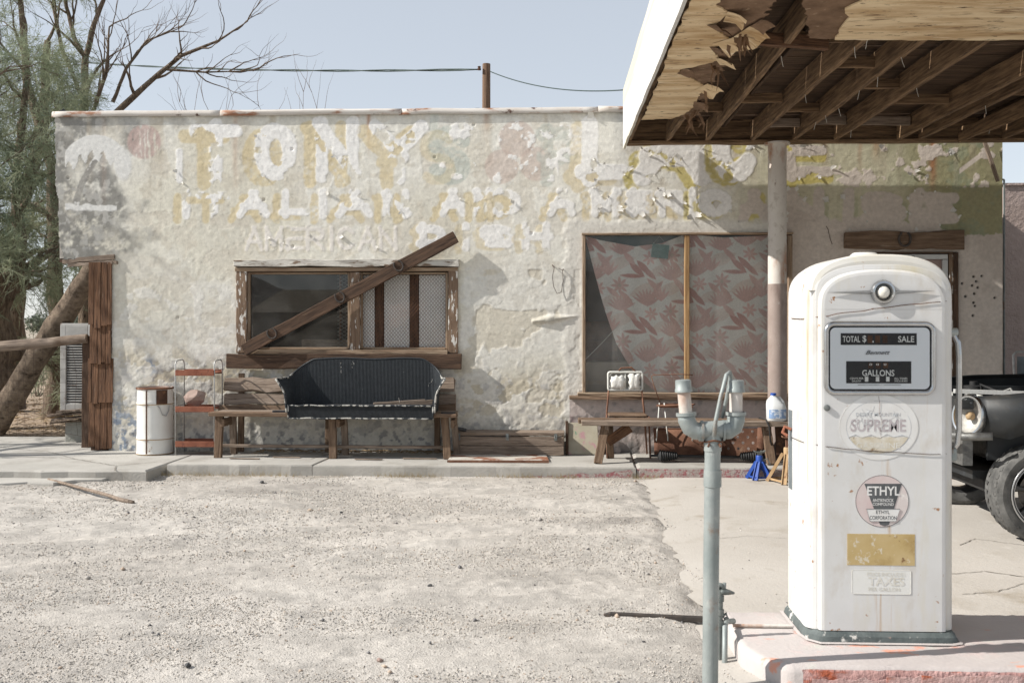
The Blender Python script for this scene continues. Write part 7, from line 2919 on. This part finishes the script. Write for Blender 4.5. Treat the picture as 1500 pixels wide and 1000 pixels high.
bb.box2((a.x, 9.5, a.z), (c.x, 9.515, c.z))
bb.build('back_pad', mt['dark_panel'], pc, bevel=.005)

# ================================================================== roof pole and wires
ptop = P(712, 94, 14.0)
pole = thing('roof_pole', 'short brown wooden pole rising behind the cafe roof edge', 'pole', (ptop.x, 14.0, ZT - .55))
bb = MB()
bb.tube([(ptop.x, 14.0, ZT - .55), (ptop.x + .005, 14.0, ptop.z)], [.062, .056], 12)
bb.build('shaft', mt['pole_wood'], pole, smooth=.8)
bb = MB()
bb.lathe([(.0, 0), (.022, 0), (.026, .02), (.018, .03), (.024, .05), (0, .06)], 12, Matrix.Translation(P(702, 103, 13.95)))
bb.build('insulator', mt['drum_dark'], pole)


def cable(name, label, a_, c2, sag, rad, twist):
    bb = MB()
    n = 60 if twist else 24
    for s2 in ((0, math.pi) if twist else (0,)):
        pts = []
        for k in range(n + 1):
            t = k / n
            p_ = Vector(a_).lerp(Vector(c2), t) - Vector((0, 0, sag * 4 * t * (1 - t)))
            if twist:
                p_ += Vector((0, math.cos(s2 + k * 1.0), math.sin(s2 + k * 1.0))) * rad * 1.1
            pts.append(p_)
        bb.tube(pts, rad, 5)
    return tag(bb.build(name, mt['cable'], smooth=3.14), label, 'cable')


cable('service_cable', 'twisted dark service cable running left from the roof pole', P(704, 102, 13.95), P(-120, 60, 30), .30, .010, True)
cable('service_cable', 'thin slack wire sagging right from the roof pole to the canopy', P(718, 105, 13.95), P(914, 132, 10.6), .10, .007, False)
tx_ = thing('wire_loop', 'x', 'wire', (0, 0, 0))
bpy.data.objects.remove(tx_)

# ================================================================== yard on the left
# fence: post, rail, wire mesh
fn = thing('yard_fence', 'rustic rail and wire fence joining the left end of the cafe', 'fence', P(126, 640, 10.95))
fy = 10.98
pf0 = P(127, 640, fy)
plank('post', (pf0.x, fy, .09), (pf0.x + .01, fy, P(127, 492, fy).z), .085, .08, mt['wood_dark'], fn, up=(1, 0, 0), rough=.1)
r1, r2_ = P(-140, 522, fy - .05), P(128, 496, fy - .05)
bb = MB()
r = random.Random(2)
bb.tube([r1 + (r2_ - r1) * k / 9 + Vector((0, 0, r.uniform(-.012, .012))) for k in range(10)], [.055 + r.uniform(-.006, .006) for _ in range(10)], 9)
bb.build('top_rail', mt['wood_grey'], fn, smooth=.9)
p2_ = P(-130, 640, fy)
plank('post', (p2_.x, fy, .05), (p2_.x, fy, P(-130, 510, fy).z), .09, .08, mt['wood_dark'], fn, up=(1, 0, 0), rough=.1)
bb = MB()
zt3, zb3 = P(60, 510, fy).z, P(60, 640, fy).z + .02
xs0, xs1 = p2_.x, pf0.x - .04
nvw = 22
for i in range(9):
    z_ = zb3 + (zt3 - zb3) * i / 8
    bb.tube([(xs0 + (xs1 - xs0) * k / 12, fy + r.uniform(-.02, .02), z_ + r.uniform(-.02, .02)) for k in range(13)], .0016, 4, cap=False)
for k in range(nvw):
    x_ = xs0 + (xs1 - xs0) * k / (nvw - 1)
    bb.tube([(x_ + r.uniform(-.03, .03), fy + r.uniform(-.02, .02), zb3 + (zt3 - zb3) * t) for t in (0, .33, .66, 1)], .0016, 4, cap=False)
o = bb.build('wire_mesh', mt['dark_wire'], fn)
o['kind'] = 'stuff'

# evaporative cooler
ca, cb = P(88, 604, 11.35), P(131, 476, 11.35)
cool = thing('window_cooler', 'weathered grey louvred air cooler on a stand left of the cafe', 'air cooler', ((ca.x + cb.x) / 2, 11.6, .05))
cyf, cyb = 11.35, 11.85
xx0, xx1, cz0, cz1 = ca.x, cb.x + .02, ca.z, cb.z
for (x_a, x_b, z_a, z_b) in ((xx0, xx0 + .07, cz0, cz1), (xx1 - .04, xx1, cz0, cz1), (xx0 + .07, xx1 - .04, cz1 - .14, cz1), (xx0 + .07, xx1 - .04, cz0, cz0 + .10)):
    bb = MB()
    bb.box2((x_a, cyf, z_a), (x_b, cyf + .03, z_b))
    bb.build('frame', mt['cooler_metal'], cool, bevel=.006)
bb = MB()
bb.box2((xx0 + .004, cyf + .032, cz0), (xx1 - .004, cyb, cz1 - .004))
bb.build('casing', mt['cooler_dark'], cool)
bb = MB()
bb.box2((xx0 - .012, cyf + .03, cz1 - .003), (xx1 + .012, cyb + .02, cz1 + .02))
bb.build('top_pan', mt['cooler_metal'], cool, bevel=.006)
nl_ = 26
lou = None
for k in range(nl_):
    z_ = cz0 + .11 + (cz1 - cz0 - .26) * k / (nl_ - 1)
    if lou is None:
        bb = MB()
        bb.box((0, 0, 0), (xx1 - xx0 - .115, .024, .003), Matrix.Rotation(.6, 3, 'X'))
        lou = bb.mesh('louvre')
        lou.materials.append(mt['cooler_metal'])
    o = bpy.data.objects.new('louvre', lou)
    C.objects.link(o)
    put(o, Matrix.Translation(((xx0 + .07 + xx1 - .04) / 2, cyf + .016, z_)), cool)
bb = MB()
bb.box2((xx1 - .08, cyf - .004, cz0 + .1), (xx1 - .066, cyf + .002, cz1 - .14))
bb.build('centre_strip', mt['cooler_metal'], cool)
for (x0_, x1_, z_, yy_) in ((72, 134, 608, 11.3), (76, 130, 614, 11.28), (84, 136, 603, 11.25), (74, 120, 619, 11.4)):
    a_, c2 = P(x0_, z_, yy_), P(x1_, z_ - 4, yy_ + .1)
    plank('stand_board', a_, c2, .16, .025, mt['wood_grey'], cool, up=(0, 1, 0), rough=.3)
bb = MB()
bb.box2((P(98, 636, 11.5).x, 11.45, .05), (P(124, 636, 11.5).x, 11.75, P(98, 617, 11.5).z))
bb.build('stand_block', mt['concrete_rough'], cool, bevel=.01)

# ---- trees
TR = np.random.RandomState(19)


def limb(p0, d, L, r0_, rng, n=7, wob_=.16, up=.05, droop=0):
    pts, rad = [Vector(p0)], [r0_]
    d = Vector(d).normalized()
    for i in range(n):
        d = (d + Vector((rng.gauss(0, wob_), rng.gauss(0, wob_), rng.gauss(0, wob_) + up - droop * i / n))).normalized()
        pts.append(pts[-1] + d * L / n)
        rad.append(r0_ * (1 - .72 * (i + 1) / n))
    return pts, rad, d


def grow(bt, bw, p0, d, L, r0_, depth, rng, tips, spread=.75, kids=(3, 5), shrink=.62, up=.05, droop=0, fine=.008):
    pts, rad, de = limb(p0, d, L, r0_, rng, up=up, droop=droop)
    (bt if r0_ > fine else bw).tube(pts, rad, 8 if r0_ > .05 else (6 if r0_ > .02 else 4), cap=False)
    if depth == 0:
        tips.append((pts, de))
        return
    k = rng.randint(*kids)
    for i in range(k):
        t = rng.uniform(.35, 1.0) if i else 1.0
        j = min(len(pts) - 2, int(t * (len(pts) - 1)))
        pd = (pts[j + 1] - pts[j]).normalized()
        side = Vector((rng.gauss(0, 1), rng.gauss(0, 1), rng.gauss(0, .8)))
        side = (side - pd * side.dot(pd)).normalized()
        nd_ = (pd + side * spread * rng.uniform(.5, 1.3)).normalized()
        grow(bt, bw, pts[j + 1], nd_, L * shrink * rng.uniform(.75, 1.2), max(rad[j + 1] * .75, .004), depth - 1, rng, tips, spread, kids, shrink, up, droop, fine)


def needles(name, tips, per, rng, parent, m, ln=(.10, .24), w=.006, hang=.35, spray=9):
    """feathery sprays: thin tapering blades round drooping threads"""
    P0, Dv = [], []
    for pts, de in tips:
        for _ in range(per):
            j = rng.randint(len(pts))
            p_ = pts[j]
            P0.append((p_.x, p_.y, p_.z))
            Dv.append((de.x, de.y, de.z))
    P0, Dv = np.array(P0), np.array(Dv)
    n = len(P0)
    d = Dv * .5 + rng.randn(n, 3) * .6 + np.array([0, 0, -hang * .3])
    d /= np.linalg.norm(d, axis=1)[:, None]
    L = rng.uniform(.22, .5, n)
    V_, F_ = [], []
    for s_ in range(spray):
        t = (s_ + rng.rand(n)) / spray
        base = P0 + d * (L * t)[:, None] + np.array([0, 0, -hang]) * ((L * t) ** 2)[:, None] * 2
        bd = d + rng.randn(n, 3) * .55 + np.array([0, 0, -.15])
        bd /= np.linalg.norm(bd, axis=1)[:, None]
        bl = rng.uniform(ln[0], ln[1], n) * (1 - .45 * t)
        side = np.cross(bd, rng.randn(n, 3))
        side /= np.linalg.norm(side, axis=1)[:, None] + 1e-9
        tip = base + bd * bl[:, None] + np.array([0, 0, -hang * .25]) * bl[:, None]
        V_.append(np.stack([base - side * w * .5, base + side * w * .5, tip], 1))
    V_ = np.concatenate(V_).reshape(-1, 3)
    o = mesh_np(name, V_, np.arange(len(V_)).reshape(-1, 3), m, parent)
    return o


def tree(name, label, base, stems, seed, leaf=None, per=10, depth=2, kids=(3, 5), spread=.75, shrink=.62, up=.05, droop=0.0, L0=1.6, extra=None, limbs=(5, 8), fine=.008, leaf_w=.006, spray=9, group=None):
    rng = random.Random(seed)
    nr = np.random.RandomState(seed)
    t = thing(name, label, 'tree', base, group)
    bt, bw = MB(), MB()
    tips = []
    for stem in stems:
        pts, rad = stem[:2]
        bare = len(stem) > 2
        pts = [Vector(p_) for p_ in pts]
        # refine the stem with a little wobble
        fp_, fr_ = [], []
        for i in range(len(pts) - 1):
            for k in range(4):
                f = k / 4
                fp_.append(pts[i].lerp(pts[i + 1], f) + Vector((rng.gauss(0, .1), rng.gauss(0, .1), 0)) * rad[i] * (1 if (i or k) else 0))
                fr_.append((rad[i] + (rad[i + 1] - rad[i]) * f) * rng.uniform(.93, 1.08))
        fp_.append(pts[-1])
        fr_.append(rad[-1])
        bt.tube(fp_, fr_, 12, cap=False)
        n = 0 if bare else rng.randint(*limbs)
        for i in range(n):
            j = int(len(fp_) * (1 - .62 * (i / n))) - 1
            j = max(1, min(j, len(fp_) - 1))
            pd = (fp_[j] - fp_[j - 1]).normalized()
            side = Vector((rng.gauss(0, 1), rng.gauss(0, 1), rng.gauss(.2, .5))).normalized()
            grow(bt, bw, fp_[j], (pd * .7 + side * spread * 1.2).normalized(), L0 * rng.uniform(.7, 1.25), max(fr_[j] * .6, .012), depth, rng, tips, spread, kids, shrink, up, droop, fine)
    bt.build('trunk', mt['bark'], t, smooth=3.14)
    if bw.v:
        o = bw.build('twigs', mt['twig'], t)
        o['kind'] = 'stuff'
    if leaf is not None:
        needles('crown', tips, per, nr, t, leaf, w=leaf_w, spray=spray)
    return t


Yt = 13.2
T_ = lambda px, py, Y=Yt: P(px, py, Y)
# big leaning salt cedar at the left edge
tree('salt_cedar', 'large leaning salt cedar with feathery grey green foliage left of the cafe', (T_(-20, 640).x, Yt, .05),
     [([(T_(-20, 640).x, Yt, 0), T_(-6, 560), T_(2, 500), T_(-6, 420), T_(-30, 330)], [.30, .24, .19, .15, .10]),
      ([T_(-18, 610), T_(-10, 480), T_(30, 380), T_(24, 260, 13.6), T_(40, 110, 14)], [.15, .12, .09, .06, .04]),
      ([T_(-12, 600), T_(-60, 450, 12.8), T_(-70, 250, 12.6), T_(-40, 60, 12.6)], [.13, .10, .07, .04])], 3, mt['needle'], per=10, depth=2, limbs=(9, 12), L0=.85, droop=.15, leaf_w=.008, spray=13)
lg = thing('leaning_log', 'thick straight log leaning diagonally against the left corner of the cafe', 'log', (P(8, 545, 12.3).x, 12.3, .05))
la_, lb_ = Vector((P(-16, 560, 12.3).x, 12.3, .10)), P(141, 386, 11.3)
rng = random.Random(5)
bb = MB()
bb.tube([la_.lerp(lb_, k / 14) + Vector((rng.gauss(0, .008), 0, rng.gauss(0, .008))) for k in range(15)], [(.155 - .035 * k / 14) * rng.uniform(.95, 1.06) for k in range(15)], 14)
bb.build('stem', mt['bark_log'], lg, smooth=.9)
bb = MB()
q0 = la_.lerp(lb_, .45)
bb.tube([q0, q0 + Vector((.12, -.1, .16)), q0 + Vector((.2, -.16, .36))], [.04, .028, .018], 8)
bb.build('branch_stub', mt['bark_log'], lg, smooth=3.14)
# upright trunk behind it
Y2 = 15.0
U_ = lambda px, py, Y=Y2: P(px, py, Y)
tree('salt_cedar', 'straight dark trunked salt cedar behind the louvred air cooler', (U_(78, 590).x, Y2, .05),
     [([(U_(78, 590).x, Y2, 0), U_(82, 560), U_(84, 470), U_(80, 380), U_(76, 250), U_(40, 120), U_(30, 0)], [.18, .14, .12, .11, .08, .06, .04]),
      ([U_(20, 600, 16), U_(22, 470, 16), U_(24, 330, 16), U_(60, 200, 16), U_(70, 60, 16)], [.2, .16, .13, .1, .05])], 8, mt['needle'], per=7, depth=2, limbs=(8, 11), L0=.85, droop=.15, leaf_w=.008, spray=13)
# bare tree behind the roof
Y3 = 16.0
B_ = lambda px, py, Y=Y3: P(px, py, Y)
tree('bare_tree', 'bare leafless tree with forking branches behind the cafe roof', (B_(126, 560).x, Y3, .05),
     [([(B_(126, 560).x, Y3, 0), B_(124, 300), B_(123, 160), B_(125, 85)], [.12, .09, .065, .055]),
      ([B_(125, 85), B_(108, 55), B_(97, 10), B_(90, -50)], [.04, .034, .028, .02]),
      ([B_(125, 85), B_(138, 35), B_(155, -10), B_(165, -60)], [.048, .04, .032, .02]),
      ([B_(123, 150), B_(90, 70), B_(78, 10), B_(80, -40)], [.035, .03, .025, .016])], 21, None, depth=2, L0=1.0, spread=.6, kids=(2, 3), limbs=(4, 6), fine=.012)
tree('bare_tree', 'bare branch tree spreading to the right above the cafe roof', (B_(150, 560, 15.2).x, 15.2, .05),
     [([(B_(150, 560, 15.2).x, 15.2, 0), B_(150, 300, 15.2), B_(170, 165, 15.2), B_(225, 115, 15.2), B_(265, 82, 15.2), B_(320, 60, 15.2), B_(362, 32, 15.2)], [.10, .07, .048, .04, .03, .018, .007]),
      ([B_(165, 150, 15.2), B_(185, 100, 15.2), B_(215, 60, 15.2), B_(262, 42, 15.2)], [.03, .024, .016, .006]),
      ([B_(140, 150, 15.2), B_(155, 110, 15.2), B_(160, 40, 15.2)], [.035, .025, .012]),
      ([B_(245, 102, 15.2), B_(300, 106, 15.2), B_(370, 104, 15.2)], [.022, .014, .005])], 33, None, depth=1, L0=.7, spread=.5, kids=(2, 4), limbs=(6, 9), fine=.009)
# thin shoots above the roof line
for k, (px_, top, lab) in enumerate(((305, 100, 'thin bare shoots rising behind the roof left of the pole'), (455, 118, 'single thin bare sprig above the roof near the middle'), (398, 138, 'tiny bare twig peeking over the roof edge'))):
    b0 = B_(px_, 190, 14.5)
    rng = random.Random(60 + k)
    sh_t = thing('bare_shrub', lab, 'shrub', (b0.x, 14.5, ZT - .55), 'bare shoots behind the roof')
    bw = MB()
    tp_l = []
    for j in range(6 if k == 0 else 2):
        d_ = Vector((rng.gauss(0, .10), rng.gauss(0, .1), 1))
        L = (295 - top) * 14.5 / F * rng.uniform(.72, .98)
        grow(bw, bw, (b0.x + rng.gauss(0, .06), 14.5, ZT - .55), d_, L, .009, 1, rng, tp_l, .4, (2, 4), .45, .08, 0, 0)
    bw.build('stems', mt['twig'], sh_t)
# salt cedar standing off to the left in front: its shadow falls along the wall
tree('salt_cedar', 'tall salt cedar beside the yard to the left of the cafe front', (-10.6, 9.4, 0),
     [([(-10.6, 9.4, 0), (-10.5, 9.4, 1.8), (-10.3, 9.3, 3.2), (-10.1, 9.3, 4.4), (-9.8, 9.2, 5.6)], [.18, .13, .09, .06, .03]),
      ([(-10.55, 9.4, 1.0), (-10.9, 9.3, 2.4), (-11.1, 9.3, 3.6), (-11.4, 9.2, 4.8)], [.13, .09, .06, .03])], 12, mt['needle'], per=3, depth=2, L0=1.35, droop=.1, kids=(2, 4), limbs=(5, 6), leaf_w=.009, spray=8)
# brush and far tree line on the left
r = random.Random(90)
for k, (px_, Y_, s_) in enumerate(((20, 17, .8), (60, 19, .7), (-30, 16, .9), (100, 24, .8), (45, 26, 1.0), (8, 30, 1.2))):
    q_ = P(px_, 500, Y_)
    sb = thing('desert_brush', ['low pale brush under the leaning tree', 'low dry brush beside the straight trunk', 'pale brush at the far left edge', 'distant low brush seen under the slanting trunk', 'faint distant brush in the middle of the yard', 'wide faint brush far back at the left'][k], 'shrub', (q_.x, Y_, .02), 'brush in the yard')
    rng = random.Random(100 + k)
    bw = MB()
    tl = []
    for j in range(7):
        grow(bw, bw, (q_.x + rng.gauss(0, .1), Y_, .02), Vector((rng.gauss(0, .6), rng.gauss(0, .6), 1)), s_ * rng.uniform(.6, 1), .012, 1, rng, tl, .7, (2, 4), .6, .02, 0, 0)
    bw.build('stems', mt['twig'], sb)
    needles('foliage', tl, 10, np.random.RandomState(k), sb, mt['needle_far'], (.06, .14), .010, .1, 8)
for k in range(4):
    px_ = [62, 92, 108, 124][k]
    Y_ = 120 + 14 * (k % 4)
    q_ = P(px_, 470, Y_)
    ft = thing('distant_tree', ['leftmost low tree on the far horizon beside the straight trunk', 'low far tree on the horizon just above the air cooler', 'low far tree on the horizon between trunk and shingles', 'rightmost low far tree on the horizon beside the shingles'][k], 'tree', (q_.x, Y_, 0), 'far trees on the horizon')
    nr = np.random.RandomState(300 + k)
    N_ = 900
    hgt = nr.uniform(2.0, 3.0)
    u_ = nr.randn(N_, 3)
    u_ /= np.linalg.norm(u_, axis=1)[:, None]
    p_ = u_ * (nr.rand(N_, 1) ** .4) * np.array([hgt * .9, hgt * .7, hgt * .5]) + np.array([q_.x, Y_, hgt * .55])
    p_[:, 2] = np.maximum(p_[:, 2], .1)
    e_ = nr.randn(N_, 3, 3) * .16
    mesh_np('crown', (p_[:, None] + e_).reshape(-1, 3), np.arange(N_ * 3).reshape(-1, 3), mt['far_green'], ft)
    bb = MB()
    bb.tube([(q_.x, Y_, 0), (q_.x, Y_, hgt * .6)], .15, 6)
    bb.build('trunk', mt['bark'], ft)
# leaf litter and fallen twigs in the yard
nr = np.random.RandomState(8)
N_ = 2600
lx = nr.uniform(-9.5, -5.0, N_)
ly = nr.uniform(12.1, 19, N_)
lz = .06 + nr.rand(N_) * .04
an = nr.rand(N_) * 6.28
ll = .03 + .10 * nr.rand(N_) ** 2
vv = np.stack([np.stack([lx - np.cos(an) * ll, ly - np.sin(an) * ll, lz], -1), np.stack([lx + np.cos(an) * ll, ly + np.sin(an) * ll, lz + .02], -1), np.stack([lx - np.sin(an) * .012, ly + np.cos(an) * .012, lz + .02], -1)], 1)
o = mesh_np('leaf_litter', vv.reshape(-1, 3), np.arange(N_ * 3).reshape(-1, 3), mt['litter'])
tag(o, 'brown needles and twigs littering the shaded yard behind the fence', kind='stuff')

# ---- what stands across the road, seen only in the window glass
shk = thing('roadside_shack', 'low tan shack across the road, mirrored in the dark window pane', 'shack', (-7.5, -14, 0))
bb = MB()
bb.box2((-10.5, -17, 0), (-5.0, -13, 1.9))
bb.build('wall', mt['canvas_tan'], shk)
bb = MB()
bb.add([(-10.7, -12.8, 1.85), (-4.8, -12.8, 1.85), (-4.8, -17.2, 1.85), (-10.7, -17.2, 1.85), (-10.0, -15, 2.7), (-5.6, -15, 2.7)], [(0, 1, 5, 4), (1, 2, 5), (2, 3, 4, 5), (3, 0, 4)])
bb.build('roof', mt['canvas_tan'], shk)
bb = MB()
bb.tube([(-4.3, -6.0, 0), (-4.3, -6.0, 2.3)], .03, 8)
o = bb.build('roadside_pole', mt['white_paint'])
tag(o, 'thin pale pole across the yard, mirrored in the dark pane', 'pole')
